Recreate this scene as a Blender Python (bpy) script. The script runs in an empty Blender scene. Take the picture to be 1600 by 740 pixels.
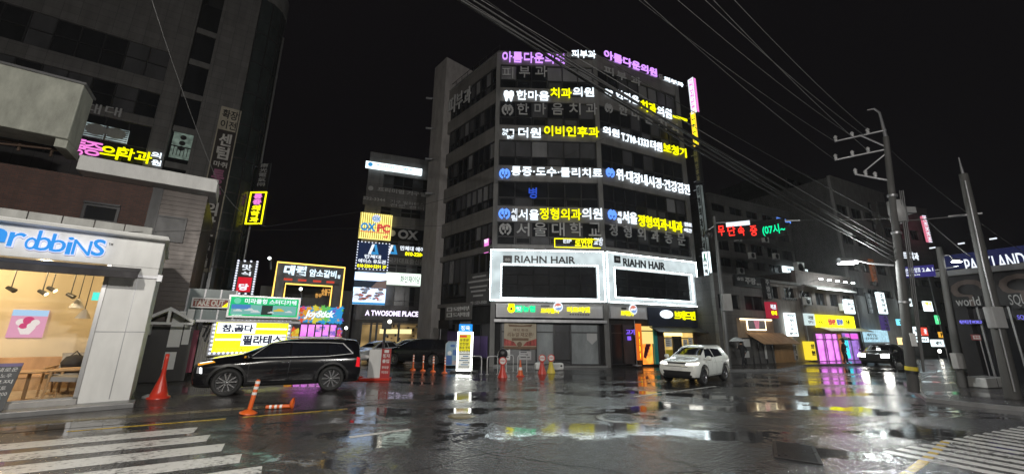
import bpy, bmesh, math, random
from mathutils import Vector, Matrix
from mathutils.bvhtree import BVHTree
random.seed(7)
R_ = math.radians
scene = bpy.context.scene
COL = scene.collection

# ---------------------------------------------------------------- camera
CAM_H = 2.2
FPX, CX, CY = 606.0, 800.0, 370.0            # focal length and centre in the photograph's 1600x740 pixels
_up = Vector((31.0, 2480.0, FPX)).normalized()       # world up seen in camera axes (right, up, forward)
_f = Vector((0, 0, 1)); _f = (_f - _up * _f.dot(_up)).normalized()
_r = _f.cross(_up) if _f.cross(_up).x > 0 else _up.cross(_f)
def ray(x, y):
    c = Vector(((x - CX) / FPX, (CY - y) / FPX, 1.0))
    return Vector((_r.dot(c), _f.dot(c), _up.dot(c)))
cam_d = bpy.data.cameras.new('camera'); cam = bpy.data.objects.new('camera', cam_d); COL.objects.link(cam)
cam_d.sensor_width = 36; cam_d.lens = FPX / 1600 * 36; cam_d.clip_end = 2000; cam_d.clip_start = .05
rx, ry_, rz = [Vector((_r[i], _f[i], _up[i])) for i in range(3)]   # camera axes right / up / forward in world
m = Matrix((rx, ry_, -rz)).transposed().to_4x4(); m.translation = (0, 0, CAM_H); cam.matrix_world = m
scene.camera = cam

# ---------------------------------------------------------------- night sky, exposure
w = bpy.data.worlds.new('World'); scene.world = w; w.use_nodes = True
bg = w.node_tree.nodes['Background']; bg.inputs[0].default_value = (.0052, .0043, .0054, 1); bg.inputs[1].default_value = 0.55
vs = scene.view_settings; vs.view_transform = 'Standard'; vs.look = 'None'; vs.gamma = 1; vs.exposure = 0; vs.use_curve_mapping = False
cy = scene.cycles
cy.max_bounces = 7; cy.diffuse_bounces = 2; cy.glossy_bounces = 4; cy.transparent_max_bounces = 10; cy.transmission_bounces = 4
cy.sample_clamp_indirect = 3; cy.caustics_reflective = False; cy.caustics_refractive = False
cy.use_denoising = True; cy.use_adaptive_sampling = True; cy.adaptive_threshold = 0.02

def lamp_light(p, energy, col=(1, .93, .82), r=.18, spot=None):
    l = bpy.data.lights.new('lamp_light', 'SPOT' if spot else 'POINT'); l.energy = energy; l.color = col; l.shadow_soft_size = r
    if spot: l.spot_size = R_(spot); l.spot_blend = .6
    o = bpy.data.objects.new('lamp_light', l); COL.objects.link(o); o.location = p
    return o
# street lamps of the row on the photographer's own pavement
lamp_light((-4.2, -1.0, 8.4), 4700, (1, .95, .87), .2)
lamp_light((6.0, -3.5, 9.0), 6400, (1, .97, .93), .2)

# ---------------------------------------------------------------- helpers
def G(x, y, z=0.0):
    d = ray(x, y); t = (z - CAM_H) / d.z
    return Vector((0, 0, CAM_H)) + d * t
class Fac:
    """vertical plane: local x along the heading (to the right seen from the street), local y into the wall, z up"""
    def __init__(s, o, hd):
        s.o = Vector((o[0], o[1], 0)); s.hd = hd; a = R_(hd)
        s.u = Vector((math.sin(a), math.cos(a), 0)); s.d = Vector((-s.u.y, s.u.x, 0)); s.rot = R_(90 - hd)
    def W(s, u, d=0, z=0): return s.o + s.u * u + s.d * d + Vector((0, 0, z))
    def uv(s, x, y, d=0.0):
        r = ray(x, y); p = s.W(0, d); t = s.d.dot(p) / s.d.dot(r)
        q = r * t + Vector((0, 0, CAM_H)); return s.u.dot(q - s.o), q.z
    def box(s, x0, y0, x1, y1, d=0.0):
        a, b = s.uv(x0, y0, d), s.uv(x1, y1, d)
        return min(a[0], b[0]), max(a[0], b[0]), min(a[1], b[1]), max(a[1], b[1])
    def L(s, p):
        q = Vector(p) - s.o; return s.u.dot(q), s.d.dot(q), q.z
    def off(s, d): 
        f = Fac(s.W(0, d), s.hd); return f
def frame(p, rotdeg=0):
    return Fac((p[0], p[1]), 90 - rotdeg)

OFF = {}
def props(o, label=None, cat=None, group=None, kind=None):
    if label: o['label'] = label
    if cat: o['category'] = cat
    if group: o['group'] = group
    if kind: o['kind'] = kind
    return o
def thing(name, label, cat, fac, at=(0, 0, 0), group=None):
    o = bpy.data.objects.new(name, None); COL.objects.link(o); o.empty_display_size = .2
    o.location = fac.W(*at); o.rotation_euler = (0, 0, fac.rot); OFF[o] = Vector(at)
    return props(o, label, cat, group)
_tc = {}
def text_mesh(body, bold=0.0, res=3):
    k = (body, bold, res)
    if k not in _tc:
        if 'o' not in _tc: _tc['o'] = bpy.data.objects.new('t', bpy.data.curves.new('t', 'FONT'))     # kept, so that its glyphs stay loaded
        o = _tc['o']; c = o.data; c.body = body; c.offset = bold; c.extrude = .5; c.resolution_u = res; me = bpy.data.meshes.new_from_object(o)
        V = [v.co.copy() for v in me.vertices]; F = [tuple(p.vertices) for p in me.polygons]
        bpy.data.meshes.remove(me)
        x0 = min(v.x for v in V); x1 = max(v.x for v in V); y0 = min(v.y for v in V); y1 = max(v.y for v in V)
        V = [((v.x - x0) / (x1 - x0), (v.y - y0) / (y1 - y0), v.z + .5) for v in V]
        _tc[k] = (V, F, (x1 - x0) / (y1 - y0))
    return _tc[k]
class MB:
    def __init__(s): s.V = []; s.F = []; s.M = []; s.S = []
    def add(s, V, F, mi=0, sm=False):
        n = len(s.V); s.V += [Vector(v) for v in V]
        for f in F: s.F.append(tuple(i + n for i in f)); s.M.append(mi); s.S.append(sm)
        return s
    def box(s, x0, x1, y0, y1, z0, z1, mi=0):
        V = [(x, y, z) for z in (z0, z1) for y in (y0, y1) for x in (x0, x1)]
        return s.add(V, [(0, 2, 3, 1), (4, 5, 7, 6), (0, 1, 5, 4), (2, 6, 7, 3), (0, 4, 6, 2), (1, 3, 7, 5)], mi)
    def quad(s, pts, mi=0): return s.add(pts, [tuple(range(len(pts)))], mi)
    def prism(s, pts, vec, mi=0, sm=False):
        n = len(pts); v = Vector(vec); P = [Vector(p) for p in pts]
        # outline given counter-clockwise seen from the side the vector points to
        s.add(P + [p + v for p in P], [tuple(range(n - 1, -1, -1)), tuple(range(n, 2 * n))], mi)
        return s.add(P + [p + v for p in P], [(i, (i + 1) % n, n + (i + 1) % n, n + i) for i in range(n)], mi, sm)
    def wallpoly(s, uz, d0, d1, mi=0):
        """outline in the wall plane (u,z), from depth d0 (front) to d1"""
        a = sum(uz[i][0] * uz[(i + 1) % len(uz)][1] - uz[(i + 1) % len(uz)][0] * uz[i][1] for i in range(len(uz)))
        if a < 0: uz = uz[::-1]
        return s.prism([(u, d1, z) for u, z in uz], (0, d0 - d1, 0), mi)
    def tube(s, path, r, n=8, mi=0, cap=True):
        P = [Vector(p) for p in path]; rr = r if isinstance(r, (list, tuple)) else [r] * len(P)
        V = []; F = []; prev = None
        for i, p in enumerate(P):
            t = (P[min(i + 1, len(P) - 1)] - P[max(i - 1, 0)]).normalized()
            if prev is None:
                a = t.cross(Vector((0, 0, 1)) if abs(t.z) < .9 else Vector((1, 0, 0))).normalized()
            else: a = (prev - t * prev.dot(t)).normalized()
            prev = a; b = t.cross(a)
            for k in range(n):
                q = 2 * math.pi * k / n; V.append(p + (a * math.cos(q) + b * math.sin(q)) * rr[i])
        for i in range(len(P) - 1):
            for k in range(n):
                F.append((i * n + k, i * n + (k + 1) % n, (i + 1) * n + (k + 1) % n, (i + 1) * n + k))
        s.add(V, F, mi, True)
        if cap: s.add([V[k] for k in range(n)], [tuple(range(n - 1, -1, -1))], mi); s.add(V[-n:], [tuple(range(n))], mi)
        return s
    def lathe(s, prof, n=16, o=(0, 0, 0), mi=0, axis='z', sm=True):
        V = []; F = []
        for r, z in prof:
            for k in range(n):
                q = 2 * math.pi * k / n; c, d = r * math.cos(q), r * math.sin(q)
                V.append(Vector(o) + Vector({'z': (c, d, z), 'y': (d, z, c), 'x': (z, c, d)}[axis]))
        for i in range(len(prof) - 1):
            for k in range(n):
                F.append((i * n + k, i * n + (k + 1) % n, (i + 1) * n + (k + 1) % n, (i + 1) * n + k))
        return s.add(V, F, mi, sm)
    def disc(s, c, r, d0, d1, mi=0, n=20, ry=None):
        ry = ry or r
        return s.wallpoly([(c[0] + r * math.cos(2 * math.pi * k / n), c[1] + ry * math.sin(2 * math.pi * k / n)) for k in range(n)], d0, d1, mi)
    def text(s, body, b, d, th=.03, mi=0, bold=.015, res=3, slant=0):
        V, F, asp = text_mesh(body, bold, res); u0, u1, z0, z1 = b
        return s.add([(u0 + (u1 - u0) * x + slant * y * (z1 - z0), d - th * z, z0 + (z1 - z0) * y) for x, y, z in V], F, mi)
    def rings(s, b, t, d0, d1, mi=0):
        """rectangular frame of thickness t round box b in the wall plane"""
        u0, u1, z0, z1 = b
        s.box(u0, u1, d0, d1, z1 - t, z1, mi); s.box(u0, u1, d0, d1, z0, z0 + t, mi)
        s.box(u0, u0 + t, d0, d1, z0 + t, z1 - t, mi); return s.box(u1 - t, u1, d0, d1, z0 + t, z1 - t, mi)
    def build(s, name, mats, parent=None, fac=None, at=None, bevel=0):
        mats = mats if isinstance(mats, (list, tuple)) else [mats]
        off = OFF.get(parent, Vector()) if parent else Vector(at or (0, 0, 0))
        me = bpy.data.meshes.new(name); me.from_pydata([v - off for v in s.V], [], s.F)
        for mt in mats: me.materials.append(mt)
        me.polygons.foreach_set('material_index', s.M); me.polygons.foreach_set('use_smooth', s.S); me.update()
        o = bpy.data.objects.new(name, me); COL.objects.link(o)
        if parent: o.parent = parent
        elif fac: o.location = fac.W(*(at or (0, 0, 0))); o.rotation_euler = (0, 0, fac.rot)
        OFF[o] = off
        if bevel:
            b = o.modifiers.new('bevel', 'BEVEL'); b.width = bevel; b.segments = 2; b.limit_method = 'ANGLE'
        return o
def copy_tree(o, parent=None):
    c = o.copy(); COL.objects.link(c)
    if parent: c.parent = parent
    OFF[c] = OFF.get(o, Vector())
    for ch in [x for x in bpy.data.objects if x.parent == o]: copy_tree(ch, c)
    return c

# ---------------------------------------------------------------- materials
def nt(name):
    mt = bpy.data.materials.new(name); mt.use_nodes = True; t = mt.node_tree
    return mt, t, t.nodes['Principled BSDF']
def N(t, kind, **kw):
    n = t.nodes.new(kind)
    for k, v in kw.items():
        if k in n.inputs.keys(): n.inputs[k].default_value = v
        else: setattr(n, k, v)
    return n
def ramp(t, src, stops):
    r = t.nodes.new('ShaderNodeValToRGB'); e = r.color_ramp.elements
    while len(e) < len(stops): e.new(.5)
    for el, (p, c) in zip(e, stops):
        el.position = p; el.color = (c, c, c, 1) if isinstance(c, (int, float)) else (*c, 1)
    t.links.new(src, r.inputs[0]); return r
def mat(name, col, rough=.5, metal=0, var=.25, scale=2.0, bump=0.0, bscale=30, streak=True, spec=.5, coat=0):
    """paint, concrete, metal ...: base colour with uneven dirt, rough changes and a little relief"""
    mt, t, p = nt(name); L = t.links
    tc = N(t, 'ShaderNodeTexCoord'); mp = N(t, 'ShaderNodeMapping'); L.new(tc.outputs['Object'], mp.inputs[0])
    if streak: mp.inputs['Scale'].default_value = (1, 1, .35)
    n1 = N(t, 'ShaderNodeTexNoise', Scale=scale, Detail=6.0, Roughness=.65); L.new(mp.outputs[0], n1.inputs[0])
    lo = tuple(c * (1 - var) for c in col); hi = tuple(min(1, c * (1 + var * .6)) for c in col)
    r = ramp(t, n1.outputs[0], [(.3, lo), (.7, hi)]); L.new(r.outputs[0], p.inputs['Base Color'])
    r2 = ramp(t, n1.outputs[0], [(.25, min(1, rough * 1.2)), (.75, rough * .8)]); L.new(r2.outputs[0], p.inputs['Roughness'])
    p.inputs['Metallic'].default_value = metal; p.inputs['Specular IOR Level'].default_value = spec
    if coat: p.inputs['Coat Weight'].default_value = coat; p.inputs['Coat Roughness'].default_value = .04
    if bump:
        n2 = N(t, 'ShaderNodeTexNoise', Scale=bscale, Detail=4.0); L.new(tc.outputs['Object'], n2.inputs[0])
        b = N(t, 'ShaderNodeBump', Strength=bump, Distance=.02); L.new(n2.outputs[0], b.inputs['Height']); L.new(b.outputs[0], p.inputs['Normal'])
    return mt
def emis(name, col, st=1.5, sample=True, var=0.0, scale=3.0):
    mt = bpy.data.materials.new(name); mt.use_nodes = True; t = mt.node_tree; t.nodes.clear()
    e = N(t, 'ShaderNodeEmission', Strength=st); e.inputs[0].default_value = (*col, 1); o = N(t, 'ShaderNodeOutputMaterial'); t.links.new(e.outputs[0], o.inputs[0])
    if var:      # lamps behind an acrylic face never light it evenly
        tc = N(t, 'ShaderNodeTexCoord'); n1 = N(t, 'ShaderNodeTexNoise', Scale=scale, Detail=1.0); t.links.new(tc.outputs['Object'], n1.inputs[0])
        r = ramp(t, n1.outputs[0], [(.3, st * (1 - var)), (.7, st * (1 + var))]); t.links.new(r.outputs[0], e.inputs[1])
        t.nodes.remove(r); mr = N(t, 'ShaderNodeMapRange'); mr.inputs[3].default_value = st * (1 - var); mr.inputs[4].default_value = st * (1 + var)
        mr.inputs[1].default_value = .3; mr.inputs[2].default_value = .7
        t.links.new(n1.outputs[0], mr.inputs[0]); t.links.new(mr.outputs[0], e.inputs[1])
    if not sample: mt.cycles.emission_sampling = 'NONE'
    return mt
def glass(name, tint=(1, 1, 1), rough=.0):
    mt = bpy.data.materials.new(name); mt.use_nodes = True; t = mt.node_tree; t.nodes.clear(); L = t.links
    tr = N(t, 'ShaderNodeBsdfTransparent'); tr.inputs[0].default_value = (*tint, 1)
    gl = N(t, 'ShaderNodeBsdfGlossy'); gl.inputs['Roughness'].default_value = rough
    fr = N(t, 'ShaderNodeFresnel', IOR=1.45); mx = N(t, 'ShaderNodeMixShader'); o = N(t, 'ShaderNodeOutputMaterial')
    L.new(fr.outputs[0], mx.inputs[0]); L.new(tr.outputs[0], mx.inputs[1]); L.new(gl.outputs[0], mx.inputs[2]); L.new(mx.outputs[0], o.inputs[0])
    return mt
def wet(name, kind):
    """wet ground: dark grain, standing water in the hollows, cracks or pavers"""
    mt, t, p = nt(name); L = t.links; tc = N(t, 'ShaderNodeTexCoord'); P = tc.outputs['Object']
    big = N(t, 'ShaderNodeTexNoise', Scale=.42, Detail=5.0, Roughness=.55, Distortion=.6)
    mp = N(t, 'ShaderNodeMapping'); mp.inputs['Rotation'].default_value = (0, 0, R_(-30)); mp.inputs['Scale'].default_value = (.55, 1.35, 1)
    L.new(P, mp.inputs[0]); L.new(mp.outputs[0], big.inputs[0])
    mid = N(t, 'ShaderNodeTexNoise', Scale=3.5, Detail=6.0, Roughness=.7); L.new(P, mid.inputs[0])
    add = N(t, 'ShaderNodeMath', operation='MULTIPLY_ADD'); add.inputs[1].default_value = .42; L.new(mid.outputs[0], add.inputs[0]); L.new(big.outputs[0], add.inputs[2])
    lo, hi = {'asphalt': (.655, .765), 'paver': (.67, .79)}[kind]
    pud = ramp(t, add.outputs[0], [(lo, 0.0), (hi, 1.0)])
    fine = N(t, 'ShaderNodeTexNoise', Scale=42.0 if kind == 'asphalt' else 40.0, Detail=3.0, Roughness=.7); L.new(P, fine.inputs[0])
    if kind == 'asphalt':
        vo = N(t, 'ShaderNodeTexVoronoi', feature='DISTANCE_TO_EDGE', Scale=.55)
        wn = N(t, 'ShaderNodeTexNoise', Scale=1.6, Detail=4.0); L.new(P, wn.inputs[0])
        mixv = N(t, 'ShaderNodeMix', data_type='VECTOR'); mixv.inputs[0].default_value = .32
        L.new(P, mixv.inputs[4]); L.new(wn.outputs[1], mixv.inputs[5]); L.new(mixv.outputs[1], vo.inputs['Vector'])
        crk = ramp(t, vo.outputs['Distance'], [(.003, 1.0), (.017, 0.0)])
        msk = ramp(t, big.outputs[0], [(.46, 1.0), (.53, 0.0)])
        cm = N(t, 'ShaderNodeMath', operation='MULTIPLY'); L.new(crk.outputs[0], cm.inputs[0]); L.new(msk.outputs[0], cm.inputs[1])
        agg = N(t, 'ShaderNodeTexNoise', Scale=55.0, Detail=2.0, Roughness=.8); L.new(P, agg.inputs[0])
        ag = N(t, 'ShaderNodeMath', operation='MULTIPLY_ADD'); ag.inputs[1].default_value = 1.0; L.new(agg.outputs[0], ag.inputs[0]); mdm = N(t, 'ShaderNodeMapRange'); mdm.inputs[3].default_value = .22; mdm.inputs[4].default_value = .38; L.new(mid.outputs[0], mdm.inputs[0]); L.new(mdm.outputs[0], ag.inputs[2])
        base = ramp(t, ag.outputs[0], [(.62, (.014, .014, .016)), (.84, (.042, .042, .044)), (.98, (.1, .1, .1))])
        h = N(t, 'ShaderNodeMath', operation='MULTIPLY_ADD'); h.inputs[1].default_value = -1.2; L.new(cm.outputs[0], h.inputs[0]); L.new(fine.outputs[0], h.inputs[2])
    else:
        br = N(t, 'ShaderNodeTexBrick', Scale=1.0); br.inputs['Mortar Size'].default_value = .012; br.inputs['Brick Width'].default_value = .22; br.inputs['Row Height'].default_value = .11
        br.inputs['Color1'].default_value = (.085, .078, .075, 1); br.inputs['Color2'].default_value = (.05, .048, .05, 1); br.inputs['Mortar'].default_value = (.015, .015, .015, 1)
        L.new(P, br.inputs['Vector']); base = br; cm = br
        h = N(t, 'ShaderNodeMath', operation='MULTIPLY_ADD'); h.inputs[1].default_value = -1.0; L.new(br.outputs['Fac'], h.inputs[0]); L.new(fine.outputs[0], h.inputs[2])
    dk = N(t, 'ShaderNodeMix', data_type='RGBA'); dk.inputs[7].default_value = (.012, .012, .013, 1)
    L.new(cm.outputs['Fac' if kind != 'asphalt' else 0], dk.inputs[0]); L.new(base.outputs[0], dk.inputs[6]); L.new(dk.outputs[2], p.inputs['Base Color'])
    rg = N(t, 'ShaderNodeMapRange'); rg.inputs[3].default_value = .17 if kind == 'asphalt' else .2; rg.inputs[4].default_value = .03; L.new(pud.outputs[0], rg.inputs[0]); L.new(rg.outputs[0], p.inputs['Roughness'])
    bs = N(t, 'ShaderNodeMapRange'); bs.inputs[3].default_value = .6; bs.inputs[4].default_value = .03; L.new(pud.outputs[0], bs.inputs[0])
    b = N(t, 'ShaderNodeBump', Distance=.012); L.new(bs.outputs[0], b.inputs['Strength']); L.new(h.outputs[0], b.inputs['Height'])
    rip = N(t, 'ShaderNodeTexNoise', Scale=7.0, Detail=3.0); L.new(P, rip.inputs[0])
    b2 = N(t, 'ShaderNodeBump', Strength=.14, Distance=.012); L.new(rip.outputs[0], b2.inputs['Height']); L.new(b.outputs[0], b2.inputs['Normal'])
    crs = N(t, 'ShaderNodeTexVoronoi', Scale=17.0); L.new(P, crs.inputs['Vector'])
    cs = N(t, 'ShaderNodeMapRange'); cs.inputs[3].default_value = .6; cs.inputs[4].default_value = .0; L.new(pud.outputs[0], cs.inputs[0])
    b3 = N(t, 'ShaderNodeBump', Distance=.02); L.new(cs.outputs[0], b3.inputs['Strength']); L.new(crs.outputs['Distance'], b3.inputs['Height']); L.new(b2.outputs[0], b3.inputs['Normal'])
    L.new(b3.outputs[0], p.inputs['Normal']); p.inputs['IOR'].default_value = 1.55
    return mt
def paint(name, col, wear=.45, rough=.22):
    """road paint, worn through to the asphalt in patches"""
    mt, t, p = nt(name); L = t.links; tc = N(t, 'ShaderNodeTexCoord'); P = tc.outputs['Object']
    n1 = N(t, 'ShaderNodeTexNoise', Scale=9.0, Detail=8.0, Roughness=.75); L.new(P, n1.inputs[0])
    n2 = N(t, 'ShaderNodeTexNoise', Scale=.8, Detail=3.0); L.new(P, n2.inputs[0])
    a = N(t, 'ShaderNodeMath', operation='MULTIPLY_ADD'); a.inputs[1].default_value = .5; L.new(n2.outputs[0], a.inputs[0]); L.new(n1.outputs[0], a.inputs[2])
    r = ramp(t, a.outputs[0], [(.66 + wear * .2, col), (.78 + wear * .2, tuple(c * .35 for c in col)), (.86 + wear * .2, tuple(.04 for _ in col))]); L.new(r.outputs[0], p.inputs['Base Color'])
    n3 = N(t, 'ShaderNodeTexNoise', Scale=90.0, Detail=2.0); L.new(P, n3.inputs[0]); b = N(t, 'ShaderNodeBump', Strength=.3, Distance=.01)
    L.new(n3.outputs[0], b.inputs['Height']); L.new(b.outputs[0], p.inputs['Normal']); p.inputs['Roughness'].default_value = rough; p.inputs['IOR'].default_value = 1.36
    return mt
def brick(name, c1, c2, mortar, bw=.22, rh=.075, ms=.01, rough=.7, tile=False):
    mt, t, p = nt(name); L = t.links; tc = N(t, 'ShaderNodeTexCoord'); mp = N(t, 'ShaderNodeMapping'); mp.inputs['Rotation'].default_value = (R_(90), 0, 0)
    L.new(tc.outputs['Object'], mp.inputs[0]); br = N(t, 'ShaderNodeTexBrick', Scale=1.0); L.new(mp.outputs[0], br.inputs['Vector'])
    if tile: br.offset = 0
    for k, v in (('Color1', (*c1, 1)), ('Color2', (*c2, 1)), ('Mortar', (*mortar, 1)), ('Mortar Size', ms), ('Brick Width', bw), ('Row Height', rh)): br.inputs[k].default_value = v
    mp2 = N(t, 'ShaderNodeMapping'); mp2.inputs['Scale'].default_value = (1.6, 1.6, .22); L.new(tc.outputs['Object'], mp2.inputs[0]); n = N(t, 'ShaderNodeTexNoise', Scale=1.3, Detail=7.0, Roughness=.65); L.new(mp2.outputs[0], n.inputs[0]); mx = N(t, 'ShaderNodeMix', data_type='RGBA', blend_type='MULTIPLY'); mx.inputs[0].default_value = .85
    r = ramp(t, n.outputs[0], [(.3, .55), (.7, 1.0)]); L.new(br.outputs[0], mx.inputs[6]); L.new(r.outputs[0], mx.inputs[7]); L.new(mx.outputs[2], p.inputs['Base Color']); p.inputs['Roughness'].default_value = rough
    b = N(t, 'ShaderNodeBump', Strength=.4, Distance=.01); b.invert = True; L.new(br.outputs['Fac'], b.inputs['Height']); L.new(b.outputs[0], p.inputs['Normal'])
    return mt
K = {}
def setup_mats():
    K.update(
    asphalt=wet('wet_asphalt', 'asphalt'), paver=wet('wet_paver', 'paver'),
    zebra=paint('white_road_paint', (.62, .62, .6)), yellowpaint=paint('yellow_road_paint', (.55, .38, .05), .4),
    kerb=mat('kerb_stone', (.2, .2, .2), .3, bump=.2), tactile=mat('tactile_paver', (.2, .17, .1), .25, bump=.2),
    conc=mat('grey_concrete', (.3, .29, .28), .75, bump=.15), dconc=mat('dark_concrete', (.15, .147, .142), .7, bump=.15),
    pier=mat('pale_stone_cladding', (.33, .31, .3), .6, bump=.1), band=brick('dark_stone_bands', (.2, .19, .18), (.165, .158, .15), (.08, .08, .08), 1.2, .6, .008, .5, True),
    tile=brick('grey_facade_tiles', (.17, .163, .16), (.14, .135, .13), (.07, .07, .07), .9, .6, .012, .6, True),
    core=mat('dark_interior', (.015, .015, .016), .8), fram=mat('dark_window_frame', (.045, .045, .048), .4, .4),
    g0=mat('dark_window_glass', (.018, .019, .022), .2, var=.5, scale=.6, spec=.2), g1=mat('window_with_grey_blind', (.075, .075, .08), .3, var=.35, scale=.8, spec=.2), g2=mat('window_with_pale_blind', (.19, .19, .195), .3, var=.3, scale=.8),
    frost=mat('frosted_shop_glass', (.3, .32, .33), .15, var=.4, scale=.9),
    white=mat('white_paint', (.72, .72, .7), .45, var=.12), offwhite=mat('off_white_panel', (.72, .72, .7), .5, var=.14), cream=mat('stained_cream_render', (.42, .43, .37), .7, var=.35, bump=.2),
    alu=mat('brushed_aluminium', (.5, .5, .5), .35, .8), steel=mat('galvanised_steel', (.33, .33, .34), .4, .7), chrome=mat('chrome', (.75, .75, .76), .1, 1, var=.05), black=mat('black_plastic', (.02, .02, .021), .4),
    dmetal=mat('dark_painted_metal', (.04, .04, .042), .4, .3), rubber=mat('tyre_rubber', (.02, .02, .02), .7), rust=mat('rusty_steel', (.11, .07, .05), .7, .3, bump=.2),
    redbrick=brick('dark_red_brick', (.12, .05, .035), (.08, .035, .028), (.05, .045, .04)), siding=mat('brown_metal_siding', (.075, .06, .053), .4, .2),
    red=mat('red_plastic', (.6, .04, .02), .35, var=.15), orange=mat('orange_plastic', (.75, .13, .02), .4, var=.15), yellowp=mat('yellow_plastic', (.7, .55, .05), .4), refl=mat('reflective_white_tape', (.8, .8, .78), .3, var=.08),
    wood=mat('light_oak', (.45, .28, .14), .45, var=.3, scale=6), gfab=mat('grey_upholstery', (.3, .29, .28), .85, bump=.3, bscale=200), beige=mat('cream_wall', (.66, .57, .42), .7, var=.12, scale=1.0, bump=.1),
    greysign=mat('grey_sign_panel', (.45, .44, .45), .5, var=.08), navy=mat('navy_sign_panel', (.025, .03, .05), .4), grey_letter=mat('unlit_grey_letters', (.42, .42, .42), .5, var=.1), dletter=mat('black_letters', (.012, .012, .014), .4),
    green=mat('green_vinyl', (.02, .3, .12), .5), brown=mat('brown_vinyl', (.16, .09, .05), .6), purple=mat('purple_vinyl', (.12, .08, .22), .5), burg=mat('burgundy_paint', (.2, .02, .05), .5), tan=mat('tan_render', (.42, .3, .2), .7), ochre=mat('ochre_fabric', (.5, .3, .16), .8), teal=mat('teal_paint', (.03, .3, .28), .5), navyc=mat('dark_cloth', (.018, .018, .022), .85), skin=mat('skin', (.45, .28, .2), .6),
    wire=mat('cable_black', (.01, .01, .01), .5), wireg=mat('cable_grey', (.09, .09, .09), .4), pole=mat('spun_concrete_pole', (.065, .063, .06), .7, bump=.2),
    clear=glass('clear_shop_glass'), tint=glass('tinted_glass', (.35, .37, .38)),
    eW=emis('lit_white_letters', (.82, .92, 1.0), 1.65), eWs=emis('lit_white_small', (.85, .92, 1.0), 1.2, False), eY=emis('lit_yellow_letters', (.9, .88, .0), 1.5), eYs=emis('lit_yellow_small', (.95, .88, .005), 2.0, True), ePu=emis('lit_purple_letters', (.6, .28, .95), 1.5), ePk=emis('lit_pink', (.95, .25, .75), 1.1), eG=emis('lit_green', (.01, .75, .25), 2.0), eB=emis('lit_blue', (.12, .3, 1.0), 1.5),
    eR=emis('lit_red', (1, .03, .02), 2.4), ePanel=emis('lit_white_panel', (.8, .94, .97), 2.0, var=.2), ePanelB=emis('bright_white_edge_light', (.85, .97, 1.0), 16.0), ePanelG=emis('dim_white_acrylic', (.66, .76, .78), 1.0, var=.2, scale=1.2), ePanelD=emis('faint_white_acrylic', (.6, .7, .68), .16, var=.4, scale=.8),
    eYP=emis('lit_yellow_panel', (.85, .82, .012), 2.6, var=.2), eNeon=emis('amber_neon_tube', (1, .62, .12), 2.2), eWarm=emis('warm_lamp', (1, .78, .42), 6.0), eCool=emis('white_lamp', (.95, .98, 1), 45.0), eMag=emis('magenta_light', (.8, .22, .85), 1.7, var=.35, scale=1.5), eCy=emis('cyan_light', (.06, .7, .85), 1.5), eOr=emis('orange_light', (1, .3, .04), 1.9, var=.4, scale=2))
setup_mats()

# ================================================================ GROUND
RD = 60.0                                     # heading of the main road
def sheet(name, pts, z, mt, kind='structure'):
    pts = [Vector((p[0], p[1], z)) for p in pts]
    a = sum(pts[i].x * pts[(i + 1) % len(pts)].y - pts[(i + 1) % len(pts)].x * pts[i].y for i in range(len(pts)))
    if a < 0: pts = pts[::-1]
    mb = MB(); mb.quad(pts); return props(mb.build(name, mt), kind=kind)
def slab(name, pts, z, h, mt):
    pts = [Vector((p[0], p[1], z)) for p in pts]
    a = sum(pts[i].x * pts[(i + 1) % len(pts)].y - pts[(i + 1) % len(pts)].x * pts[i].y for i in range(len(pts)))
    if a < 0: pts = pts[::-1]
    mb = MB(); mb.prism(pts, (0, 0, h)); return props(mb.build(name, mt), kind='structure')
sheet('road', [(-200, -200), (200, -200), (200, 200), (-200, 200)], 0, K['asphalt'])
ROAD = Fac(G(390, 650.6), RD)                 # along the yellow edge line; local y runs to the buildings
def rp(u, d): return ROAD.W(u, d)
# pavement of pavers between the edge line and the left-hand shops
sheet('pavement', [rp(-14, .35), rp(5.2, .35), rp(7.4, 2.2), rp(5.0, 4.4), rp(-14, 4.4)], .005, K['paver'])
mb = MB()
for k in range(26):
    u = -7.6 + .31 * k
    mb.box(u, u + .29, 1.22, 1.51, .0, .012)
    for i in range(4): mb.box(u + .03 + i * .068, u + .06 + i * .068, 1.24, 1.49, .012, .02)
t = mb.build('tactile_strip', K['tactile'], fac=ROAD); props(t, kind='structure')
mb = MB(); mb.box(-.15, 2.35, -.05, .05, .002, .008); mb.box(-3.3, -.5, -.05, .05, .002, .007)
props(mb.build('yellow_edge_line', K['yellowpaint'], fac=ROAD), kind='structure')
# zebra of the main road, bars along the road
mb = MB()
ends = [(306, 671), (310, 689), (352, 699), (376, 715), (396, 736)]
E0 = [ROAD.L(G(x, y)) for x, y in ends]
for i in range(7):
    d = E0[0][1] - i * (E0[0][1] - E0[3][1]) / 3.0
    ue = E0[0][0] + i * (E0[3][0] - E0[0][0]) / 3.0
    mb.box(ue - 9, ue, d - .28, d + .26, .002, .007)
props(mb.build('left_crosswalk', K['zebra'], fac=ROAD), kind='structure')
# lane dashes of the main road
LANE = Fac(G(1000, 618), 55.0); mb = MB()
for a, b in ((-.2, 5.2),): mb.box(a, b, -.06, .06, .002, .007)
q0 = LANE.L(G(450, 693)); q1 = LANE.L(G(546, 682.6)); q2 = LANE.L(G(642, 672))
mb.box(q1[0], q2[0], q1[1] - .06, q1[1] + .06, .002, .007)
props(mb.build('lane_line', K['zebra'], fac=LANE), kind='structure')
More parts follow.
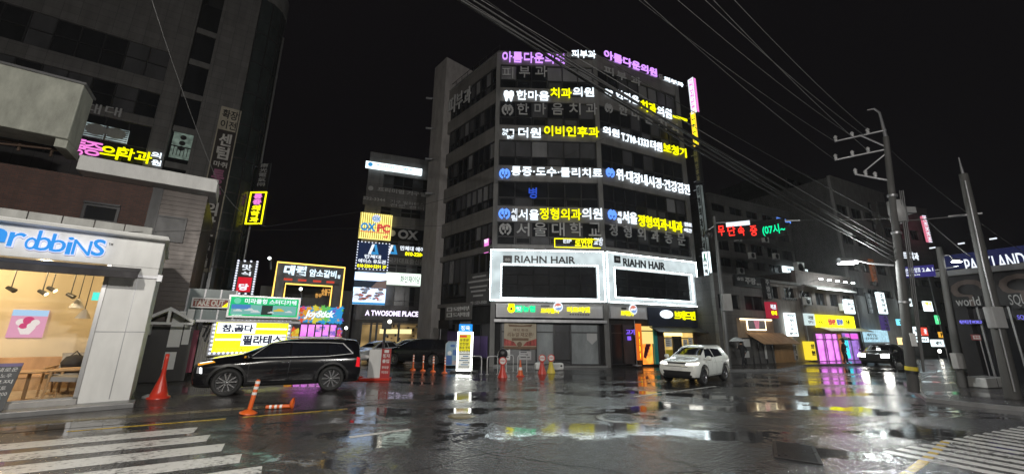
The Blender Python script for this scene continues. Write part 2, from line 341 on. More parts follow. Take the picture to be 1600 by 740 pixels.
# right crosswalk: bars across the side street
XW = Fac(G(1491, 690), 150.0); mb = MB()
for i in range(-5, 9):
    mb.box(-.15 + .06 * i, 4.2, i * .46 - .11, i * .46 + .11, .002, .007)
props(mb.build('right_crosswalk', K['zebra'], fac=XW), kind='structure')
pts = [G(x, y, .005) for x, y in ((1408, 745), (1432, 728), (1452, 712), (1466, 700), (1478, 688))]
mb = MB()
for i in range(len(pts) - 1):
    a, b = pts[i], pts[i + 1]; n = Vector((-(b - a).y, (b - a).x, 0)).normalized() * .07
    mb.quad([a - n, b - n, b + n, a + n])
props(mb.build('yellow_kerb_line', K['yellowpaint']), kind='structure')
# raised pavement with a stone kerb, in front of the shops and round the pole corner
def kerbed(name, pts, h=.13):
    slab(name, pts, .0, h - .004, K['kerb'])
    c = sum((Vector((p[0], p[1], 0)) for p in pts), Vector()) / len(pts)
    sheet(name + '_top', [Vector((p[0], p[1], 0)) + (c - Vector((p[0], p[1], 0))).normalized() * .2 for p in pts], h, K['paver'])
kerbed('far_pavement', [G(1140, 580), G(1212, 579.5), G(1262, 571.5), G(1352, 569.5), Vector((36, 41, 0)), Vector((24, 34, 0)), G(1120, 572)])
kerbed('corner_pavement', [G(1447, 627), G(1412, 600), G(1470, 583), Vector((33, 26, 0)), Vector((33, 14, 0)), G(1640, 646), G(1540, 637)])

# ================================================================ MAIN CORNER BUILDING
P1 = G(768, 572)
MM = Fac(P1, 88.0)
P2 = MM.W(MM.uv(946, 470)[0])
MR = Fac(P2, 65.2)
ML = Fac(P1, 138.5)
U2 = MM.uv(946, 470)[0]; U3 = MR.uv(1086, 400)[0]; U0 = ML.uv(693, 310)[0]
P3 = MR.W(U3); P0 = ML.W(U0)
zt = MM.uv(780, 82)[1]
def zm(y): return MM.uv(858, y)[1]
Z = {k: zm(y) for k, y in dict(a1=79, a0=103, b1=139, b0=160, c1=197, c0=220, d1=260, d0=284, e1=323, e0=347, r1=392, r0=470, s1=474, s0=496).items()}
print('main building', P0, P1, P2, P3, 'top', zt, {k: round(v, 2) for k, v in Z.items()})
bld = thing('corner_building', 'seven storey dark corner building with stacked lit clinic signs on three faces', 'building', MM)
LF = [MM.L(p) for p in (P0, P1, P2, P3)]
def inset_line(L, d):
    """polyline moved inwards by d with mitred corners (local axes of MM)"""
    P = [Vector((p[0], p[1])) for p in L]; out = []
    nr = []
    for i in range(len(P) - 1):
        t = (P[i + 1] - P[i]).normalized(); nr.append(Vector((-t.y, t.x)))
    for i, p in enumerate(P):
        if i == 0: out.append(p + nr[0] * d)
        elif i == len(P) - 1: out.append(p + nr[-1] * d)
        else:
            b = (nr[i - 1] + nr[i]).normalized(); out.append(p + b * (d / b.dot(nr[i])))
    return out
def strip(mb, d0, d1, z0, z1, mi=0, seg=None):
    a, b = inset_line(LF, d0), inset_line(LF, d1)
    for i in ([seg] if seg is not None else range(len(a) - 1)):
        mb.prism([(a[i].x, a[i].y, z0), (a[i + 1].x, a[i + 1].y, z0), (b[i + 1].x, b[i + 1].y, z0), (b[i].x, b[i].y, z0)], (0, 0, z1 - z0), mi)
mb = MB(); a = inset_line(LF, .28)
back = [a[-1] + Vector((-3, 12)), a[0] + Vector((9, 9))]
mb.prism([(p.x, p.y, 0) for p in a + back], (0, 0, zt - .3)); mb.build('inner_block', K['core'], bld)
mb = MB()
for z0, z1 in ((Z['a0'], zt), (Z['b0'], Z['b1']), (Z['c0'], Z['c1']), (Z['d0'], Z['d1']), (Z['e0'], Z['e1']), (Z['r1'] - .02, Z['r1'] + .42), (Z['s1'] - .1, Z['r0'])):
    strip(mb, 0, .3, z0, z1)
for i, (d, wd) in enumerate(((.0, .2),)):
    pass
mb.build('wall', K['band'], bld)
mb = MB(); strip(mb, -.06, .34, zt, zt + .1); mb.build('coping', K['alu'], bld)
for F_, u, hw in ((MM, .0, .16), (MM, U2, .17), (MR, U3 - .2, .2)):
    p = [MM.L(F_.W(u + a, b)) for a, b in ((-hw, -.05), (hw, -.05), (hw, .4), (-hw, .4))]
    mb = MB(); mb.prism([(q[0], q[1], 0) for q in p], (0, 0, zt - .02)); mb.build('corner_column', K['dconc'], bld)
# roof railing on the left face and the stair pier
pier = Fac(P0, 138.5)
p = [MM.L(pier.W(a, b)) for a, b in ((-2.15, -.5), (.0, -.5), (.0, 5), (-2.15, 5))]
ztp = ML.uv(700, 98)[1]
mb = MB(); mb.prism([(q[0], q[1], 0) for q in p], (0, 0, ztp)); mb.build('stair_tower', K['pier'], bld)
mb = MB()
for k in range(9):
    q = MM.L(ML.W(U0 * (1 - k / 8) - .2, .25)); mb.tube([(q[0], q[1], zt + .1), (q[0], q[1], zt + .95)], .025, 5)
qa, qb = MM.L(ML.W(U0 - .2, .25)), MM.L(ML.W(-.2, .25))
for z in (.5, .95): mb.tube([(qa[0], qa[1], zt + z), (qb[0], qb[1], zt + z)], .025, 5)
mb.build('roof_railing', K['dmetal'], bld)
for y in (152, 199, 247, 301):
    u, z = pier.uv(684, y, -.5); q = MM.L(pier.W(u - .4, -.5)); q2 = MM.L(pier.W(u - .75, -1.0))
    mb = MB(); mb.tube([(q[0], q[1], z), ((q[0] + q2[0]) / 2, (q[1] + q2[1]) / 2, z + .1), (q2[0], q2[1], z)], .04, 6); mb.tube([(q2[0] - .25, q2[1] - .1, z - .02), (q2[0] + .25, q2[1] + .1, z + .06)], .11, 8)
    mb.build('vent_outlet', K['steel'], bld)
# window ribbons: every storey of every face is one window, frame and small opening sashes as its sub-part
def ribbon(Fc, u0, u1, z0, z1, n, split=.36, frost=(), seed=0, mats=None):
    rnd = random.Random(seed); g = MB(); f = MB(); w_ = (u1 - u0) / n; zs = z0 + (z1 - z0) * split
    def loc(u, d, z): q = MM.L(Fc.W(u, d)); return (q[0], q[1], z)
    def bx(mb, a, b, d0, d1, c, e, mi=0):
        P = [loc(a, d0, c), loc(b, d0, c), loc(b, d1, c), loc(a, d1, c)]; mb.prism(P, (0, 0, e - c), mi)
    for k in range(n):
        a, b = u0 + k * w_, u0 + (k + 1) * w_
        m1 = rnd.choice([0, 0, 1, 1, 2]) if frost == () else frost[k % len(frost)]
        g.quad([loc(a, .16, zs), loc(b, .16, zs), loc(b, .16, z1), loc(a, .16, z1)], m1)
        g.quad([loc(a, .16, z0), loc(b, .16, z0), loc(b, .16, zs), loc(a, .16, zs)], rnd.choice([0, 0, 0, 1]))
        bx(f, a - .035, a + .035, .06, .2, z0, z1)
        if k % 2 == seed % 2 and split > 0:
            s0, s1, c0, c1 = a + .09, b - .09, z0 + .08, zs - .06
            bx(f, s0, s1, .08, .18, c0, c0 + .05); bx(f, s0, s1, .08, .18, c1 - .05, c1); bx(f, s0, s0 + .05, .08, .18, c0, c1); bx(f, s1 - .05, s1, .08, .18, c0, c1)
    bx(f, u1 - .035, u1 + .035, .06, .2, z0, z1)
    for z in ([z0 + .02, zs, z1 - .03] if split > 0 else [z0 + .02, z1 - .03]): bx(f, u0, u1, .07, .19, z - .03, z + .03)
    wdo = g.build('window', [K['g0'], K['g1'], K['g2']], bld); f.build('frame', K['fram'], wdo)
rows = [(Z['b1'], Z['a0']), (Z['c1'], Z['b0']), (Z['d1'], Z['c0']), (Z['e1'], Z['d0']), (Z['r1'] + .42, Z['e0'])]
for i, (z0, z1) in enumerate(rows):
    ribbon(MM, .2, U2 - .2, z0, z1, 6, .36, seed=i + 3, frost=((2, 0, 0, 2, 2, 2), (0, 0, 1, 0, 0, 1), (1, 1, 2, 1, 1, 1), (0, 0, 0, 0, 0, 0), (0, 1, 0, 0, 1, 0))[i])
    ribbon(MR, .2, U3 - .45, z0, z1, 8, .36, seed=i + 20, frost=((0, 0, 1, 1, 2, 2, 1, 1), (0, 0, 0, 1, 0, 1, 0, 0), (0, 0, 1, 0, 1, 0, 0, 0), (0, 0, 0, 0, 0, 0, 2, 1), (0, 0, 0, 1, 0, 0, 1, 0))[i])
    ribbon(ML, U0 + .5, -.25, z0, z1, 9, .36, seed=i + 40)
ribbon(ML, U0 + .5, -.25, Z['r0'] + .5, Z['r1'] - .02, 8, .36, seed=60)

# shop front storey
def LQ(Fc, u, d, z): q = MM.L(Fc.W(u, d)); return (q[0], q[1], z)
def fbx(mb, Fc, a, b, d0, d1, c, e, mi=0):
    mb.prism([LQ(Fc, a, d0, c), LQ(Fc, b, d0, c), LQ(Fc, b, d1, c), LQ(Fc, a, d1, c)], (0, 0, e - c), mi)
zg = Z['s0'] - .32
def shopfront(Fc, name, xs, mids, zlo=.12, gl=None):
    f = MB(); g = MB(); us = [Fc.uv(x, 530)[0] for x in xs]
    for i, u in enumerate(us): fbx(f, Fc, u - .05, u + .05, .02, .2, zlo, zg)
    for i in range(len(us) - 1):
        a, b = us[i], us[i + 1]
        g.quad([LQ(Fc, a, .12, zlo), LQ(Fc, b, .12, zlo), LQ(Fc, b, .12, zg), LQ(Fc, a, .12, zg)], mids[i])
    for z in (zlo + .05, zg - .62, zg - .04): fbx(f, Fc, us[0], us[-1], .04, .18, z - .035, z + .035)
    w0 = g.build(name, gl or [K['frost'], K['g1'], K['g0'], K['g2'], K['clear']], bld); f.build('frame', K['fram'], w0); return w0
shopfront(MM, 'shop_window', (783, 838, 866, 892, 936), (3, 0, 1, 0))
shopfront(MR, 'shop_window', (955, 975, 993), (2, 1))
mb = MB()
for z, h in ((.0, .12),): fbx(mb, MM, .1, U2 - .1, -.25, .3, z, z + h)
mb.build('door_step', K['kerb'], bld)
mb = MB(); fbx(mb, MM, *MM.uv(867, 559)[:1], *MM.uv(891, 559)[:1], -.03, .05, .3, .36); fbx(mb, MM, MM.uv(867, 559)[0], MM.uv(891, 559)[0], -.03, .05, .42, .48); mb.build('door_handle', K['chrome'], bld)
mb = MB(); fbx(mb, MM, .1, U2 - .1, -.55, .3, zg, zg + .18); mb.build('shutter_box', K['steel'], bld)
# ground floor of the left face: panel wall with purple vinyl shop window
ribbon(ML, U0 + .5, -.3, .4, Z['s0'] - .4, 6, .0, frost=(1, 0, 1, 1, 0, 1), seed=71)
mb = MB()
for a, b, z0, z1, mi in ((-5.6, -4.2, .6, 2.2, 0), (-3.9, -2.6, .6, 2.9, 1), (-2.3, -.6, .5, 1.9, 0)):
    fbx(mb, ML, a, b, .06, .1, z0, z1, mi)
mb.build('window_sticker', [K['purple'], K['g2']], bld)
# ---------------------------------------------------------------- signs of the corner building
def row(Fc, name, label, items, group, d=-.06, rail=True, cat='sign', stretch=.5):
    """a row of letters on a thin rail; items = (text or function, (x0,y0,x1,y1) in photo pixels, material, bold)"""
    B = [Fc.box(*it[1], d) for it in items]
    u0, u1 = min(b[0] for b in B), max(b[1] for b in B); z0, z1 = min(b[2] for b in B), max(b[3] for b in B)
    t = thing(name, label, cat, Fc, ((u0 + u1) / 2, d, z0), group)
    if rail:
        mb = MB(); zc = (z0 + z1) / 2; mb.box(u0, u1, d - .01, d + .07, zc - .09, zc + .09); mb.build('rail', K['dmetal'], t)
    for it, b in zip(items, B):
        mb = MB()
        if callable(it[0]): it[0](mb, b, d); mb.build('emblem', it[2], t)
        else:
            mb.text(it[0], b, d - .02, .09, 0, (it[3] if len(it) > 3 else .03) * .3); mb.build('lettering', it[2], t)
    return t
def tooth(mb, b, d):
    u0, u1, z0, z1 = b; w_, h = u1 - u0, z1 - z0
    pts = [(.5, .86), (.72, 1), (.95, .9), (1, .65), (.88, .35), (.8, .02), (.66, 0), (.58, .3), (.5, .36), (.42, .3), (.34, 0), (.2, .02), (.12, .35), (0, .65), (.05, .9), (.28, 1)]
    mb.wallpoly([(u0 + w_ * a, z0 + h * c) for a, c in pts], d - .1, d)
def crest(mb, b, d):
    """laurel wreath round an open book"""
    u0, u1, z0, z1 = b; cu, cz, ru, rz = (u0 + u1) / 2, (z0 + z1) / 2, (u1 - u0) / 2, (z1 - z0) / 2
    for k in range(14):
        q = math.pi * (.5 + .14 + (k % 7) * .115) * (1 if k < 7 else -1) + (0 if k < 7 else math.pi)
        c = (cu + ru * .84 * math.cos(q), cz + rz * .84 * math.sin(q)); mb.disc(c, ru * .19, d - .09, d, 0, 7)
    mb.box(cu - ru * .5, cu - ru * .06, d - .09, d, cz - rz * .1, cz + rz * .5); mb.box(cu + ru * .06, cu + ru * .5, d - .09, d, cz - rz * .1, cz + rz * .5)
    mb.box(cu - ru * .12, cu + ru * .12, d - .09, d, cz - rz * .62, cz - rz * .15); mb.box(cu - ru * .34, cu + ru * .34, d - .09, d, cz + rz * .6, cz + rz * .76)
gA, gG = 'lit letter signs on the storey bands', 'unlit grey letters on the windows'
# roof band
row(MM, 'roof_sign', 'purple lit letters on the left part of the roof edge, white letters at their end', [('아름다운의원', (785, 81.5, 882, 101), K['ePu']), ('피부과', (893, 79, 931, 92), K['eW']), ('더', (886, 83, 891, 92), K['grey_letter'])], gA)
row(MR, 'roof_sign', 'purple lit letters on the right part of the roof edge, sloping away', [('아름다운의원', (943, 78, 1026, 121), K['ePu']), ('피부과', (1037, 120, 1067, 137), K['eW']), ('더', (1029, 116, 1034, 126), K['grey_letter'])], gA)
row(MM, 'window_letters', 'three grey unlit letters on the top left storey of the middle face', [('피', (785, 106, 802, 123), K['grey_letter'], .01), ('부', (811, 105, 828, 122), K['grey_letter'], .01), ('과', (836, 104, 855, 121), K['grey_letter'], .01)], gG, .03, False)
row(MR, 'window_letters', 'three grey unlit letters under the purple sign on the right face', [('피', (943, 103, 958, 120), K['grey_letter'], .01), ('부', (963, 111, 978, 128), K['grey_letter'], .01), ('과', (985, 118, 1001, 136), K['grey_letter'], .01)], gG, .03, False)
row(ML, 'window_letters', 'three grey unlit letters on the upper left side face', [('피', (701, 157, 711, 175), K['grey_letter'], .01), ('부', (714, 149, 723, 167), K['grey_letter'], .01), ('과', (726, 142, 736, 159), K['grey_letter'], .01)], gG, .03, False)
# dental row
row(MM, 'clinic_sign', 'white tooth with white and yellow lit letters on the middle face', [(tooth, (787, 142, 803, 159), K['eW']), ('한마음', (807, 142, 858, 158), K['eW']), ('치과', (860, 138, 893, 154), K['eY']), ('의원', (895, 137, 928, 152), K['eW'])], gA)
row(MR, 'clinic_sign', 'white and yellow lit dental letters with a small yellow strip, right face', [(tooth, (944, 139, 957, 152), K['eW']), ('한마음', (961, 140, 998, 165), K['eW']), ('치과', (1000, 156, 1025, 180), K['eY']), ('의원', (1026, 165, 1049, 187), K['eW']), ((lambda mb, b, d: mb.box(b[0], b[1], d - .08, d, b[2], b[3])), (1051, 180, 1073, 190), K['eY'])], gA)
row(MM, 'window_letters', 'grey crest and five grey letters under the tooth sign, middle face', [(crest, (784, 163, 802, 182), K['grey_letter'])] + [(c, (x, 162, x + 18, 180), K['grey_letter'], .015) for c, x in zip('한마음치과', (808, 835, 862, 889, 915))], gG, .03, False)
row(MR, 'window_letters', 'grey crest and five grey letters under the dental sign, right face', [(crest, (944, 160, 957, 179), K['grey_letter'])] + [(c, (x, y, x + 14, y + 19), K['grey_letter'], .015) for c, x, y in zip('한마음치과', (966, 986, 1006, 1027, 1047), (163, 170, 177, 184, 191))], gG, .03, False)
# ear nose throat row
def entlogo(mb, b, d):
    u0, u1, z0, z1 = b; w_, h = u1 - u0, z1 - z0
    mb.text('THE', (u0, u0 + w_ * .5, z0 + h * .7, z1), d, .06); mb.text('ON', (u0, u0 + w_ * .4, z0 + h * .36, z0 + h * .64), d, .06); mb.text('ENT', (u0 + w_ * .42, u1, z0, z0 + h * .3), d, .06)
    mb.box(u0 + w_ * .62, u1, d - .06, d, z1 - h * .09, z1); mb.box(u1 - w_ * .09, u1, d - .06, d, z0 + h * .45, z1 - h * .09)
row(MM, 'clinic_sign', 'square word logo with white then yellow lit letters, third band of middle face', [(entlogo, (785, 202, 803, 217), K['eW']), ('더원', (810, 200, 845, 216), K['eW']), ('이비인후과', (850, 197, 936, 215), K['eY'])], gA)
row(MR, 'clinic_sign', 'white lit letters with a telephone number and yellow hearing aid letters', [('의원', (941, 197, 967, 216), K['eW']), ('T.710-1333', (970, 208, 1013, 231), K['eW'], .02), ('더원', (1015, 219, 1034, 238), K['eW']), ('보청기', (1035, 223, 1072, 247), K['eY'])], gA)
# therapy row
row(MM, 'clinic_sign', 'blue crest and white lit therapy letters on the fourth band, middle face', [(crest, (780, 263, 797, 280), K['eB']), ('통증·도수·물리치료', (799, 260, 941, 278), K['eW'])], gA)
row(MR, 'clinic_sign', 'blue crest and white lit endoscopy letters on the right face', [(crest, (946, 261, 960, 279), K['eB']), ('위·대장내시경·건강검진', (962, 263, 1077, 305), K['eW'], .025)], gA)
# orthopaedic row
row(MM, 'clinic_sign', 'blue crest with white and yellow orthopaedic letters, fifth band of middle face', [(crest, (779, 325, 797, 343), K['eB']), ('세', (799, 326, 808, 335), K['eWs']), ('림', (799, 336, 808, 345), K['eWs']), ('서울', (810, 327, 842, 344), K['eW']), ('정형외과', (843, 325, 908, 344), K['eY']), ('의원', (909, 325, 941, 343), K['eW'])], gA)
row(MR, 'clinic_sign', 'blue crest with white and long yellow orthopaedic letters, right face', [(crest, (949, 326, 963, 345), K['eB']), ('세', (964, 330, 970, 339), K['eWs']), ('림', (964, 340, 970, 349), K['eWs']), ('서울', (971, 329, 995, 351), K['eW']), ('정형외과·내과', (996, 335, 1066, 364), K['eY']), ('진료', (1068, 347, 1080, 355), K['eWs']), ('야간', (1068, 356, 1080, 364), K['eWs'])], gA)
row(MM, 'window_letters', 'grey crest and five wide spaced grey letters above the hair salon frame', [(crest, (780, 348, 799, 368), K['grey_letter'])] + [(c, (x, 348, x + 20, 369), K['grey_letter'], .02) for c, x in zip('서울대학교', (807, 834, 862, 890, 919))], gG, .03, False)
row(MR, 'window_letters', 'six grey letters stepping along the right face above the hair salon', [(c, (x, y, x + 13, y + 20), K['grey_letter'], .02) for c, x, y in zip('정형외과동문', (951, 973, 995, 1016, 1037, 1057), (349, 352, 355, 358, 361, 364))], gG, .03, False)
b = MM.box(866, 372, 943, 388, .02); t = thing('sign_reflection', 'reflection of a green yellow neon sign, built glowing in the window above the salon', 'sign', MM, ((b[0] + b[1]) / 2, .02, b[2]))  # reflection of a sign across the road, built as glowing outline and letters
mb = MB(); mb.rings(b, .05, -.02, .03); mb.build('reflected_outline', K['eYs'], t)
mb = MB(); mb.text('로연한', MM.box(898, 372, 926, 386, .02), -.03, .04, 0, .02); mb.build('lettering', K['eYs'], t)
mb = MB(); mb.text('교방', MM.box(927, 371, 942, 384, .02), -.03, .04, 0, .02); mb.text('EIP', MM.box(880, 374, 893, 380, .02), -.03, .04); mb.build('lettering', K['eWs'], t)
b = MM.box(826, 293, 839, 310, .04); mb = MB(); mb.text('병', b, .04, .05, 0, .02); props(mb.build('blue_reflection', emis('dim_blue_reflection', (.04, .12, .8), .7), fac=MM, at=((b[0] + b[1]) / 2, .04, b[2])), 'small blue reflection built as a glowing letter in a dark window, middle face', 'sign')  # blue reflection in the pane, built as a glowing letter
b = ML.box(757, 374, 763, 394, .04); t = thing('window_sign', 'tiny pink and white vertical light in the side face window', 'sign', ML, (b[0], .04, b[2])); mb = MB(); mb.box(b[0], b[1], .02, .06, b[2], b[3]); mb.build('light_panel', K['ePk'], t); mb = MB(); mb.text('팔', (b[0], b[1], b[3] - .3, b[3] - .02), .01, .02); mb.build('lettering', K['eWs'], t)

# hair salon: white frame boxes with edge light round the windows
SG = mat('black_salon_glass', (.012, .012, .014), .35, var=.5, scale=.6, spec=.05)
def salon(Fc, fr, inn, logo, txt, label, u_ext, small):
    o = Fc.box(*fr, -.25); i = Fc.box(*inn, -.25); o = (*u_ext, Z['r0'] - .05, Z['r1']) if u_ext else o
    t = thing('salon_frame', label, 'sign', Fc, ((o[0] + o[1]) / 2, 0, o[2]), 'white lit frames of the hair salon')
    i = (i[0], i[1], max(i[2], o[2] + .25), i[3])
    mb = MB(); mb.box(o[0], o[1], -.3, -.02, i[3], o[3]); mb.box(o[0], o[1], -.3, -.02, o[2], i[2]); mb.box(o[0], i[0], -.3, -.02, i[2], i[3]); mb.box(i[1], o[1], -.3, -.02, i[2], i[3]); mb.build('frame', K['ePanelG'], t)
    mb = MB(); mb.rings((i[0] - .09, i[1] + .09, i[2] - .09, i[3] + .09), .045, -.34, -.302)
    mb.rings((o[0] + .02, o[1] - .02, o[2] + .02, o[3] - .02), .045, -.34, -.302); mb.build('edge_light', K['ePanelB'], t)
    n = 6; w_ = (i[1] - i[0]) / n; g = MB(); f = MB()
    for k in range(n):
        a = i[0] + k * w_; zs = i[2] + .42 * (i[3] - i[2])
        g.quad([(a, -.05, zs), (a + w_, -.05, zs), (a + w_, -.05, i[3]), (a, -.05, i[3])], 1 if k % 2 else 2); g.quad([(a, -.05, i[2]), (a + w_, -.05, i[2]), (a + w_, -.05, zs), (a, -.05, zs)], 0)
        f.box(a - .03, a + .03, -.12, -.03, i[2], i[3])
        f.box(a + .14, a + w_ - .14, -.1, -.03, i[3] - .62, i[3] - .56); f.box(a + .3, a + .5, -.1, -.03, i[3] - .56, i[3] - .48)
        f.disc((a + w_ * .5, zs - .3), .17, -.1, -.04, 0, 8)
    f.box(i[0], i[1], -.11, -.03, zs - .03, zs + .03); w0 = g.build('window', [SG, SG, SG], t); f.build('frame', mat('black_salon_frame', (.016, .016, .017), .6, spec=.1), w0)
    lb = Fc.box(*logo, -.3); mb = MB(); mb.box(lb[0], lb[1], -.36, -.3, lb[2], lb[3]); mb.build('logo', K['dletter'], t)
    mb = MB(); c = ((lb[0] + lb[1]) / 2, (lb[2] + lb[3]) / 2); r = (lb[3] - lb[2]) / 2; 
    for s in (-1, 1): mb.disc((c[0] + s * r * .3, c[1]), r * .36, -.375, -.362, 0, 12)
    mb.build('logo_mark', K['grey_letter'], t)
    mb = MB(); mb.text('RIAHN HAIR', Fc.box(*txt, -.3), -.3, .05, 0, .02); mb.build('lettering', K['dletter'], t)
    sb = Fc.box(*small, -.3); mb = MB()
    for k in range(9): mb.box(sb[0] + (sb[1] - sb[0]) * k / 9, sb[0] + (sb[1] - sb[0]) * (k + .7) / 9, -.32, -.3, sb[2], sb[3])
    mb.build('small_print', K['dletter'], t)
salon(MM, (771, 393, 948, 471), (785, 414, 934, 467), (786, 399, 800, 412), (804, 399, 899, 412), 'white lit hair salon frame round the middle face window, dark lettering on top', (-.25, U2 - .05), (892, 416, 928, 418.5))
salon(MR, (950, 393, 1090, 480), (960, 419, 1082, 470), (959, 399, 969, 411), (973, 403, 1039, 422), 'white lit hair salon frame on the right face, sloping dark lettering', (.0, U3 - .35), (1047, 424, 1080, 430))

# meat shop signs
K['swirl_red'] = emis('swirl_coral', (.85, .28, .2), .9, False); K['swirl_blue'] = emis('swirl_soft_blue', (.3, .45, .85), .9, False)
def taegeuk(c, r, d):
    for i, (a0, nm) in enumerate(((0, 'swirl_red'), (math.pi, 'swirl_blue'))):
        mb = MB(); pts = [(c[0] + r * math.cos(a0 + math.pi * k / 14 + .5), c[1] + r * math.sin(a0 + math.pi * k / 14 + .5)) for k in range(15)]
        pts += [(c[0] + r * math.cos(a0 + .5 + math.pi) + r * .5 * math.cos(a0 + .5) + r * .5 * math.cos(a0 + .5 + math.pi - math.pi * k / 8), c[1] + r * math.sin(a0 + .5 + math.pi) + r * .5 * math.sin(a0 + .5) + r * .5 * math.sin(a0 + .5 + math.pi - math.pi * k / 8)) for k in range(1, 8)]
        mb.wallpoly(pts, d - .03 - .002 * i, d); yield mb, nm
def meatsign(Fc, px, label, u_ext, circle, r, yel, small, extra):
    b = Fc.box(*px, -.12); b = (u_ext[0], u_ext[1], Z['s0'], Z['s1'] - .06)
    t = thing('shop_sign', label, 'sign', Fc, ((b[0] + b[1]) / 2, 0, b[2]))
    mb = MB(); mb.box(b[0], b[1], -.16, -.02, b[2], b[3]); mb.build('sign_panel', K['greysign'], t)
    mb = MB(); mb.rings(b, .05, -.19, -.162); mb.build('sign_frame', K['steel'], t)
    for body, bx, mt in extra + yel:
        mb = MB(); mb.text(body, Fc.box(*bx, -.17), -.165, .06, 0, .03); mb.build('lettering', K[mt], t)
    c = Fc.uv(*circle, -.17)
    mb = MB(); mb.disc(c, r, -.2, -.162, 0, 20); mb.build('round_mark', K['eWs'], t)
    for mb, nm in taegeuk(c, r * .74, -.205): mb.build('swirl', K[nm], t)
    for sb in small:
        q = Fc.box(*sb, -.165); mb = MB(); n = 8
        for k in range(n): mb.box(q[0] + (q[1] - q[0]) * k / n, q[0] + (q[1] - q[0]) * (k + .72) / n, -.18, -.162, q[2], q[3])
        mb.build('small_print', K['dletter'], t)
    return t
t = meatsign(MM, (777, 473, 941, 496), 'grey meat market fascia with green box, yellow letters and round swirl mark', (.22, U2 - .25), (872, 479), .33, [('프라멜리', (845, 481, 873, 489), 'eYs'), ('미트마켓', (886, 479, 922, 488), 'eYs'), ('농협', (817, 477, 836, 487), 'eG')], [(845, 476, 859, 479), (905, 474, 921, 476), (890, 490, 922, 492)], [])
c = MM.uv(799, 482, -.17); mb = MB(); mb.disc(c, .26, -.2, -.162, 0, 14); mb.box(c[0] - .2, c[0] + .2, -.2, -.162, c[1] + .2, c[1] + .34); mb.build('seed_mark', K['eYs'], t)
mb = MB(); mb.disc(c, .09, -.212, -.202, 0, 10); mb.build('mark_centre', K['dletter'], t)
q = MM.box(805, 477, 816, 487, -.17); mb = MB(); mb.box(q[0], q[1], -.19, -.162, q[2], q[3]); mb.build('green_box', K['eG'], t); mb = MB(); mb.text('햇', (q[0] + .06, q[1] - .06, q[2] + .06, q[3] - .06), -.192, .02, 0, .02); mb.build('lettering', K['eWs'], t)
meatsign(MR, (953, 473, 1008, 497), 'small grey fascia with yellow letters and swirl mark left of the bakery', (.2, MR.uv(1008, 485)[0]), (989, 483), .36, [('프라멜리', (970, 485, 989, 493), 'eYs')], [(971, 480, 979, 483)], [])
# bakery
b = (MR.uv(1010, 490)[0], U3 - .25, Z['s0'] - .45, Z['s1'] - .05)
t = thing('bakery_sign', 'dark navy bakery fascia with white oval and yellow lit letters', 'sign', MR, ((b[0] + b[1]) / 2, 0, b[2]))
mb = MB(); mb.box(b[0], b[1], -.2, -.02, b[2], b[3]); mb.build('sign_panel', K['navy'], t)
c = MR.uv(1041, 490.5, -.2); mb = MB(); mb.disc(c, .62, -.26, -.2, 0, 24, .3); mb.build('oval_logo', K['eW'], t)
mb = MB(); mb.text('브레드빈', MR.box(1053, 485, 1086, 500, -.2), -.2, .08, 0, .03); mb.build('lettering', K['eY'], t)
mb = MB(); z = b[2] - .02; mb.prism([(b[0], -.2, z), (b[1], -.2, z), (b[1], -1.1, z - .35), (b[0], -1.1, z - .35)][::-1], (0, 0, -.05)); mb.build('canopy', K['dmetal'], t)
u = lambda x: MR.uv(x, 530)[0]
t = thing('bakery_shop', 'warm lit bakery front with poster covered windows and dark doorway', 'shop front', MR, (u(1060), 0, 0))
zb = b[2] - .1
for x0, x1 in ((1027, 1037), (1085, 1094)): mb = MB(); mb.box(u(x0), u(x1), -.06, .2, .13, zb); mb.build('brick_pier', K['redbrick'], t)
mb = MB(); mb.quad([(u(1037), .1, .13), (u(1052), .1, .13), (u(1052), .1, zb), (u(1037), .1, zb)]); mb.quad([(u(1064), .1, .13), (u(1085), .1, .13), (u(1085), .1, zb), (u(1064), .1, zb)]); mb.build('lit_window', emis('warm_bakery_room', (.7, .47, .14), .95, var=.6, scale=1.2), t)
mb = MB(); mb.quad([(u(1052), .12, .13), (u(1064), .12, .13), (u(1064), .12, zb), (u(1052), .12, zb)]); mb.build('doorway', K['core'], t)
mb = MB(); mb.box(u(1037), u(1065), -.1, .05, zb - .55, zb - .2); mb.build('light_strip', emis('warm_strip', (1, .78, .3), 2.6), t)
mb = MB()
for x in (1037, 1052, 1064, 1085): mb.box(u(x) - .04, u(x) + .04, -.02, .1, .13, zb - .1)
mb.box(u(1037), u(1085), -.02, .09, zb - .75, zb - .68); mb.build('frame', K['fram'], t)
rnd = random.Random(5); mb = MB()
for x0, x1, y0, y1 in ((1039, 1050, 528, 541), (1067, 1074, 530, 540), (1075, 1083, 527, 543), (1066, 1072, 541, 550)):
    q = MR.box(x0, y0, x1, y1, -.01); mb.box(q[0], q[1], -.03, -.01, q[2], q[3], 0)
    for k in range(4): mb.box(q[0] + .06, q[1] - .06 - rnd.random() * .2, -.036, -.031, q[3] - (q[3] - q[2]) * (k + .8) / 4.6, q[3] - (q[3] - q[2]) * (k + .5) / 4.6, 1)
q = MR.box(1040, 546, 1052, 562, -.01); mb.box(q[0], q[1], -.03, -.01, q[2], q[3], 2); mb.build('poster', [K['white'], K['dletter'], K['yellowp']], t)
